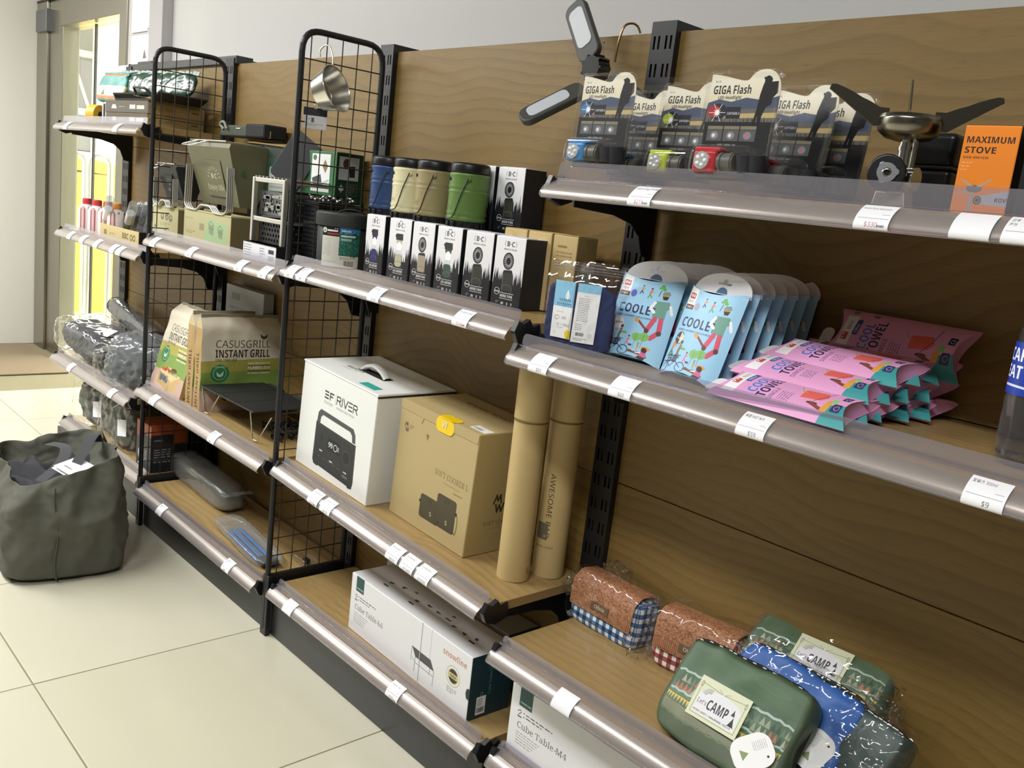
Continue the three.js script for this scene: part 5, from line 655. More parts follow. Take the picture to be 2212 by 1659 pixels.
  const lb = part('wrap_label', new THREE.CylinderGeometry(0.0322, 0.0326, 0.062, 48, 1, true), printed(labT, 0.35), b, [0, 0.116, 0]); lb.rotation.y = -2.35; part('bottle_cap', at(cyl(0.0148, 0.0148, 0.016, 30), 0, 0.22, 0), M.white, b);
}
// ---------- low shelf of the near bay: picnic mats and pouches ----------
{
  const Y = TOP('D3');
  const wick = cvs(512, 512, (g) => { R(g, '#a5714f', 0, 0, 512, 512); for (let y = 0; y < 64; y++) for (let x = 0; x < 32; x++) { const o = (y % 2) * 8, c = ['#b98560', '#a87250', '#945f40', '#c08d66', '#7e4e34'][Math.floor(rnd() * 5)]; R(g, c, x * 16 + o, y * 8, 14, 6); } for (let k = 0; k < 300; k++) R(g, '#6d4029', rnd() * 512, rnd() * 512, rr(2, 5), rr(8, 22)); }, { repeat: true });
  const ging = (c1, c2) => cvs(256, 256, (g) => { R(g, '#eeeeea', 0, 0, 256, 256); for (let y = 0; y < 8; y++) for (let x = 0; x < 8; x++) { const a = x % 2, b = y % 2; if (a && b) R(g, c2, x * 32, y * 32, 32, 32); else if (a || b) R(g, c1, x * 32, y * 32, 32, 32); } }, { repeat: true });
  const wm = printed(wick, 0.6);
  function mat(label, x, z, yaw, g1, w, h, seed, ears, lean) {
    const t = thing('picnic_mat', label, 'picnic mat', [x, Y, z], yaw, 'folded picnic mats in clear film'); t.rotation.x = -lean; const d = 0.07, gm = printed(g1, 0.7);
    const bodyG = uvBox(soft(w, h, d, seed, 0.0015, 7, 22, 30), 0.072, 0.072); part('gingham_roll', bodyG, gm, t, [0, h / 2, -d / 2]);
    // wicker print flap over the top and the upper front
    const N = 30, K = 24, pos = [], uv = [], idx = [], prof = []; for (let i = 0; i <= N; i++) { const s = i / N; prof.push(s < 0.42 ? [-d + 0.006 + s / 0.42 * (d - 0.012), h + 0.0075 - Math.pow(Math.abs(s / 0.42 - 0.5) * 2, 6) * 0.006] : [0.0055 + 0.002 * Math.sin((s - 0.42) * 5), h - 0.008 - (s - 0.42) / 0.58 * h * 0.56]); }
    for (const [zz, yy] of prof) for (let k = 0; k <= K; k++) { const u = k / K; pos.push((u - 0.5) * (w * 0.92), yy + 0.0008 * nz(u * 20, yy * 90, seed), zz + 0.0012 * nz(u * 14, yy * 40, seed + 2)); uv.push(u * w / 0.13, yy / 0.13 - zz / 0.13); }
    for (let i = 0; i < N; i++) for (let k = 0; k < K; k++) { const a = i * (K + 1) + k, b = a + K + 1; idx.push(a, b, b + 1, a, b + 1, a + 1); } const fg = new THREE.BufferGeometry(); fg.setAttribute('position', new THREE.Float32BufferAttribute(pos, 3)); fg.setAttribute('uv', new THREE.Float32BufferAttribute(uv, 2)); fg.setIndex(idx); fg.computeVertexNormals(); part('wicker_flap', fg, new THREE.MeshStandardMaterial({ map: wick, roughness: 0.6, side: THREE.DoubleSide }), t);
    part('fringe_edge', merge([...Array(40)].map((_, i) => at(box(0.0022, 0.013, 0.001), (i / 39 - 0.5) * w * 0.9, h * 0.47, 0.0074))), std(0xb07c58, 0.7), t);
    part('name_label', rbox(0.046, 0.017, 0.001, 0.0004, 1), [...Array(6)].map((_, k) => (k === 4 ? printed(cvs(160, 64, (g) => { R(g, '#6a4f3a', 0, 0, 160, 64); T(g, 'Olivia', 80, 44, 38, '#d9d2c4', 'sans-serif', 'center'); }), 0.6) : M.dark)), t, [0.0, h * 0.55, 0.0088]);
    part('clear_film', film(w + 0.02, h + 0.022, d + 0.026, seed, 0.007, 40, 26), M.cello, t, [0, h / 2 + 0.005, -d / 2]);
    for (const [ex, ey, ez, rz] of ears) part('film_twist', film(0.042, 0.03, 0.026, seed + ex * 50, 0.012, 16, 110).rotateZ(rz), M.cello, t, [ex, ey, ez]);
    return t;
  }
  mat('picnic mat in clear film with blue gingham and wicker print flap', 2.791, 0.092, -0.04, ging('#3f74ae', '#1d2c40'), 0.176, 0.098, 2, [[-0.098, 0.066, -0.02, 0.8], [0.1, 0.085, -0.03, -0.6], [-0.03, 0.112, -0.055, 0.3], [0.095, 0.02, -0.005, -1]], 0.1);
  mat('picnic mat in clear film with red gingham and wicker print flap', 3.0, 0.082, 0.1, ging('#a04a48', '#5c2424'), 0.168, 0.104, 6, [[0.096, 0.075, -0.01, -0.7], [0.1, 0.04, 0, -1.1]], 0.08);
  // camp pouches
  const pouch = (base, c2) => cvs(1024, 640, (g, w, h) => {
    R(g, base, 0, 0, w, h); for (let k = 0; k < 40; k++) { g.globalAlpha = 0.06; C(g, k % 2 ? '#c8d8b8' : '#283a30', rr(0, w), rr(0, h), rr(40, 160), rr(10, 40)); } g.globalAlpha = 1;
    const wave = (y, c, lw) => { const p = []; for (let x = 0; x <= w; x += 16) p.push([x, y + 4 * Math.sin(x * 0.07) + rr(-2, 2)]); L(g, c, lw, p); };
    wave(232, '#a9bdb4', 15); wave(368, '#a9bdb4', 15); for (let r = 0; r < 2; r++) for (let k = 0; k < 26; k++) { const x = k * 42, y = 250 + r * 54, c = ['#5f7a66', '#a9ab98', '#3c5044', '#b0705a', '#8f9a84', '#4c6454'][Math.floor(rnd() * 6)]; P(g, c, [[x, y + 54], [x + 21, y], [x + 42, y + 54]]); }
    R(g, c2, 0, 392, w, 12); for (let k = 0; k < 32; k++) P(g, '#d8bf5e', [[k * 32, 400], [k * 32 + 32, 400], [k * 32 + 16, 440]]); for (let k = 0; k < 32; k++) L(g, '#8a7a3a', 2, [[k * 32 + 4, 404], [k * 32 + 16, 430], [k * 32 + 28, 404]]); R(g, '#7d8068', 0, 444, w, 70); R(g, '#56614c', 0, 514, w, 126); wave(520, '#6f7a62', 10);
  });
  const patchT = cvs(640, 448, (g, w, h) => { R(g, '#dcdfc0', 0, 0, w, h); L(g, '#55584a', 4, [[40, 70], [40, 408], [600, 408], [600, 70]]); P(g, '#e6e6ea', [[56, 190], [110, 130], [320, 96], [530, 130], [584, 190], [584, 392], [56, 392]]); for (let k = 0; k < 9; k++) { const a = PI + 0.35 + k * 0.17; L(g, '#4a4c44', 4, [[180 + Math.cos(a) * 50, 200 + Math.sin(a) * 50], [180 + Math.cos(a) * 100, 200 + Math.sin(a) * 100]]); } L(g, '#55584a', 4, [[40, 70], [320, 96], [600, 70]]); L(g, '#55584a', 3, [[320, 96], [250, 60]]); L(g, '#55584a', 3, [[320, 96], [400, 60]]); RING(g, '#55584a', 4, 600, 86, 14, 30); RING(g, '#55584a', 4, 40, 86, 14, 30); R(g, '#f0f0e0', 312, 76, 12, 40); T(g, "Let's", 66, 288, 70, '#4a4a50', 'serif', 'left', 120); T(g, 'CAMP', 190, 310, 150, '#38383e', 'serif bold', 'left', 270); tree(g, '#3c4a3c', 510, 240, 70); tree(g, '#2c3a30', 530, 350, 104); T(g, 'PICNIC SHEET | 1400x800MM / PEG x 4', 64, 378, 28, '#4a4a50', 'sans-serif bold', 'left', 480); });
  const pg = cvs(256, 320, (g) => { R(g, '#f4f4f2', 0, 0, 256, 320); C(g, '#222', 190, 60, 9); for (let k = 0; k < 8; k++) fine(g, 60, 40 + k * 14, 110, 1, 8, '#999', 4); P(g, '#8a9a6a', [[128, 190], [168, 250], [88, 250]]); });
  function camp(name, label, x, y, z, yaw, pitch, tex, plain, w, h, d, seed, o = {}) {
    const t = thing(name, label, 'pouch', [x, y, z], yaw, o.group); t.rotation.x = pitch; if (o.roll) t.rotation.z = o.roll;
    const cloth = tex ? printed(tex, 0.55) : std(plain, 0.5), cp = std(plain, 0.55);
    part('pouch_body', soft(w, h, d, seed, 0.006, 9, 28, 13), [cp, cp, cp, cp, cloth, cp], t, [0, h / 2, 0]);
    const n = 24, edge = []; for (let i = 0; i <= n; i++) { const u = i / n - 0.5; edge.push(V(u * w * 0.97, h * (1 - 0.07 * Math.pow(Math.abs(u) * 2, 8)) + 0.002 + 0.0015 * nz(u * 9, seed, 1), d * 0.24)); } part('zip_piping', wire(edge, 0.0042, false, 60), M.cord, t);
    part('white_stitches', merge([...Array(13)].map((_, i) => { const p = edge[Math.round(i / 12 * (n - 2)) + 1]; return at(rbox(0.0065, 0.0016, 0.0016, 0.0006), p.x, p.y + 0.0014, p.z + 0.004); })), M.white, t);
    part('side_piping', wire([edge[n], V(w * 0.495, h * 0.8, -d * 0.1), V(w * 0.5, h * 0.5, -d * 0.1), V(w * 0.49, h * 0.15, -d * 0.1)], 0.0036), M.cord, t);
    if (o.patch) { const pgm = warp(new THREE.BoxGeometry(0.092, 0.064, 0.0012, 14, 10, 1), (v) => { const u = (v.x + o.px) / w * 2, vv = (v.y + o.py - h / 2) / h * 2; v.z += d / 2 * (Math.pow(Math.max(0, 1 - Math.pow(Math.abs(u), 9) - Math.pow(Math.abs(vv), 9)), 1 / 9)) + 0.0052; }); part('sewn_patch', pgm, [...Array(6)].map((_, k) => (k === 4 ? printed(patchT, 0.6) : M.cream)), t, [o.px, o.py, 0]); }
    part('pull_tab', rbox(0.012, 0.02, 0.002, 0.001), M.cream, t, [w * 0.44, h * 0.84, d * 0.3], [-0.5, 0.6, 0.6]);
    if (o.tagAt) part('paper_tag', uvFit(ext(roundRect(0.052, 0.062, 0.02), 0.0008)), printed(pg, 0.6), t, o.tagAt, o.tagRot ?? [-0.2, 0.1, -0.7]);
    if (o.film) part('clear_film', film(w + 0.018, h + 0.022, d + 0.02, seed, 0.009, 44, 34), M.cello, t, [0, h / 2, 0]);
    for (const [ex, ey, ez, rz, s] of o.ears ?? []) part('film_twist', film(0.05 * s, 0.05 * s, 0.03 * s, seed + ex * 30, 0.016, 18, 90).rotateZ(rz), M.cello, t, [ex, ey, ez]);
    return t;
  }
  const gt = pouch('#4f684c', '#5c6b4e');
  camp('camp_pouch', 'green patterned picnic sheet pouch with a large cream patch, nearest the rail', 3.178, Y + 0.006, 0.255, -0.02, -0.6, gt, 0x46583f, 0.222, 0.156, 0.056, 1, { patch: true, px: -0.012, py: 0.074, tagAt: [0.07, 0.042, 0.04], group: 'picnic sheet pouches' });
  camp('camp_pouch', 'bright blue picnic sheet pouch behind the green patterned one', 3.222, Y + 0.016, 0.165, -0.1, -0.62, null, 0x1f5aa6, 0.22, 0.135, 0.056, 4, { tagAt: [0.075, 0.035, 0.036], tagRot: [-0.2, 0.2, -0.2], film: true, group: 'picnic sheet pouches' });
  camp('camp_pouch', 'green patterned pouch in crinkled clear film, rearmost on the shelf', 3.205, Y + 0.055, 0.066, 0.06, -0.9, gt, 0x46584a, 0.24, 0.13, 0.055, 7, { patch: true, px: 0.006, py: 0.074, film: true, ears: [[0.0, 0.15, 0.0, 0.4, 1.0], [-0.09, 0.142, 0.0, 0.2, 0.9], [0.12, 0.128, 0, -0.4, 1.3], [0.125, 0.03, 0.02, 0.3, 1], [-0.12, 0.02, 0.02, 0.3, 0.9]], group: 'picnic sheet pouches' });
  camp('camp_pouch', 'small dark teal pouch in film under the wrapped pouch, right of the blue one', 3.345, Y + 0.006, 0.175, -0.25, -0.55, null, 0x3c4c48, 0.1, 0.13, 0.05, 9, { film: true, ears: [[0.05, 0.05, 0.03, 0.4, 0.8]], group: 'picnic sheet pouches' });
}

// ---------- second bay, topmost shelf: folding grills and cartons ----------
{
  const Y = TOP('B1');
  const kp = (kind) => cvs(512, 256, (g, w, h) => { R(g, '#b0aa80', 0, 0, w, h); if (kind) { P(g, '#9bb488', [[270, 40], [470, 70], [480, 220], [230, 230]]); g.save(); for (const [x, y, s] of [[280, 90, 60], [380, 110, 56]]) { P(g, '#7f8f6e', [[x, y], [x + s, y + 6], [x + s * .9, y + s * 1.4], [x + 12, y + s * 1.2]]); L(g, '#59624a', 4, [[x, y], [x + s * .4, y - 26], [x + s, y + 6]]); L(g, '#59624a', 3, [[x, y + s * .5], [x + s, y + s * .6]]); } g.restore(); T(g, 'Bright & Cooler', 60, 76, 20, '#7d7a58', 'sans-serif', 'center', 90); R(g, '#8d8a64', 180, 96, 54, 54); fine(g, 30, 170, 120, 2, 14, '#7d7a58', 6); } else { for (const [x, y] of [[200, 90], [290, 86], [370, 96]]) C(g, '#6f6d50', x, y, 34, 34); for (const [x, y] of [[196, 84], [292, 92], [372, 90]]) C(g, '#b5b08a', x, y, 12, 14); fine(g, 160, 150, 220, 2, 16, '#7d7a58', 6); C(g, '#5f5d44', 270, 210, 14); R(g, '#6f6d50', 40, 180, 30, 30); fine(g, 30, 90, 80, 1, 8, '#8f8b66', 6); } });
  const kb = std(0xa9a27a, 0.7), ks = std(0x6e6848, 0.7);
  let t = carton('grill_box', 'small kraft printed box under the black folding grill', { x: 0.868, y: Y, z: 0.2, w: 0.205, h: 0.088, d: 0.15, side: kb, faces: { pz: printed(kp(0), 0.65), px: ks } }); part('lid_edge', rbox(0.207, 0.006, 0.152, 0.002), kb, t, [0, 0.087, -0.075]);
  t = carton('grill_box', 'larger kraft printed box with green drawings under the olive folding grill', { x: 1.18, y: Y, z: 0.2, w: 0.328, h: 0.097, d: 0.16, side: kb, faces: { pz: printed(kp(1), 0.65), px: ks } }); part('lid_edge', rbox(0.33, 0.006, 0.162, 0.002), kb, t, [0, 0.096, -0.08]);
  // folding toaster-style grills
  function grill(label, x, y, z, w, h, d, color, textColor, s) {
    const g = thing('folding_grill', label, 'grill', [x, y, z]), m = phy(color, 0.5), sl = 0.32 * d;
    const hex = new THREE.BufferGeometry(); { // v-shaped trough, wide on top
      const a = [[-w / 2, h, 0], [w / 2, h, 0], [w / 2, h, -d], [-w / 2, h, -d], [-w / 2, h * 0.93, 0.004], [w / 2, h * 0.93, 0.004], [w / 2, h * 0.93, -d - 0.004], [-w / 2, h * 0.93, -d - 0.004], [-w * 0.43, 0, -sl], [w * 0.43, 0, -sl], [w * 0.43, 0, -d + sl], [-w * 0.43, 0, -d + sl]];
      const q = []; const quad = (i, j, k, l) => q.push(...a[i], ...a[j], ...a[k], ...a[i], ...a[k], ...a[l]); quad(4, 5, 1, 0); quad(8, 9, 5, 4); quad(5, 6, 2, 1); quad(9, 10, 6, 5); quad(7, 4, 0, 3); quad(11, 8, 4, 7); quad(6, 7, 3, 2); quad(10, 11, 7, 6); quad(0, 1, 2, 3); quad(9, 8, 11, 10);
      hex.setAttribute('position', new THREE.Float32BufferAttribute(q, 3)); const uv = []; for (let i = 0; i < q.length; i += 3) uv.push(q[i] / w + 0.5, q[i + 1] / h); hex.setAttribute('uv', new THREE.Float32BufferAttribute(uv, 2)); hex.computeVertexNormals();
    }
    part('grill_body', hex, m, g);
    const mark = cvs(256, 256, (c) => { R(c, '#' + new THREE.Color(color).getHexString(), 0, 0, 256, 256); c.save(); c.translate(128, 110); c.rotate(0); for (let k = 0; k < 9; k++) { const a2 = -PI * 0.95 + k * PI * 0.9 / 8; L(c, textColor, 5, [[Math.cos(a2) * 66, Math.sin(a2) * 66 + 20], [Math.cos(a2) * 88, Math.sin(a2) * 88 + 20]]); } T(c, 'B·C', 0, 20, 50, textColor, 'serif bold', 'center'); T(c, 'Enjoy life', 0, 100, 50, textColor, 'serif', 'center'); c.restore(); });
    const a1 = Math.atan2(sl, h * 0.93); part('printed_mark', box(w * 0.42, h * 0.6, 0.0006), printed(mark, 0.5), g, [w * 0.02, h * 0.43, -sl * 0.53 + 0.0045], [-a1 * -1, 0, 0]);
    const band = (z0) => { const pts = [V(-w * 0.48, h * 0.62, z0), V(-w * 0.5, -0.012, z0), V(-w * 0.42, -0.024, z0), V(-w * 0.2, -0.024, z0), V(-w * 0.12, -0.006, z0), V(w * 0.12, -0.006, z0), V(w * 0.2, -0.024, z0), V(w * 0.42, -0.024, z0), V(w * 0.5, -0.012, z0), V(w * 0.48, h * 0.62, z0)]; return polyWire(pts, 0.003 * s, 0.02 * s, 6).scale(1, 1, 1); };
    const bandG = merge([0, 0.006, 0.012, 0.018].map((o) => band(-d * 0.22 + 0.02 - o * s))); part('stand_band', bandG, M.alu, g, [0, 0, 0.014 * s]);
    const bars = [rod(V(-w * 0.42, h + 0.006, 0.002), V(w * 0.42, h + 0.006, 0.002), 0.003), rod(V(-w * 0.42, h + 0.006, -d), V(w * 0.42, h + 0.006, -d), 0.003)]; for (let k = 0; k < 13; k++) bars.push(rod(V((k / 12 - 0.5) * w * 0.82, h + 0.005, 0.002), V((k / 12 - 0.5) * w * 0.82, h + 0.005, -d), 0.0017)); part('grill_rack', merge(bars), M.chrome, g);
    part('rack_handle', polyWire([V(-w * 0.2, h + 0.006, 0.002), V(-w * 0.34, h - 0.012, 0.04 * s), V(-w * 0.08, h - 0.014, 0.045 * s), V(w * 0.02, h + 0.006, 0.002)], 0.0024, 0.008), M.chrome, g);
    part('hinge_bolt', merge([at(cyl(0.006, 0.006, 0.01, 12), w * 0.49, h * 0.55, -d * 0.3, 0, 0, PI / 2), at(cyl(0.006, 0.006, 0.01, 12), -w * 0.49, h * 0.55, -d * 0.3, 0, 0, PI / 2)]), M.chrome, g);
  }
  grill('small black folding grill with aluminium band stand on the small kraft box', 0.868, Y + 0.115, 0.2, 0.16, 0.105, 0.1, 0x23262a, '#8f9499', 0.8);
  grill('large olive folding grill with aluminium band stand on the larger kraft box', 1.17, Y + 0.122, 0.2, 0.295, 0.178, 0.145, 0x67664c, '#b5b59c', 1);
  // leaf-marked dark box and kraft lid behind the olive grill
  const lf = cvs(384, 256, (g, w, h) => { R(g, '#26362c', 0, 0, w, h); R(g, '#2d4636', 0, 30, w, 110); leaf(g, '#dfe5e0', 120, 84, 44); g.fillStyle = '#b7bdb8'; g.beginPath(); g.roundRect(196, 50, 140, 82, 10); g.fill(); fine(g, 206, 62, 120, 6, 11, '#8f9690', 4); R(g, '#6a706c', 150, 160, 180, 74); C(g, '#3a403c', 200, 196, 20, 10); C(g, '#3a403c', 290, 206, 20, 10); C(g, '#9ca29e', 60, 190, 40, 24); C(g, '#e4e8e4', 120, 226, 24, 8); });
  t = carton('leaf_box', 'dark green box with a white leaf mark behind the olive grill', { x: 1.33, y: Y, z: 0.085, w: 0.25, h: 0.312, d: 0.075, side: std(0x26332a, 0.6), faces: { pz: printed(lf, 0.55) } }); part('kraft_lid', box(0.3, 0.002, 0.075), M.kraftDark, t, [0.02, 0.315, -0.03], [0.1, 0, -0.03]);
  solo('griddle_plate', 'black griddle plate leaning beside the leaf-marked box', 'griddle', merge([ext(roundRect(0.1, 0.14, 0.012), 0.006, 0.002)]), M.dark, [1.55, Y + 0.27, 0.12], [-0.1, 0.5, -0.5]);
  t = thing('strapped_case', 'flat dark olive case with black end on top of the leaf box', 'case', [1.12, Y + 0.331, 0.05]); part('case_body', rbox(0.2, 0.034, 0.07, 0.006), std(0x43493a, 0.7), t, [-0.03, 0.017, 0]); part('black_sleeve', rbox(0.12, 0.04, 0.076, 0.006), M.blackMatte, t, [0.11, 0.019, 0]); part('metal_latch', merge([at(rbox(0.012, 0.02, 0.004, 0.001), 0.172, 0.01, 0.02), at(rbox(0.03, 0.004, 0.002, 0.001), 0, 0.024, 0.036)]), M.chrome, t); part('cord_loop', wire([V(-0.1, 0.02, 0.036), V(-0.12, 0.035, 0.04), V(-0.09, 0.042, 0.042), V(-0.07, 0.02, 0.04)], 0.004), std(0x8a8d80, 0.7), t);
  // aluminium stand with perforated fire trays on a printed carton
  const wb = cvs(384, 96, (g, w, h) => { R(g, '#dadbe0', 0, 0, w, h); for (let k = 0; k < 5; k++) fine(g, 12, 14 + k * 14, 150, 1, 8, '#6f7078', 5); fine(g, 200, 20, 60, 4, 14, '#6f7078', 5); R(g, '#2d2e33', 300, 20, 62, 22); barcode(g, 304, 54, 56, 26); }), sb = cvs(384, 96, (g) => { R(g, '#17181b', 0, 0, 384, 96); T(g, 'CAPTAIN STAG', 60, 62, 36, '#b9bbc0', 'sans-serif bold', 'left', 260); });
  t = carton('fire_pit_carton', 'flat white and black carton under the aluminium stand', { x: 1.612, y: Y, z: 0.246, w: 0.185, h: 0.047, d: 0.2, side: M.black, faces: { pz: printed(wb, 0.5), px: printed(sb, 0.5), py: std(0x2a2b2e, 0.5) } }); part('lid_seam', box(0.187, 0.001, 0.202), M.dark, t, [0, 0.0465, -0.1]);
  const fs = thing('aluminium_stand', 'aluminium frame stand holding perforated trays beside the grid panel', 'stand', [1.612, Y + 0.0475, 0.14]), am = M.alu; const W2 = 0.165, H2 = 0.17, D2 = 0.17;
  for (const sx of [-1, 1]) for (const sz of [-1, 1]) part('leg', rbox(0.012, H2, 0.012, 0.002), am, fs, [sx * W2 / 2, H2 / 2, sz * D2 / 2]);
  for (const y of [H2 - 0.006, 0.062]) { for (const sz of [-1, 1]) part('cross_bar', rbox(W2, 0.012, 0.008, 0.002), am, fs, [0, y, sz * D2 / 2]); for (const sx of [-1, 1]) part('cross_bar', rbox(0.008, 0.01, D2, 0.002), am, fs, [sx * W2 / 2, y, 0]); }
  { const b = []; for (let k = 0; k < 9; k++) b.push(rod(V((k / 8 - 0.5) * W2, H2 + 0.002, -D2 / 2), V((k / 8 - 0.5) * W2, H2 + 0.002, D2 / 2), 0.002)); part('grill_rack', merge(b), M.chrome, fs); }
  const holes = []; for (let i = 0; i < 9; i++) for (let j = 0; j < 4; j++) { const x = (i - 4) * 0.015 + (j % 2) * 0.007, y = (j - 1.5) * 0.013; holes.push([...Array(8)].map((_, k) => [x + Math.cos(k * PI / 4) * 0.0042, y + Math.sin(k * PI / 4) * 0.0042])); }
  const perf = ext([[-0.072, -0.032], [0.072, -0.032], [0.072, 0.032], [-0.072, 0.032]], 0.002, 0, holes);
  for (const [y, dark] of [[0.105, 0], [0.03, 1]]) { part('perforated_tray', merge([perf.clone().translate(0, y, 0.07), perf.clone().translate(0, y, -0.07), perf.clone().rotateY(PI / 2).translate(0.074, y, 0), perf.clone().rotateY(PI / 2).translate(-0.074, y, 0)]), dark ? M.black : std(0x6a6c6e, 0.35, { metalness: 0.9 }), fs); part('tray_floor', rbox(0.144, 0.002, 0.142, 0.0006), dark ? M.black : M.dark, fs, [0, y - 0.031, 0]); }
  { const c = []; for (let k = 0; k < 14; k++) c.push(at(rbox(rr(0.014, 0.03), rr(0.006, 0.014), 0.004, 0.001), rr(-0.055, 0.055), 0.076 + rr(0, 0.05), 0.0735)); part('steel_clip', merge(c), std(0x9a9c98, 0.35, { metalness: 0.8 }), fs); }
  const bt = thing('fire_tray_stack', 'black perforated tray stack with bright tabs seen through the grid panel', 'tray stack', [1.738, Y, 0.11]); for (let k = 0; k < 3; k++) { part('black_tray', merge([perf.clone().scale(0.5, 0.85, 1).translate(0, 0.03 + k * 0.056, 0.062), perf.clone().rotateY(PI / 2).scale(1, 0.85, 0.85).translate(0.036, 0.03 + k * 0.056, 0), perf.clone().rotateY(PI / 2).scale(1, 0.85, 0.85).translate(-0.036, 0.03 + k * 0.056, 0), at(rbox(0.072, 0.002, 0.124, 0.0006), 0, 0.003 + k * 0.056, 0)]), M.black, bt); part('bright_tab', merge([at(rbox(0.0015, 0.016, 0.032, 0.0006), 0.0385, 0.032 + k * 0.056, 0.03), at(rbox(0.0015, 0.016, 0.032, 0.0006), 0.0385, 0.032 + k * 0.056, -0.03)]), phy(0xc9cacc, 0.3, { metalness: 0.7 }), bt); }
  { const b = []; for (let k = 0; k < 26; k++) b.push(at(new THREE.SphereGeometry(rr(0.003, 0.006), 8, 6), rr(-0.03, 0.03), 0.176 + rr(0, 0.012), rr(-0.055, 0.055))); part('loose_fittings', merge(b), M.chrome, bt).userData.kind = 'stuff'; part('top_tray', rbox(0.074, 0.003, 0.126, 0.001), M.black, bt, [0, 0.171, 0]); }
  // green leaf boxes behind the bucket
  const gb = cvs(512, 384, (g, w, h) => { R(g, '#2f6a3c', 0, 0, w, h); leaf(g, '#e6ebe6', 84, 100, 62); RING(g, '#9fc0a4', 2, 84, 256, 1, 1); g.strokeStyle = '#9fc0a4'; g.lineWidth = 3; g.strokeRect(20, 200, 124, 100); T(g, 'LOGOS', 30, 242, 34, '#bcd2be'); T(g, 'MESS KIT', 30, 284, 34, '#bcd2be', 'sans-serif', 'left', 106); fine(g, 30, 316, 80, 1, 9, '#9fc0a4', 6); R(g, '#e9ebe8', 200, 24, 236, 330); C(g, '#5a665c', 236, 58, 24, 24); P(g, '#8a7448', [[370, 70], [408, 130], [380, 190], [340, 130]]); P(g, '#3a3d3e', [[210, 240], [320, 200], [346, 290], [240, 320]]); L(g, '#6a6c6c', 5, [[346, 276], [420, 244], [424, 256], [346, 290]]); });
  const gs = cvs(320, 384, (g, w, h) => { R(g, '#1d3a26', 0, 0, w, h); R(g, '#c4c8c4', 30, 30, 236, 200); C(g, '#4a3a2a', 116, 90, 40, 44); P(g, '#26282a', [[150, 110], [220, 104], [224, 200], [160, 204]]); leaf(g, '#c8d2c8', 70, 306, 40); g.strokeStyle = '#7f9482'; g.lineWidth = 3; g.strokeRect(130, 260, 130, 100); fine(g, 138, 274, 110, 6, 14, '#7f9482', 5); });
  const Yc = TOP('C1', 1.86);
  t = carton('leaf_mess_kit_box', 'lower green box with a white leaf, mostly hidden by the bucket', { x: 1.872, y: Yc, z: 0.045, w: 0.1, h: 0.16, d: 0.04, side: std(0x2c5c38, 0.5), faces: { pz: printed(gb, 0.5), px: printed(gs, 0.5) } }); part('tuck_flap', box(0.09, 0.001, 0.03), std(0x2c5c38, 0.5), t, [0, 0.1606, -0.02]);
  t = carton('leaf_mess_kit_box', 'green mess kit box with a white leaf, on top seen through the grid panel', { x: 1.622, y: Y + 0.188, z: 0.1, w: 0.195, h: 0.116, d: 0.085, yaw: 0.03, side: std(0x2c5c38, 0.5), faces: { pz: printed(gb, 0.5), px: printed(gs, 0.5) } }); part('tuck_flap', box(0.18, 0.001, 0.04), std(0x2c5c38, 0.5), t, [0, 0.1166, -0.03]);
  t = carton('leaf_mess_kit_box', 'green mess kit box under its twin, behind the aluminium stand', { x: 1.62, y: Y, z: 0.048, w: 0.2, h: 0.188, d: 0.04, side: std(0x2c5c38, 0.5), faces: { pz: printed(gb, 0.5), px: printed(gs, 0.5) } }); part('tuck_flap', box(0.18, 0.001, 0.03), std(0x2c5c38, 0.5), t, [0, 0.1884, -0.02]);
}
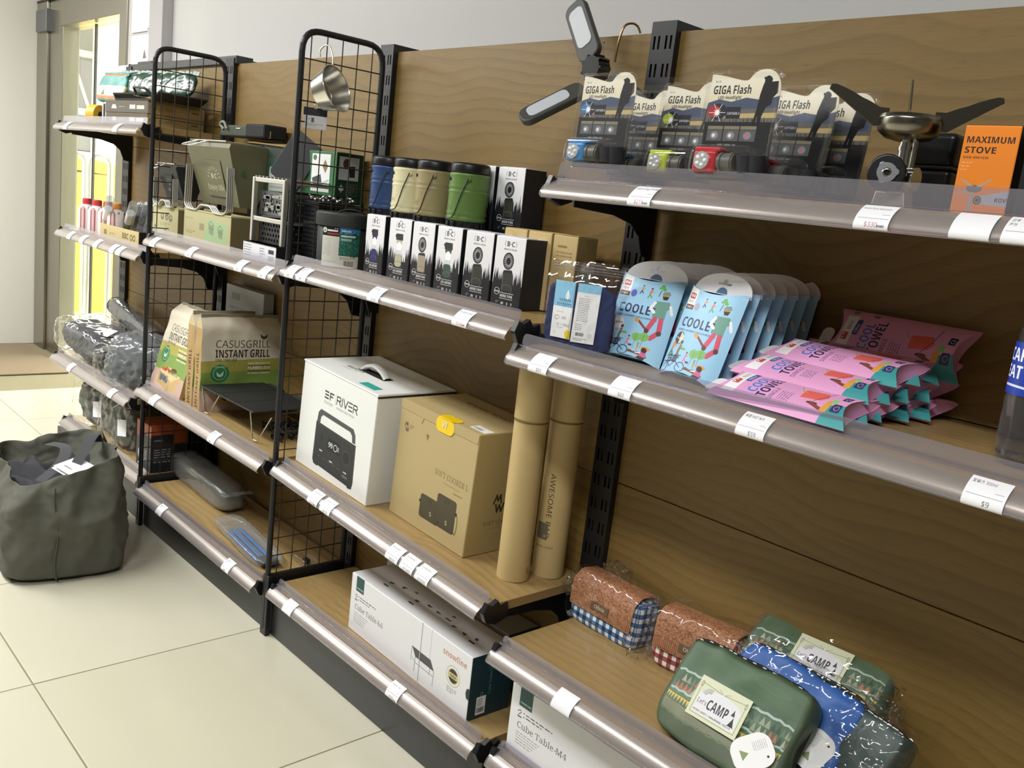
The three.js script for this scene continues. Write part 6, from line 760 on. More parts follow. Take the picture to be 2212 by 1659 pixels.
// ---------- second bay, middle shelf: grill bags and folding table ----------
{
  const Y = TOP('B2', 1.3);
  const front = cvs(640, 760, (g, w, h) => { R(g, '#d9d0bb', 0, 0, w, h); for (let k = 0; k < 60; k++) { g.globalAlpha = 0.08; R(g, k % 2 ? '#b9a98a' : '#efe9da', rr(0, w), rr(0, 300), rr(30, 160), rr(4, 16)); } g.globalAlpha = 1; P(g, '#a8a24c', [[0, 350], [w, 330], [w, 560], [0, 560]]); P(g, '#7e9a48', [[0, 440], [w, 430], [w, 600], [0, 600]]); R(g, '#c7a99a', 0, 590, w, 170); P(g, '#4c4438', [[460, 130], [490, 150], [520, 130], [514, 160], [490, 176], [466, 160]]); T(g, 'CASUSGRILL', 110, 240, 84, '#54493a', 'sans-serif', 'left', 440); T(g, 'INSTANT GRILL', 110, 320, 88, '#2c2219', 'sans-serif bold', 'left', 440); T(g, 'ONE-TIME USE', 110, 352, 30, '#4a3c2c', 'sans-serif bold', 'left', 170); C(g, '#2f7a4a', 150, 450, 74); RING(g, '#bcd4b4', 4, 150, 450, 52); P(g, '#cfe0c8', [[122, 436], [150, 460], [182, 428], [176, 470], [150, 482], [128, 470]]); T(g, 'NATURAL MATERIALS', 150, 400, 15, '#bcd4b4', 'sans-serif bold', 'center', 90); for (const [y, s] of [[378, 'READY IN 5 MINUTES'], [420, 'FLAMELESS'], [460, 'NO HARMFUL CHEMICALS']]) T(g, s, 560, y, s === 'FLAMELESS' ? 42 : 20, '#efeadb', 'sans-serif bold', 'right', 190); R(g, '#3a3a2a', 370, 388, 190, 6); R(g, '#3a3a2a', 370, 432, 190, 6); P(g, '#d8bf8e', [[120, 590], [300, 540], [560, 580], [400, 650]]); P(g, '#b99a66', [[120, 590], [400, 650], [400, 740], [150, 700]]); P(g, '#c9aa74', [[400, 650], [560, 580], [540, 700], [400, 740]]); P(g, '#5a5a5c', [[160, 612], [330, 640], [330, 680], [180, 660]]); for (let k = 0; k < 26; k++) C(g, k % 2 ? '#4a4a4c' : '#8a8a8c', rr(170, 330), rr(620, 676), 9); for (let k = 0; k < 9; k++) C(g, ['#c23a2c', '#d85a3a', '#8a3a2a'][k % 3], 190 + k * 24, 566 + rr(-8, 8), 18, 15); C(g, '#5a3a2a', 400, 556, 70, 22, -0.1); for (let k = 0; k < 8; k++) L(g, '#6a8a3a', 8, [[300 + k * 26, 590], [340 + k * 26, 560]]); });
  const spine = cvs(128, 760, (g, w, h) => { R(g, '#b4935f', 0, 0, w, h); g.save(); g.translate(82, 740); g.rotate(-PI / 2); T(g, 'INSTANT GRILL', 0, 0, 62, '#3c2c1a', 'sans-serif bold', 'left', 480); g.restore(); R(g, '#c8b48a', 0, 0, w, 90); });
  const fm = printed(front, 0.55), sm = printed(spine, 0.6), kb = std(0xa98a5c, 0.65);
  function bag(label, x, y, z, yaw, lean, seed) { // broad face towards its own +z, spines at +-x
    const t = thing('grill_bag', label, 'grill bag', [x, y, z], yaw, 'paper bags of instant grills'), w = 0.25, h = 0.285, d = 0.05; t.rotation.x = -lean;
    const g = new THREE.BoxGeometry(w, h, d, 22, 26, 6); warp(g, (v) => { const k = (v.y + h / 2) / h; if (k > 0.9) v.z *= Math.max(0.1, 1 - (k - 0.9) * 9); v.z *= 1 + 0.06 * Math.cos(v.x / w * PI); v.z += 0.003 * ridge(v.x * 16 + seed, v.y * 12, v.z * 20) - 0.002; v.x += 0.0025 * nz(v.x * 20, v.y * 18 + seed, v.z * 30); });
    part('paper_body', g, [sm, sm, kb, kb, fm, fm], t, [0, h / 2, -d / 2]);
    const fold = new THREE.BoxGeometry(w * 0.98, 0.014, 0.006, 20, 3, 1); warp(fold, (v) => { v.z += 0.003 * nz(v.x * 30 + seed, v.y * 40, 2); v.y += 0.003 * nz(v.x * 24 + seed, 4, 2); }); part('folded_top', fold, std(0x8c8470, 0.5), t, [0, h + 0.001, -d / 2]);
  }
  bag('paper instant grill bag leaning back by the left grid panel, its picture side out', 1.03, Y + 0.001, 0.25, -0.02, 0.27, 1);
  bag('paper instant grill bag standing edge-on, left of the rightmost bag', 1.236, Y, 0.118, PI / 2 - 0.03, 0, 4);
  bag('rightmost paper instant grill bag, its picture side turned to the right', 1.297, Y, 0.12, PI / 2 - 0.06, 0.0, 7);
  carton('grey_box', 'pale grey box standing behind the grill bags', { x: 1.14, y: Y, z: 0.045, w: 0.26, h: 0.355, d: 0.036, side: std(0x8d8f8c, 0.6), faces: { pz: printed(cvs(256, 320, (g, w, h) => { R(g, '#a6a8a4', 0, 0, w, h); R(g, '#84867f', 40, 20, 60, 20); fine(g, 30, 60, 180, 8, 26, '#92948e', 8); }), 0.6) } }).children[0].name = 'carton_body';
  // low black table with wire legs
  const t = thing('folding_table', 'low black folding table with bright wire legs', 'table', [1.46, Y, 0.165], 0), tw = 0.34, td = 0.2, th = 0.082;
  for (let k = 0; k < 3; k++) part('table_panel', rbox(tw / 3 - 0.002, 0.004, td, 0.0012), std(0x1c1e1f, 0.5), t, [(k - 1) * tw / 3, th, -0.02]);
  part('edge_clip', merge([at(rbox(0.09, 0.006, 0.012, 0.002), -0.08, th + 0.003, -0.12), at(rbox(0.09, 0.006, 0.012, 0.002), 0.08, th + 0.003, -0.12)]), M.dark, t);
  for (const x of [-tw / 2 + 0.02, tw / 2 - 0.012]) part('wire_leg', polyWire([V(x - 0.01, th - 0.003, 0.076), V(x, 0.003, 0.07), V(x + 0.02, 0.003, 0.066), V(x + 0.062, th - 0.003, 0.05)], 0.0017, 0.006), M.chrome, t);
  for (const x of [-tw / 2 + 0.02, tw / 2 - 0.012]) part('wire_leg', polyWire([V(x - 0.01, th - 0.003, -0.11), V(x, 0.003, -0.1), V(x + 0.02, 0.003, -0.1), V(x + 0.04, th - 0.003, -0.08)], 0.0017, 0.006), M.chrome, t);
  const ch = []; for (let k = 0; k < 46; k++) ch.push(at(new THREE.TorusGeometry(0.008, 0.0026, 6, 10), rr(-0.055, 0.055), 0.006 + rr(0, 0.022), rr(-0.045, 0.045), rr(0, 3), rr(0, 3), rr(0, 3))); const chain = solo('black_chain_heap', 'small heap of black chain and net under the folding table', 'chain', merge(ch), M.black, [1.6, TOP('B2', 1.6) + 0.004, 0.13]); chain.userData.kind = 'stuff';
  const c2 = carton('leaf_box', 'dark green box with a small white leaf behind the folding table', { x: 1.67, y: TOP('B2', 1.67), z: 0.07, w: 0.15, h: 0.175, d: 0.06, side: std(0x1e3a2c, 0.55), faces: { pz: printed(cvs(256, 256, (g) => { R(g, '#1f3b2d', 0, 0, 256, 256); leaf(g, '#dfe5e0', 150, 190, 40); R(g, '#b9c0ba', 20, 30, 100, 20); P(g, '#c8cec8', [[30, 200], [90, 196], [96, 216], [40, 220]]); }), 0.55) } }); part('lid_edge', rbox(0.152, 0.03, 0.062, 0.002), std(0x234432, 0.5), c2, [0, 0.162, -0.03]);
}
// ---------- second bay, bottom shelf ----------
{
  const Y = TOP('B3', 1.2);
  const t = thing('wrapped_bundle', 'long olive grey bundle wrapped in clear plastic on the bottom shelf', 'bundle', [1.04, Y + 0.002, 0.105], -0.045), w = 0.53;
  part('rolled_fabric', soft(w - 0.02, 0.072, 0.085, 5, 0.0025, 5, 26, 12), std(0x5f5d4c, 0.8), t, [0, 0.039, 0]); part('plastic_wrap', film(w, 0.08, 0.094, 3, 0.003, 44, 20), M.polybag, t, [0, 0.041, 0]); part('wrap_flap', warp(new THREE.BoxGeometry(0.03, 0.0008, 0.1, 6, 1, 12), (v) => { v.y += 0.006 * nz(v.x * 60, 1, v.z * 40); }), M.polybag, t, [w / 2 + 0.008, 0.07, 0]); part('wrap_flap', warp(new THREE.BoxGeometry(0.03, 0.0008, 0.08, 6, 1, 12), (v) => { v.y += 0.006 * nz(v.x * 60, 3, v.z * 40); }), M.polybag, t, [-w / 2 - 0.005, 0.075, 0]);
  const p = thing('tent_pole_pack', 'clear pack of bright blue tent pegs beside the grid panel', 'peg pack', [1.535, TOP('B3', 1.535) + 0.003, 0.185], -0.1);
  for (let k = 0; k < 5; k++) part('blue_peg', at(cyl(0.0036, 0.0036, 0.24, 10), 0.02, 0.005 + (k % 2) * 0.006, (k - 2) * 0.011 + 0.004, 0, 0, PI / 2), phy(0x2f7fc8, 0.3, { metalness: 0.3 }), p);
  part('dark_tip', rbox(0.05, 0.016, 0.05, 0.005), M.dark, p, [0.155, 0.009, 0.004]); part('clear_bag', film(0.38, 0.026, 0.09, 8, 0.003, 40, 50), M.polybag, p, [-0.01, 0.012, 0]);
  const q = thing('small_part_pack', 'tiny clear pack with black fittings on the bottom shelf behind the grid panel', 'parts pack', [1.72, TOP('B3', 1.72) + 0.002, 0.1]); part('black_fittings', merge([at(rbox(0.022, 0.01, 0.014, 0.003), 0, 0.007, 0), at(cyl(0.006, 0.006, 0.016, 10), 0.012, 0.009, 0.006, 0.4)]), M.black, q); part('clear_bag', film(0.07, 0.018, 0.05, 12, 0.003, 18, 70), M.cello, q, [0, 0.01, 0]);
}
// ---------- leftmost bay ----------
{
  // topmost
  let Y = TOP('A1');
  const kp = cvs(640, 128, (g, w, h) => { R(g, '#a08a5c', 0, 0, w, h); g.save(); g.translate(20, 74); T(g, 'BBC', 0, 0, 44, '#5c4c2e', 'sans-serif bold'); RING(g, '#5c4c2e', 6, 130, -14, 18); RING(g, '#5c4c2e', 6, 180, -14, 14); R(g, '#5c4c2e', 206, -34, 8, 40); RING(g, '#5c4c2e', 6, 240, -14, 14); g.restore(); fine(g, 320, 60, 140, 1, 8, '#7d6a44', 6); R(g, '#6d5a36', 490, 44, 80, 22); }), ep = cvs(256, 96, (g, w, h) => { R(g, '#5f5850', 0, 0, w, h); P(g, '#c9c2b4', [[44, 30], [64, 30], [72, 64], [38, 64]]); fine(g, 84, 46, 60, 1, 8, '#b0a898', 5); R(g, '#cfc8ba', 150, 30, 34, 34); R(g, '#cfc8ba', 192, 34, 44, 30); });
  [['upper flat kraft grill pan box in the stack of two', 1], ['lower flat kraft grill pan box in the stack of two', 0]].forEach(([l, k]) => { const t = carton('pan_box', l, { x: 0.56, y: Y + k * 0.041, z: 0.225, w: 0.33, h: 0.04, d: 0.2, yaw: 0.06 + k * 0.01, side: M.kraftDark, faces: { pz: printed(ep, 0.6), px: printed(kp, 0.65) }, group: 'flat kraft pan boxes' }); part('lid_edge', box(0.331, 0.0012, 0.201), M.kraftDark, t, [0, 0.0396, -0.1]); });
  const pan = thing('grill_pan', 'black rectangular grill pan with loop handle on the kraft boxes', 'grill pan', [0.61, Y + 0.083, 0.135], 0.05), bm = M.blackMatte; part('pan_tray', ext([[-0.17, 0.02], [-0.15, 0], [0.13, 0], [0.19, 0.024], [0.186, 0.027], [0.128, 0.005], [-0.148, 0.005], [-0.168, 0.024]], 0.17, 0.001), bm, pan); part('pan_rim', merge([at(rbox(0.34, 0.006, 0.006, 0.002), 0, 0.022, 0.084), at(rbox(0.34, 0.006, 0.006, 0.002), 0, 0.022, -0.084)]), bm, pan); part('loop_handle', polyWire([V(0.02, 0.022, 0.085), V(0.03, 0.04, 0.1), V(0.12, 0.036, 0.1), V(0.13, 0.022, 0.085)], 0.004, 0.008), M.black, pan);
  // foil packs of charcoal wrap
  const foil = cvs(384, 256, (g, w, h) => { R(g, '#2c4a3a', 0, 0, w, h); P(g, '#dfe4dc', [[30, 230], [70, 120], [90, 90], [96, 150], [130, 100], [120, 170], [200, 130], [150, 210], [110, 250]]); for (let k = 0; k < 5; k++) P(g, '#1c2a24', [[240 + k * 30, 40], [256 + k * 30, 200], [236 + k * 30, 220]]); });
  for (let i = 0; i < 5; i++) { const t = thing('green_foil_pack', `shiny dark green foil pack ${['at the front of the row on the grill pan', 'second in the row on the grill pan', 'third in the row on the grill pan', 'fourth in the row on the grill pan', 'at the far right of the row on the grill pan'][i]}`, 'foil pack', [0.36 + i * 0.075, Y + 0.113, 0.15 - i * 0.014], 0.25, 'green foil packs'); t.rotation.x = -0.35; part('foil_pouch', soft(0.15, 0.085, 0.026, i + 2, 0.004, 3, 14, 30), printed(foil, 0.22), t, [0, 0.042, 0]); part('crimped_top', warp(new THREE.BoxGeometry(0.15, 0.014, 0.002, 20, 2, 1), (v) => { v.z += 0.003 * Math.sin(v.x * 160); }), std(0x3a5a48, 0.3), t, [0, 0.088, 0]); }
  const tp = thing('teal_pack', 'teal and cream pack with orange print, leftmost on the topmost shelf', 'pack', [0.285, Y + 0.083, 0.19], 0.2); tp.rotation.x = -0.3; part('pack_pouch', soft(0.17, 0.105, 0.02, 9, 0.003, 4, 12, 20), printed(cvs(256, 192, (g) => { R(g, '#e9dfae', 0, 0, 256, 192); R(g, '#3a8a80', 0, 0, 256, 84); for (let k = 0; k < 9; k++) C(g, '#d87a48', 16 + k * 28, 176, 20, 22); P(g, '#4a5a3a', [[60, 150], [76, 100], [92, 150]]); }), 0.4), tp, [0, 0.052, 0]); part('header_strip', rbox(0.16, 0.014, 0.003, 0.001), std(0x2f786f, 0.5), tp, [0, 0.106, 0]);
  const yr = thing('yellow_tape_roll', 'yellow roll with dark core at the left end of the topmost shelf', 'roll', [0.19, Y, 0.2], 0.5); part('roll_body', at(lathe([[0.012, -0.02], [0.034, -0.02], [0.036, -0.018], [0.036, 0.018], [0.034, 0.02], [0.012, 0.02], [0.012, -0.02]], 36), 0, 0.036, 0, 0, 0, PI / 2), phy(0xe0b84a, 0.4), yr); part('core', at(cyl(0.0125, 0.0125, 0.042, 24), 0, 0.036, 0, 0, 0, PI / 2), M.dark, yr);
  const eb2 = thing('small_stand_box', 'narrow pale grey box beside the yellow roll', 'box', [0.32, Y, 0.21], 0.05); part('box_shell', rbox(0.07, 0.078, 0.03, 0.002), std(0xb9b4ae, 0.6), eb2, [0, 0.039, -0.015]); part('dark_stripe', rbox(0.012, 0.07, 0.002, 0.0005), M.dark, eb2, [-0.012, 0.038, 0.0008]);
  // second shelf
  Y = TOP('A2');
  [[0.19, 'leftmost'], [0.265, 'second'], [0.34, 'third'], [0.4, 'rightmost']].forEach(([x, w], i) => { const t = thing('lighter_can', `${w} pink and white printed bottle with red cap on the second shelf`, 'bottle', [x, Y, 0.225 - i * 0.012], 0, 'red-capped bottles by the glass door'); part('can_body', lathe([[0, 0], [0.03, 0], [0.032, 0.003], [0.032, 0.086], [0.028, 0.095], [0.014, 0.1], [0, 0.1]], 28), printed(cvs(256, 128, (g) => { R(g, '#e6dcd8', 0, 0, 256, 128); for (let k = 0; k < 4; k++) { C(g, '#a8686a', 32 + k * 64, 74, 13, 34); C(g, '#d8c0bc', 32 + k * 64, 74, 6, 22); R(g, '#8a8488', 56 + k * 64, 40, 8, 20); } }), 0.4), t); part('red_cap', lathe([[0.016, 0.098], [0.016, 0.122], [0.013, 0.126], [0, 0.126]], 24), std(i === 3 ? 0xc8803a : 0xc03a40, 0.4), t); part('white_collar', cyl(0.0175, 0.0175, 0.008, 24), M.white, t, [0, 0.1, 0]); });
  const tray = thing('shelf_tray', 'low tan cardboard tray holding black packs on the second shelf', 'tray', [0.545, Y, 0.15], 0.03), tm = std(0xb9a878, 0.7); const tf = printed(cvs(512, 80, (g) => { R(g, '#c3b17e', 0, 0, 512, 80); T(g, 'BBC', 300, 54, 44, '#4a3f26', 'sans-serif bold'); RING(g, '#4a3f26', 6, 420, 40, 14); RING(g, '#4a3f26', 6, 456, 40, 14); fine(g, 130, 40, 120, 1, 8, '#8a7a50', 5); R(g, '#8a7a50', 50, 28, 40, 28); }), 0.65);
  part('front_wall', rbox(0.34, 0.05, 0.004, 0.001), [tm, tm, tm, tm, tf, tm], tray, [0, 0.025, 0.08]); part('back_wall', rbox(0.34, 0.05, 0.004, 0.001), tm, tray, [0, 0.025, -0.08]); part('side_wall', rbox(0.004, 0.05, 0.16, 0.001), M.black, tray, [0.169, 0.025, 0]); part('side_wall', rbox(0.004, 0.05, 0.16, 0.001), tm, tray, [-0.169, 0.025, 0]); part('tray_floor', rbox(0.336, 0.003, 0.158, 0.001), tm, tray, [0, 0.0016, 0]);
  for (let i = 0; i < 6; i++) { const p = thing('black_tool_pack', `glossy black tool pack ${['leftmost', 'second', 'third', 'fourth', 'fifth', 'rightmost'][i]} in the tan tray`, 'tool pack', [0.45 + i * 0.043, Y + 0.02 + i * 0.002, 0.14 - i * 0.008], 0.3, 'black tool packs in the tan tray'); p.rotation.z = -0.35; part('black_tool', rbox(0.028, 0.12, 0.022, 0.005, 3), M.blackPlastic, p, [0, 0.058, 0]); part('clear_wrap', film(0.04, 0.135, 0.034, i + 3, 0.003, 12, 60), M.polybag, p, [0, 0.06, 0]); }
  [[0.3, 0.2, -0.9, 'front clear tube with white cap slanting left of the tan tray'], [0.38, 0.15, -0.95, 'rear clear tube with white cap slanting left of the tan tray']].forEach(([x, z, rz, l]) => { const p = thing('clear_tube', l, 'tube', [x, Y + 0.018, z], -0.2); p.rotation.z = rz; part('tube_shell', at(cyl(0.014, 0.014, 0.2, 20), 0, 0.1, 0), phy(0xdfe4e4, 0.1, { transmission: 0.8, thickness: 0 }), p); part('label_band', cyl(0.0145, 0.0145, 0.06, 20), M.paper, p, [0, 0.11, 0]); part('white_cap', cyl(0.0155, 0.0155, 0.03, 20), M.white, p, [0, 0.015, 0]); part('green_band', cyl(0.015, 0.015, 0.012, 20), std(0x3a7a4a, 0.5), p, [0, 0.055, 0]); });
  // third shelf: bagged jackets
  Y = TOP('A3');
  const gf = std(0x46474a, 0.85), gf2 = std(0x55585c, 0.8), lb = cvs(128, 64, (g) => { R(g, '#e8e2e0', 0, 0, 128, 64); for (let k = 0; k < 5; k++) fine(g, 8, 8 + k * 11, 110, 1, 8, '#a8989a', 3); });
  const bagged = (label, pos, ry, rz, w, h, d, fabric, seed, amp, o = {}) => { const t = thing('bagged_fabric', label, 'bag', pos, ry, o.group); t.rotation.z = rz; part('folded_fabric', soft(w - 0.02, h - 0.012, d - 0.02, seed, 0.012, 2.6, 22, 16), fabric, t, [0, h / 2, 0]); part('clear_bag', film(w, h, d, seed + 3, amp, 40, 34), o.mat ?? M.cello, t, [0, h / 2, 0]); if (o.label) part('paper_slip', rbox(0.1, 0.0012, 0.05, 0.0005), printed(lb, 0.5), t, [0, h - 0.002, 0.03], [0.35, 0.2, 0.1]); return t; };
  bagged('dark grey folded fabric in a clear bag, leftmost on the third shelf', [0.29, Y, 0.17], 0.2, -0.16, 0.5, 0.13, 0.22, gf, 2, 0.01, { label: true }); bagged('silvery crinkled bag of grey fabric hanging over the third shelf rail', [0.72, Y - 0.0, 0.18], 0.7, -0.2, 0.26, 0.17, 0.2, gf2, 5, 0.014, { mat: M.polybag });
  const br = thing('bagged_roll', 'thick black roll with shiny end in clear plastic behind the bagged fabric', 'roll', [0.3, Y + 0.125, 0.075], -0.06); br.rotation.z = -0.1; part('fabric_roll', at(cyl(0.036, 0.036, 0.5, 28), 0, 0.036, 0, 0, 0, PI / 2), gf, br); part('shiny_end', at(new THREE.SphereGeometry(0.037, 24, 16, 0, 2 * PI, 0, PI / 2).scale(1, 0.7, 1), -0.25, 0.036, 0, 0, 0, PI / 2), M.blackPlastic, br); part('clear_wrap', at(film(0.56, 0.082, 0.082, 5, 0.004, 40, 40), 0.02, 0.037, 0), M.cello, br);
  const bk = thing('bagged_strap_bundle', 'glossy black bundle between the two bagged fabrics on the third shelf', 'bundle', [0.575, Y, 0.215], 0.5); part('black_bundle', soft(0.16, 0.1, 0.1, 8, 0.012, 2.4, 18, 26), M.blackPlastic, bk, [0, 0.05, 0]); part('clear_bag', film(0.175, 0.112, 0.115, 9, 0.012, 26, 60), M.cello, bk, [0, 0.052, 0]);
  // bottom shelf
  Y = TOP('A4');
  const bl = (label, x, z, w, h, d, seed, fab) => { const t = bagged(label, [x, Y, z], 0.25, -0.05, w, h, d, fab, seed, 0.008, { group: 'blue-strapped bundles on the bottom shelf' }); part('blue_strap', at(new THREE.TorusGeometry(h * 0.5, 0.004, 8, 40).scale(0.35, 1.02, d / h * 1.02), 0, 0, 0), std(0x3a4cae, 0.6), t, [-w * 0.12, h / 2, 0], [0, PI / 2, 0]); part('white_slip', box(0.045, 0.06, 0.001), M.paper, t, [w * 0.18, h * 0.5, d / 2 + 0.004], [-0.1, 0.1, 0.2]); return t; };
  bl('bagged grey bundle with blue strap at the left end of the bottom shelf', 0.245, 0.13, 0.3, 0.2, 0.2, 3, std(0x4a4c46, 0.85)); bl('bagged grey bundle with blue strap beside the orange and black box', 0.53, 0.135, 0.27, 0.2, 0.2, 6, std(0x55574f, 0.85));
  const ob = cvs(256, 384, (g, w, h) => { R(g, '#303236', 0, 0, w, h); P(g, '#b0582c', [[0, 0], [w, 0], [w, 90], [120, 90], [90, 130], [0, 130]]); C(g, '#cfd4da', 70, 270, 36, 50); C(g, '#303236', 84, 280, 24, 36); R(g, '#8d9196', 110, 190, 40, 10); for (let k = 0; k < 5; k++) fine(g, 120, 220 + k * 20, 110, 1, 8, '#9a9da2', 9); R(g, '#d8dade', 30, 350, 34, 14); }), os = cvs(256, 384, (g, w, h) => { R(g, '#232428', 0, 0, w, h); P(g, '#a4502a', [[0, 0], [w, 0], [w, 150], [150, 150], [150, 70], [0, 70]]); R(g, '#7c7f84', 20, 110, 60, 12); for (let k = 0; k < 6; k++) fine(g, 20, 190 + k * 20, 190, 1, 8, '#8a8d92', 9); });
  const oc = carton('camp_gear_box', 'orange and black printed box on the bottom shelf beside the grid panel', { x: 0.795, y: Y, z: 0.215, w: 0.13, h: 0.165, d: 0.13, side: std(0x8f4a26, 0.55), faces: { pz: printed(ob, 0.5), px: printed(os, 0.5) } }); part('lid_edge', box(0.131, 0.0012, 0.131), std(0xb0582c, 0.5), oc, [0, 0.1646, -0.065]);
  const dc = carton('dark_gear_box', 'dark box with two grey panels behind the orange and black box', { x: 0.75, y: Y, z: 0.078, w: 0.23, h: 0.15, d: 0.06, side: M.black, faces: { pz: printed(cvs(256, 160, (g) => { R(g, '#18191b', 0, 0, 256, 160); R(g, '#2c2e31', 40, 50, 76, 90); R(g, '#2c2e31', 130, 50, 76, 90); }), 0.5) } }); part('lid_edge', box(0.231, 0.0012, 0.061), M.dark, dc, [0, 0.1496, -0.03]);
}
// ---------- steel cup on the grid panel ----------
{
  const t = thing('sierra_cup', 'steel camping cup hanging by its wire handle on the grid panel', 'cup', [1.825, 1.405, 0.219]); const inner = new THREE.Group(); 
  t.rotation.set(-0.25, 0.35, -PI / 2 + 0.35, 'YXZ');
  part('cup_bowl', lathe([[0, 0.0], [0.038, 0.0], [0.042, 0.003], [0.053, 0.044], [0.0555, 0.046], [0.0555, 0.048], [0.0525, 0.0465], [0.041, 0.0045], [0.037, 0.0022], [0, 0.0022]], 48), phy(0xc9c7c0, 0.24, { metalness: 1 }), t);
  part('cup_rim', at(new THREE.TorusGeometry(0.0555, 0.0014, 8, 48), 0, 0.047, 0, PI / 2), M.chrome, t);
  part('wire_handle', wire([V(-0.05, 0.045, 0.01), V(-0.075, 0.046, 0.007), V(-0.105, 0.04, 0.006), V(-0.118, 0.024, 0.003), V(-0.112, 0.006, 0), V(-0.098, 0.004, -0.002)], 0.0018, false, 40), phy(0xd8cfb8, 0.25, { metalness: 1 }), t);
  const c = thing('cup_price_card', 'white and black price card behind the hanging steel cup', 'price card', [1.812, 1.347, 0.222], PI / 2 - 0.5); part('card_sheet', rbox(0.056, 0.05, 0.001, 0.0004, 1), printed(cvs(192, 160, (g) => { R(g, '#c9c9cc', 0, 0, 192, 160); R(g, '#1c1d20', 0, 0, 192, 60); R(g, '#55565a', 66, 76, 22, 34); fine(g, 40, 84, 20, 1, 8, '#777', 5); fine(g, 20, 120, 150, 2, 12, '#8d8d92', 5); }), 0.6), c); part('hang_loop', new THREE.TorusGeometry(0.005, 0.0008, 6, 16), M.chrome, c, [0, 0.028, 0]);
}
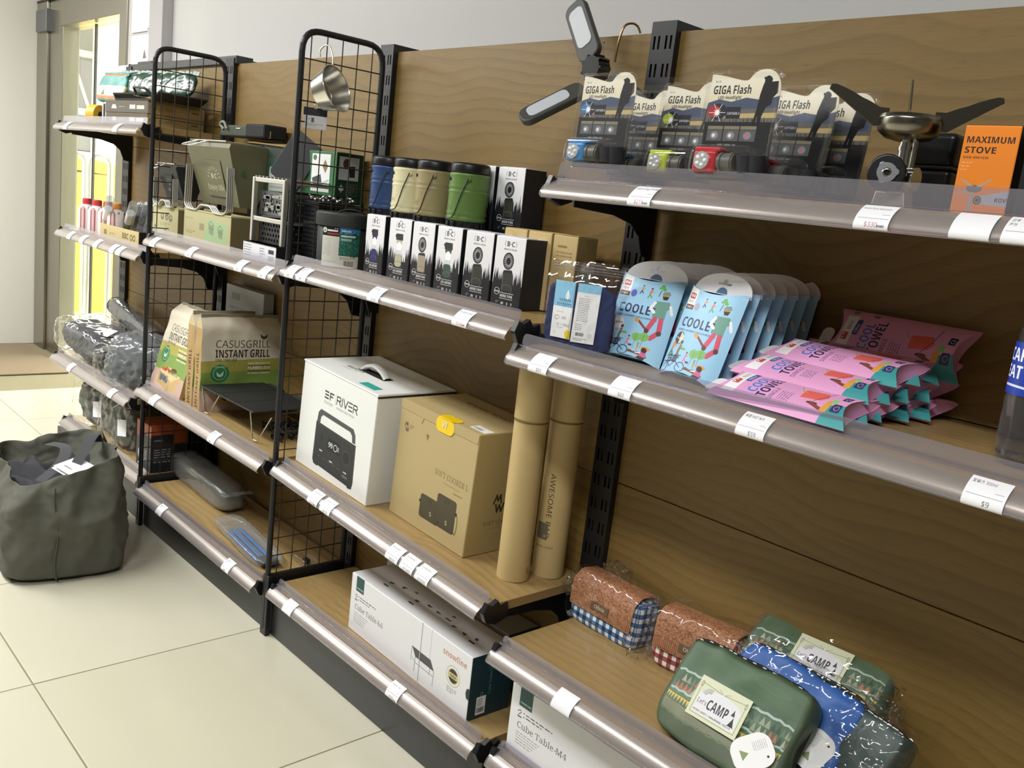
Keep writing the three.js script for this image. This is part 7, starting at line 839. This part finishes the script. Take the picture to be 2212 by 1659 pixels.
// ---------- olive tote on the floor ----------
{
  const NU = 150, NV = 74, pos = [], uv = [], idx = [];
  const t = thing('olive_tote', 'large slouching olive canvas tote standing open on the tile floor', 'tote bag', [0.965, 0, 0.545], -0.16); t.scale.set(1.08, 1.04, 1.1);
  const hw = 0.27, hd = 0.15, H = 0.33;
  const rim = (a) => H * (0.86 + 0.1 * Math.sin(a * 1 + 2.4) + 0.035 * nz(Math.cos(a) * 2.2, Math.sin(a) * 2.2, 3)); // uneven folded rim
  for (let j = 0; j <= NV; j++) for (let i = 0; i <= NU; i++) {
    const a = i / NU * 2 * PI, v = j / NV, e = 5.5, ca = Math.cos(a), sa = Math.sin(a), k = 1 / Math.pow(Math.abs(ca) ** e + Math.abs(sa) ** e, 1 / e), rh = rim(a);
    let y, s, fold = 1;
    if (v < 0.07) { s = 0.90 + v / 0.07 * 0.1; y = v / 0.07 * 0.018; fold = v / 0.07; }
    else if (v < 0.68) { const q = (v - 0.07) / 0.61; y = 0.018 + q * (rh - 0.018); s = 1 + 0.035 * Math.sin(q * PI) - 0.10 * Math.pow(q, 2.2); }
    else if (v < 0.74) { const q = (v - 0.68) / 0.06; y = rh + 0.010 * Math.sin(q * PI); s = 0.9 - q * 0.035; }
    else { const q = (v - 0.74) / 0.26; y = rh - q * (rh * 0.42); s = 0.865 - q * 0.12 - 0.5 * Math.pow(q, 5); fold = 1 - q * 0.4; }
    let x = ca * k * hw * s, z = sa * k * hd * s;
    const n = 0.020 * ridge(x * 7 + 1.3, y * 5.5 + x * 3, z * 7) + 0.010 * nz(x * 15, y * 12 + z * 9, z * 15) + 0.006 * ridge(x * 21, y * 18 - x * 14, z * 21), g = fold * (0.35 + 0.65 * Math.min(1, y / 0.12));
    const l = Math.hypot(x, z) || 1; x += x / l * (n - 0.012) * g; z += z / l * (n - 0.012) * g; y += g * 0.008 * nz(x * 12, y * 7, z * 12 + 4) * (y > 0.05 ? 1 : 0);
    // the front right corner slumps inward near the top
    const sl = Math.max(0, (y - 0.15) / 0.18) * Math.exp(-((x - 0.17) ** 2 + (z - 0.12) ** 2) / 0.012); x -= 0.035 * sl; z -= 0.03 * sl; y -= 0.05 * sl;
    pos.push(x, Math.max(0.002, y), z); uv.push(i / NU * 3, v);
  }
  for (let j = 0; j < NV; j++) for (let i = 0; i < NU; i++) { const a = j * (NU + 1) + i, b = a + 1, c = a + NU + 1, d = c + 1; idx.push(a, c, d, a, d, b); }
  const g = new THREE.BufferGeometry(); g.setAttribute('position', new THREE.Float32BufferAttribute(pos, 3)); g.setAttribute('uv', new THREE.Float32BufferAttribute(uv, 2)); g.setIndex(idx); g.computeVertexNormals();
  { const n = g.attributes.normal; for (let j = 0; j <= NV; j++) { const a = j * (NU + 1), b = a + NU; const v = V(n.getX(a) + n.getX(b), n.getY(a) + n.getY(b), n.getZ(a) + n.getZ(b)).normalize(); n.setXYZ(a, v.x, v.y, v.z); n.setXYZ(b, v.x, v.y, v.z); } }
  const canvasM = new THREE.MeshStandardMaterial({ color: 0x55554a, roughness: 0.82, side: THREE.DoubleSide });
  part('canvas_shell', g, canvasM, t);
  part('base_panel', at(rbox(hw * 1.74, 0.006, hd * 1.74, 0.003), 0, 0.004, 0), canvasM, t);
  const seam = []; for (let k = 0; k <= 14; k++) { const q = k / 14; seam.push(V(hw * 0.995 + 0.012 - 0.03 * q * q, 0.015 + q * 0.25, 0.03 + 0.004 * Math.sin(q * 9))); } part('side_seam', wire(seam, 0.0022, false, 40), std(0x4c4c3a, 0.85), t);
  part('inner_cloth', warp(new THREE.PlaneGeometry(0.42, 0.22, 40, 26).rotateX(-PI / 2), (v) => { v.y += 0.19 + 0.03 * ridge(v.x * 9, 2, v.z * 11) + 0.02 * nz(v.x * 16, 5, v.z * 16); }), new THREE.MeshStandardMaterial({ color: 0x2b2b30, roughness: 0.85, side: THREE.DoubleSide }), t);
  const strap = (pts, w, name = 'webbing_strap') => { const c = new THREE.CatmullRomCurve3(pts), n = 30, p = [], ii = []; for (let i = 0; i <= n; i++) { const q = c.getPoint(i / n), tg = c.getTangent(i / n), s = new THREE.Vector3().crossVectors(tg, V(0.2, 1, 0.1)).normalize(); for (const k of [-1, 1]) p.push(q.x + s.x * w / 2 * k, q.y + s.y * w / 2 * k, q.z + s.z * w / 2 * k); } for (let i = 0; i < n; i++) ii.push(i * 2, i * 2 + 1, i * 2 + 3, i * 2, i * 2 + 3, i * 2 + 2); const gg = new THREE.BufferGeometry(); gg.setAttribute('position', new THREE.Float32BufferAttribute(p, 3)); gg.setIndex(ii); gg.computeVertexNormals(); part(name, gg, new THREE.MeshStandardMaterial({ color: 0x3f4042, roughness: 0.8, side: THREE.DoubleSide }), t); };
  strap([V(-0.1, 0.285, -0.12), V(-0.03, 0.33, -0.1), V(0.05, 0.3, -0.06), V(0.1, 0.245, -0.02)], 0.03); strap([V(-0.16, 0.27, 0.0), V(-0.05, 0.285, -0.03), V(0.04, 0.262, 0.0), V(0.08, 0.23, 0.05)], 0.03);
  const card = thing('paper_card', 'white folded paper card lying in the open olive tote', 'card', [1.08, 0.277, 0.515], 0.36); card.rotation.x = 0.14; card.rotation.z = -0.2; part('upper_sheet', rbox(0.115, 0.0008, 0.085, 0.0003, 1), [...Array(6)].map((_, k) => (k === 2 ? printed(cvs(256, 192, (q) => { R(q, '#f4f4f4', 0, 0, 256, 192); R(q, '#9a9a9c', 40, 130, 70, 16); }), 0.6) : M.paper)), card, [0, 0.002, 0]); part('lower_sheet', rbox(0.115, 0.0008, 0.085, 0.0003, 1), M.paper, card, [-0.004, -0.004, 0.003], [0.06, 0, 0]);
}
scene.traverse((o) => { if (o.isMesh) { o.castShadow = true; o.receiveShadow = true; } if (o.isLight && !o.isRectAreaLight) o.castShadow = true; });
renderer.render(scene, camera);
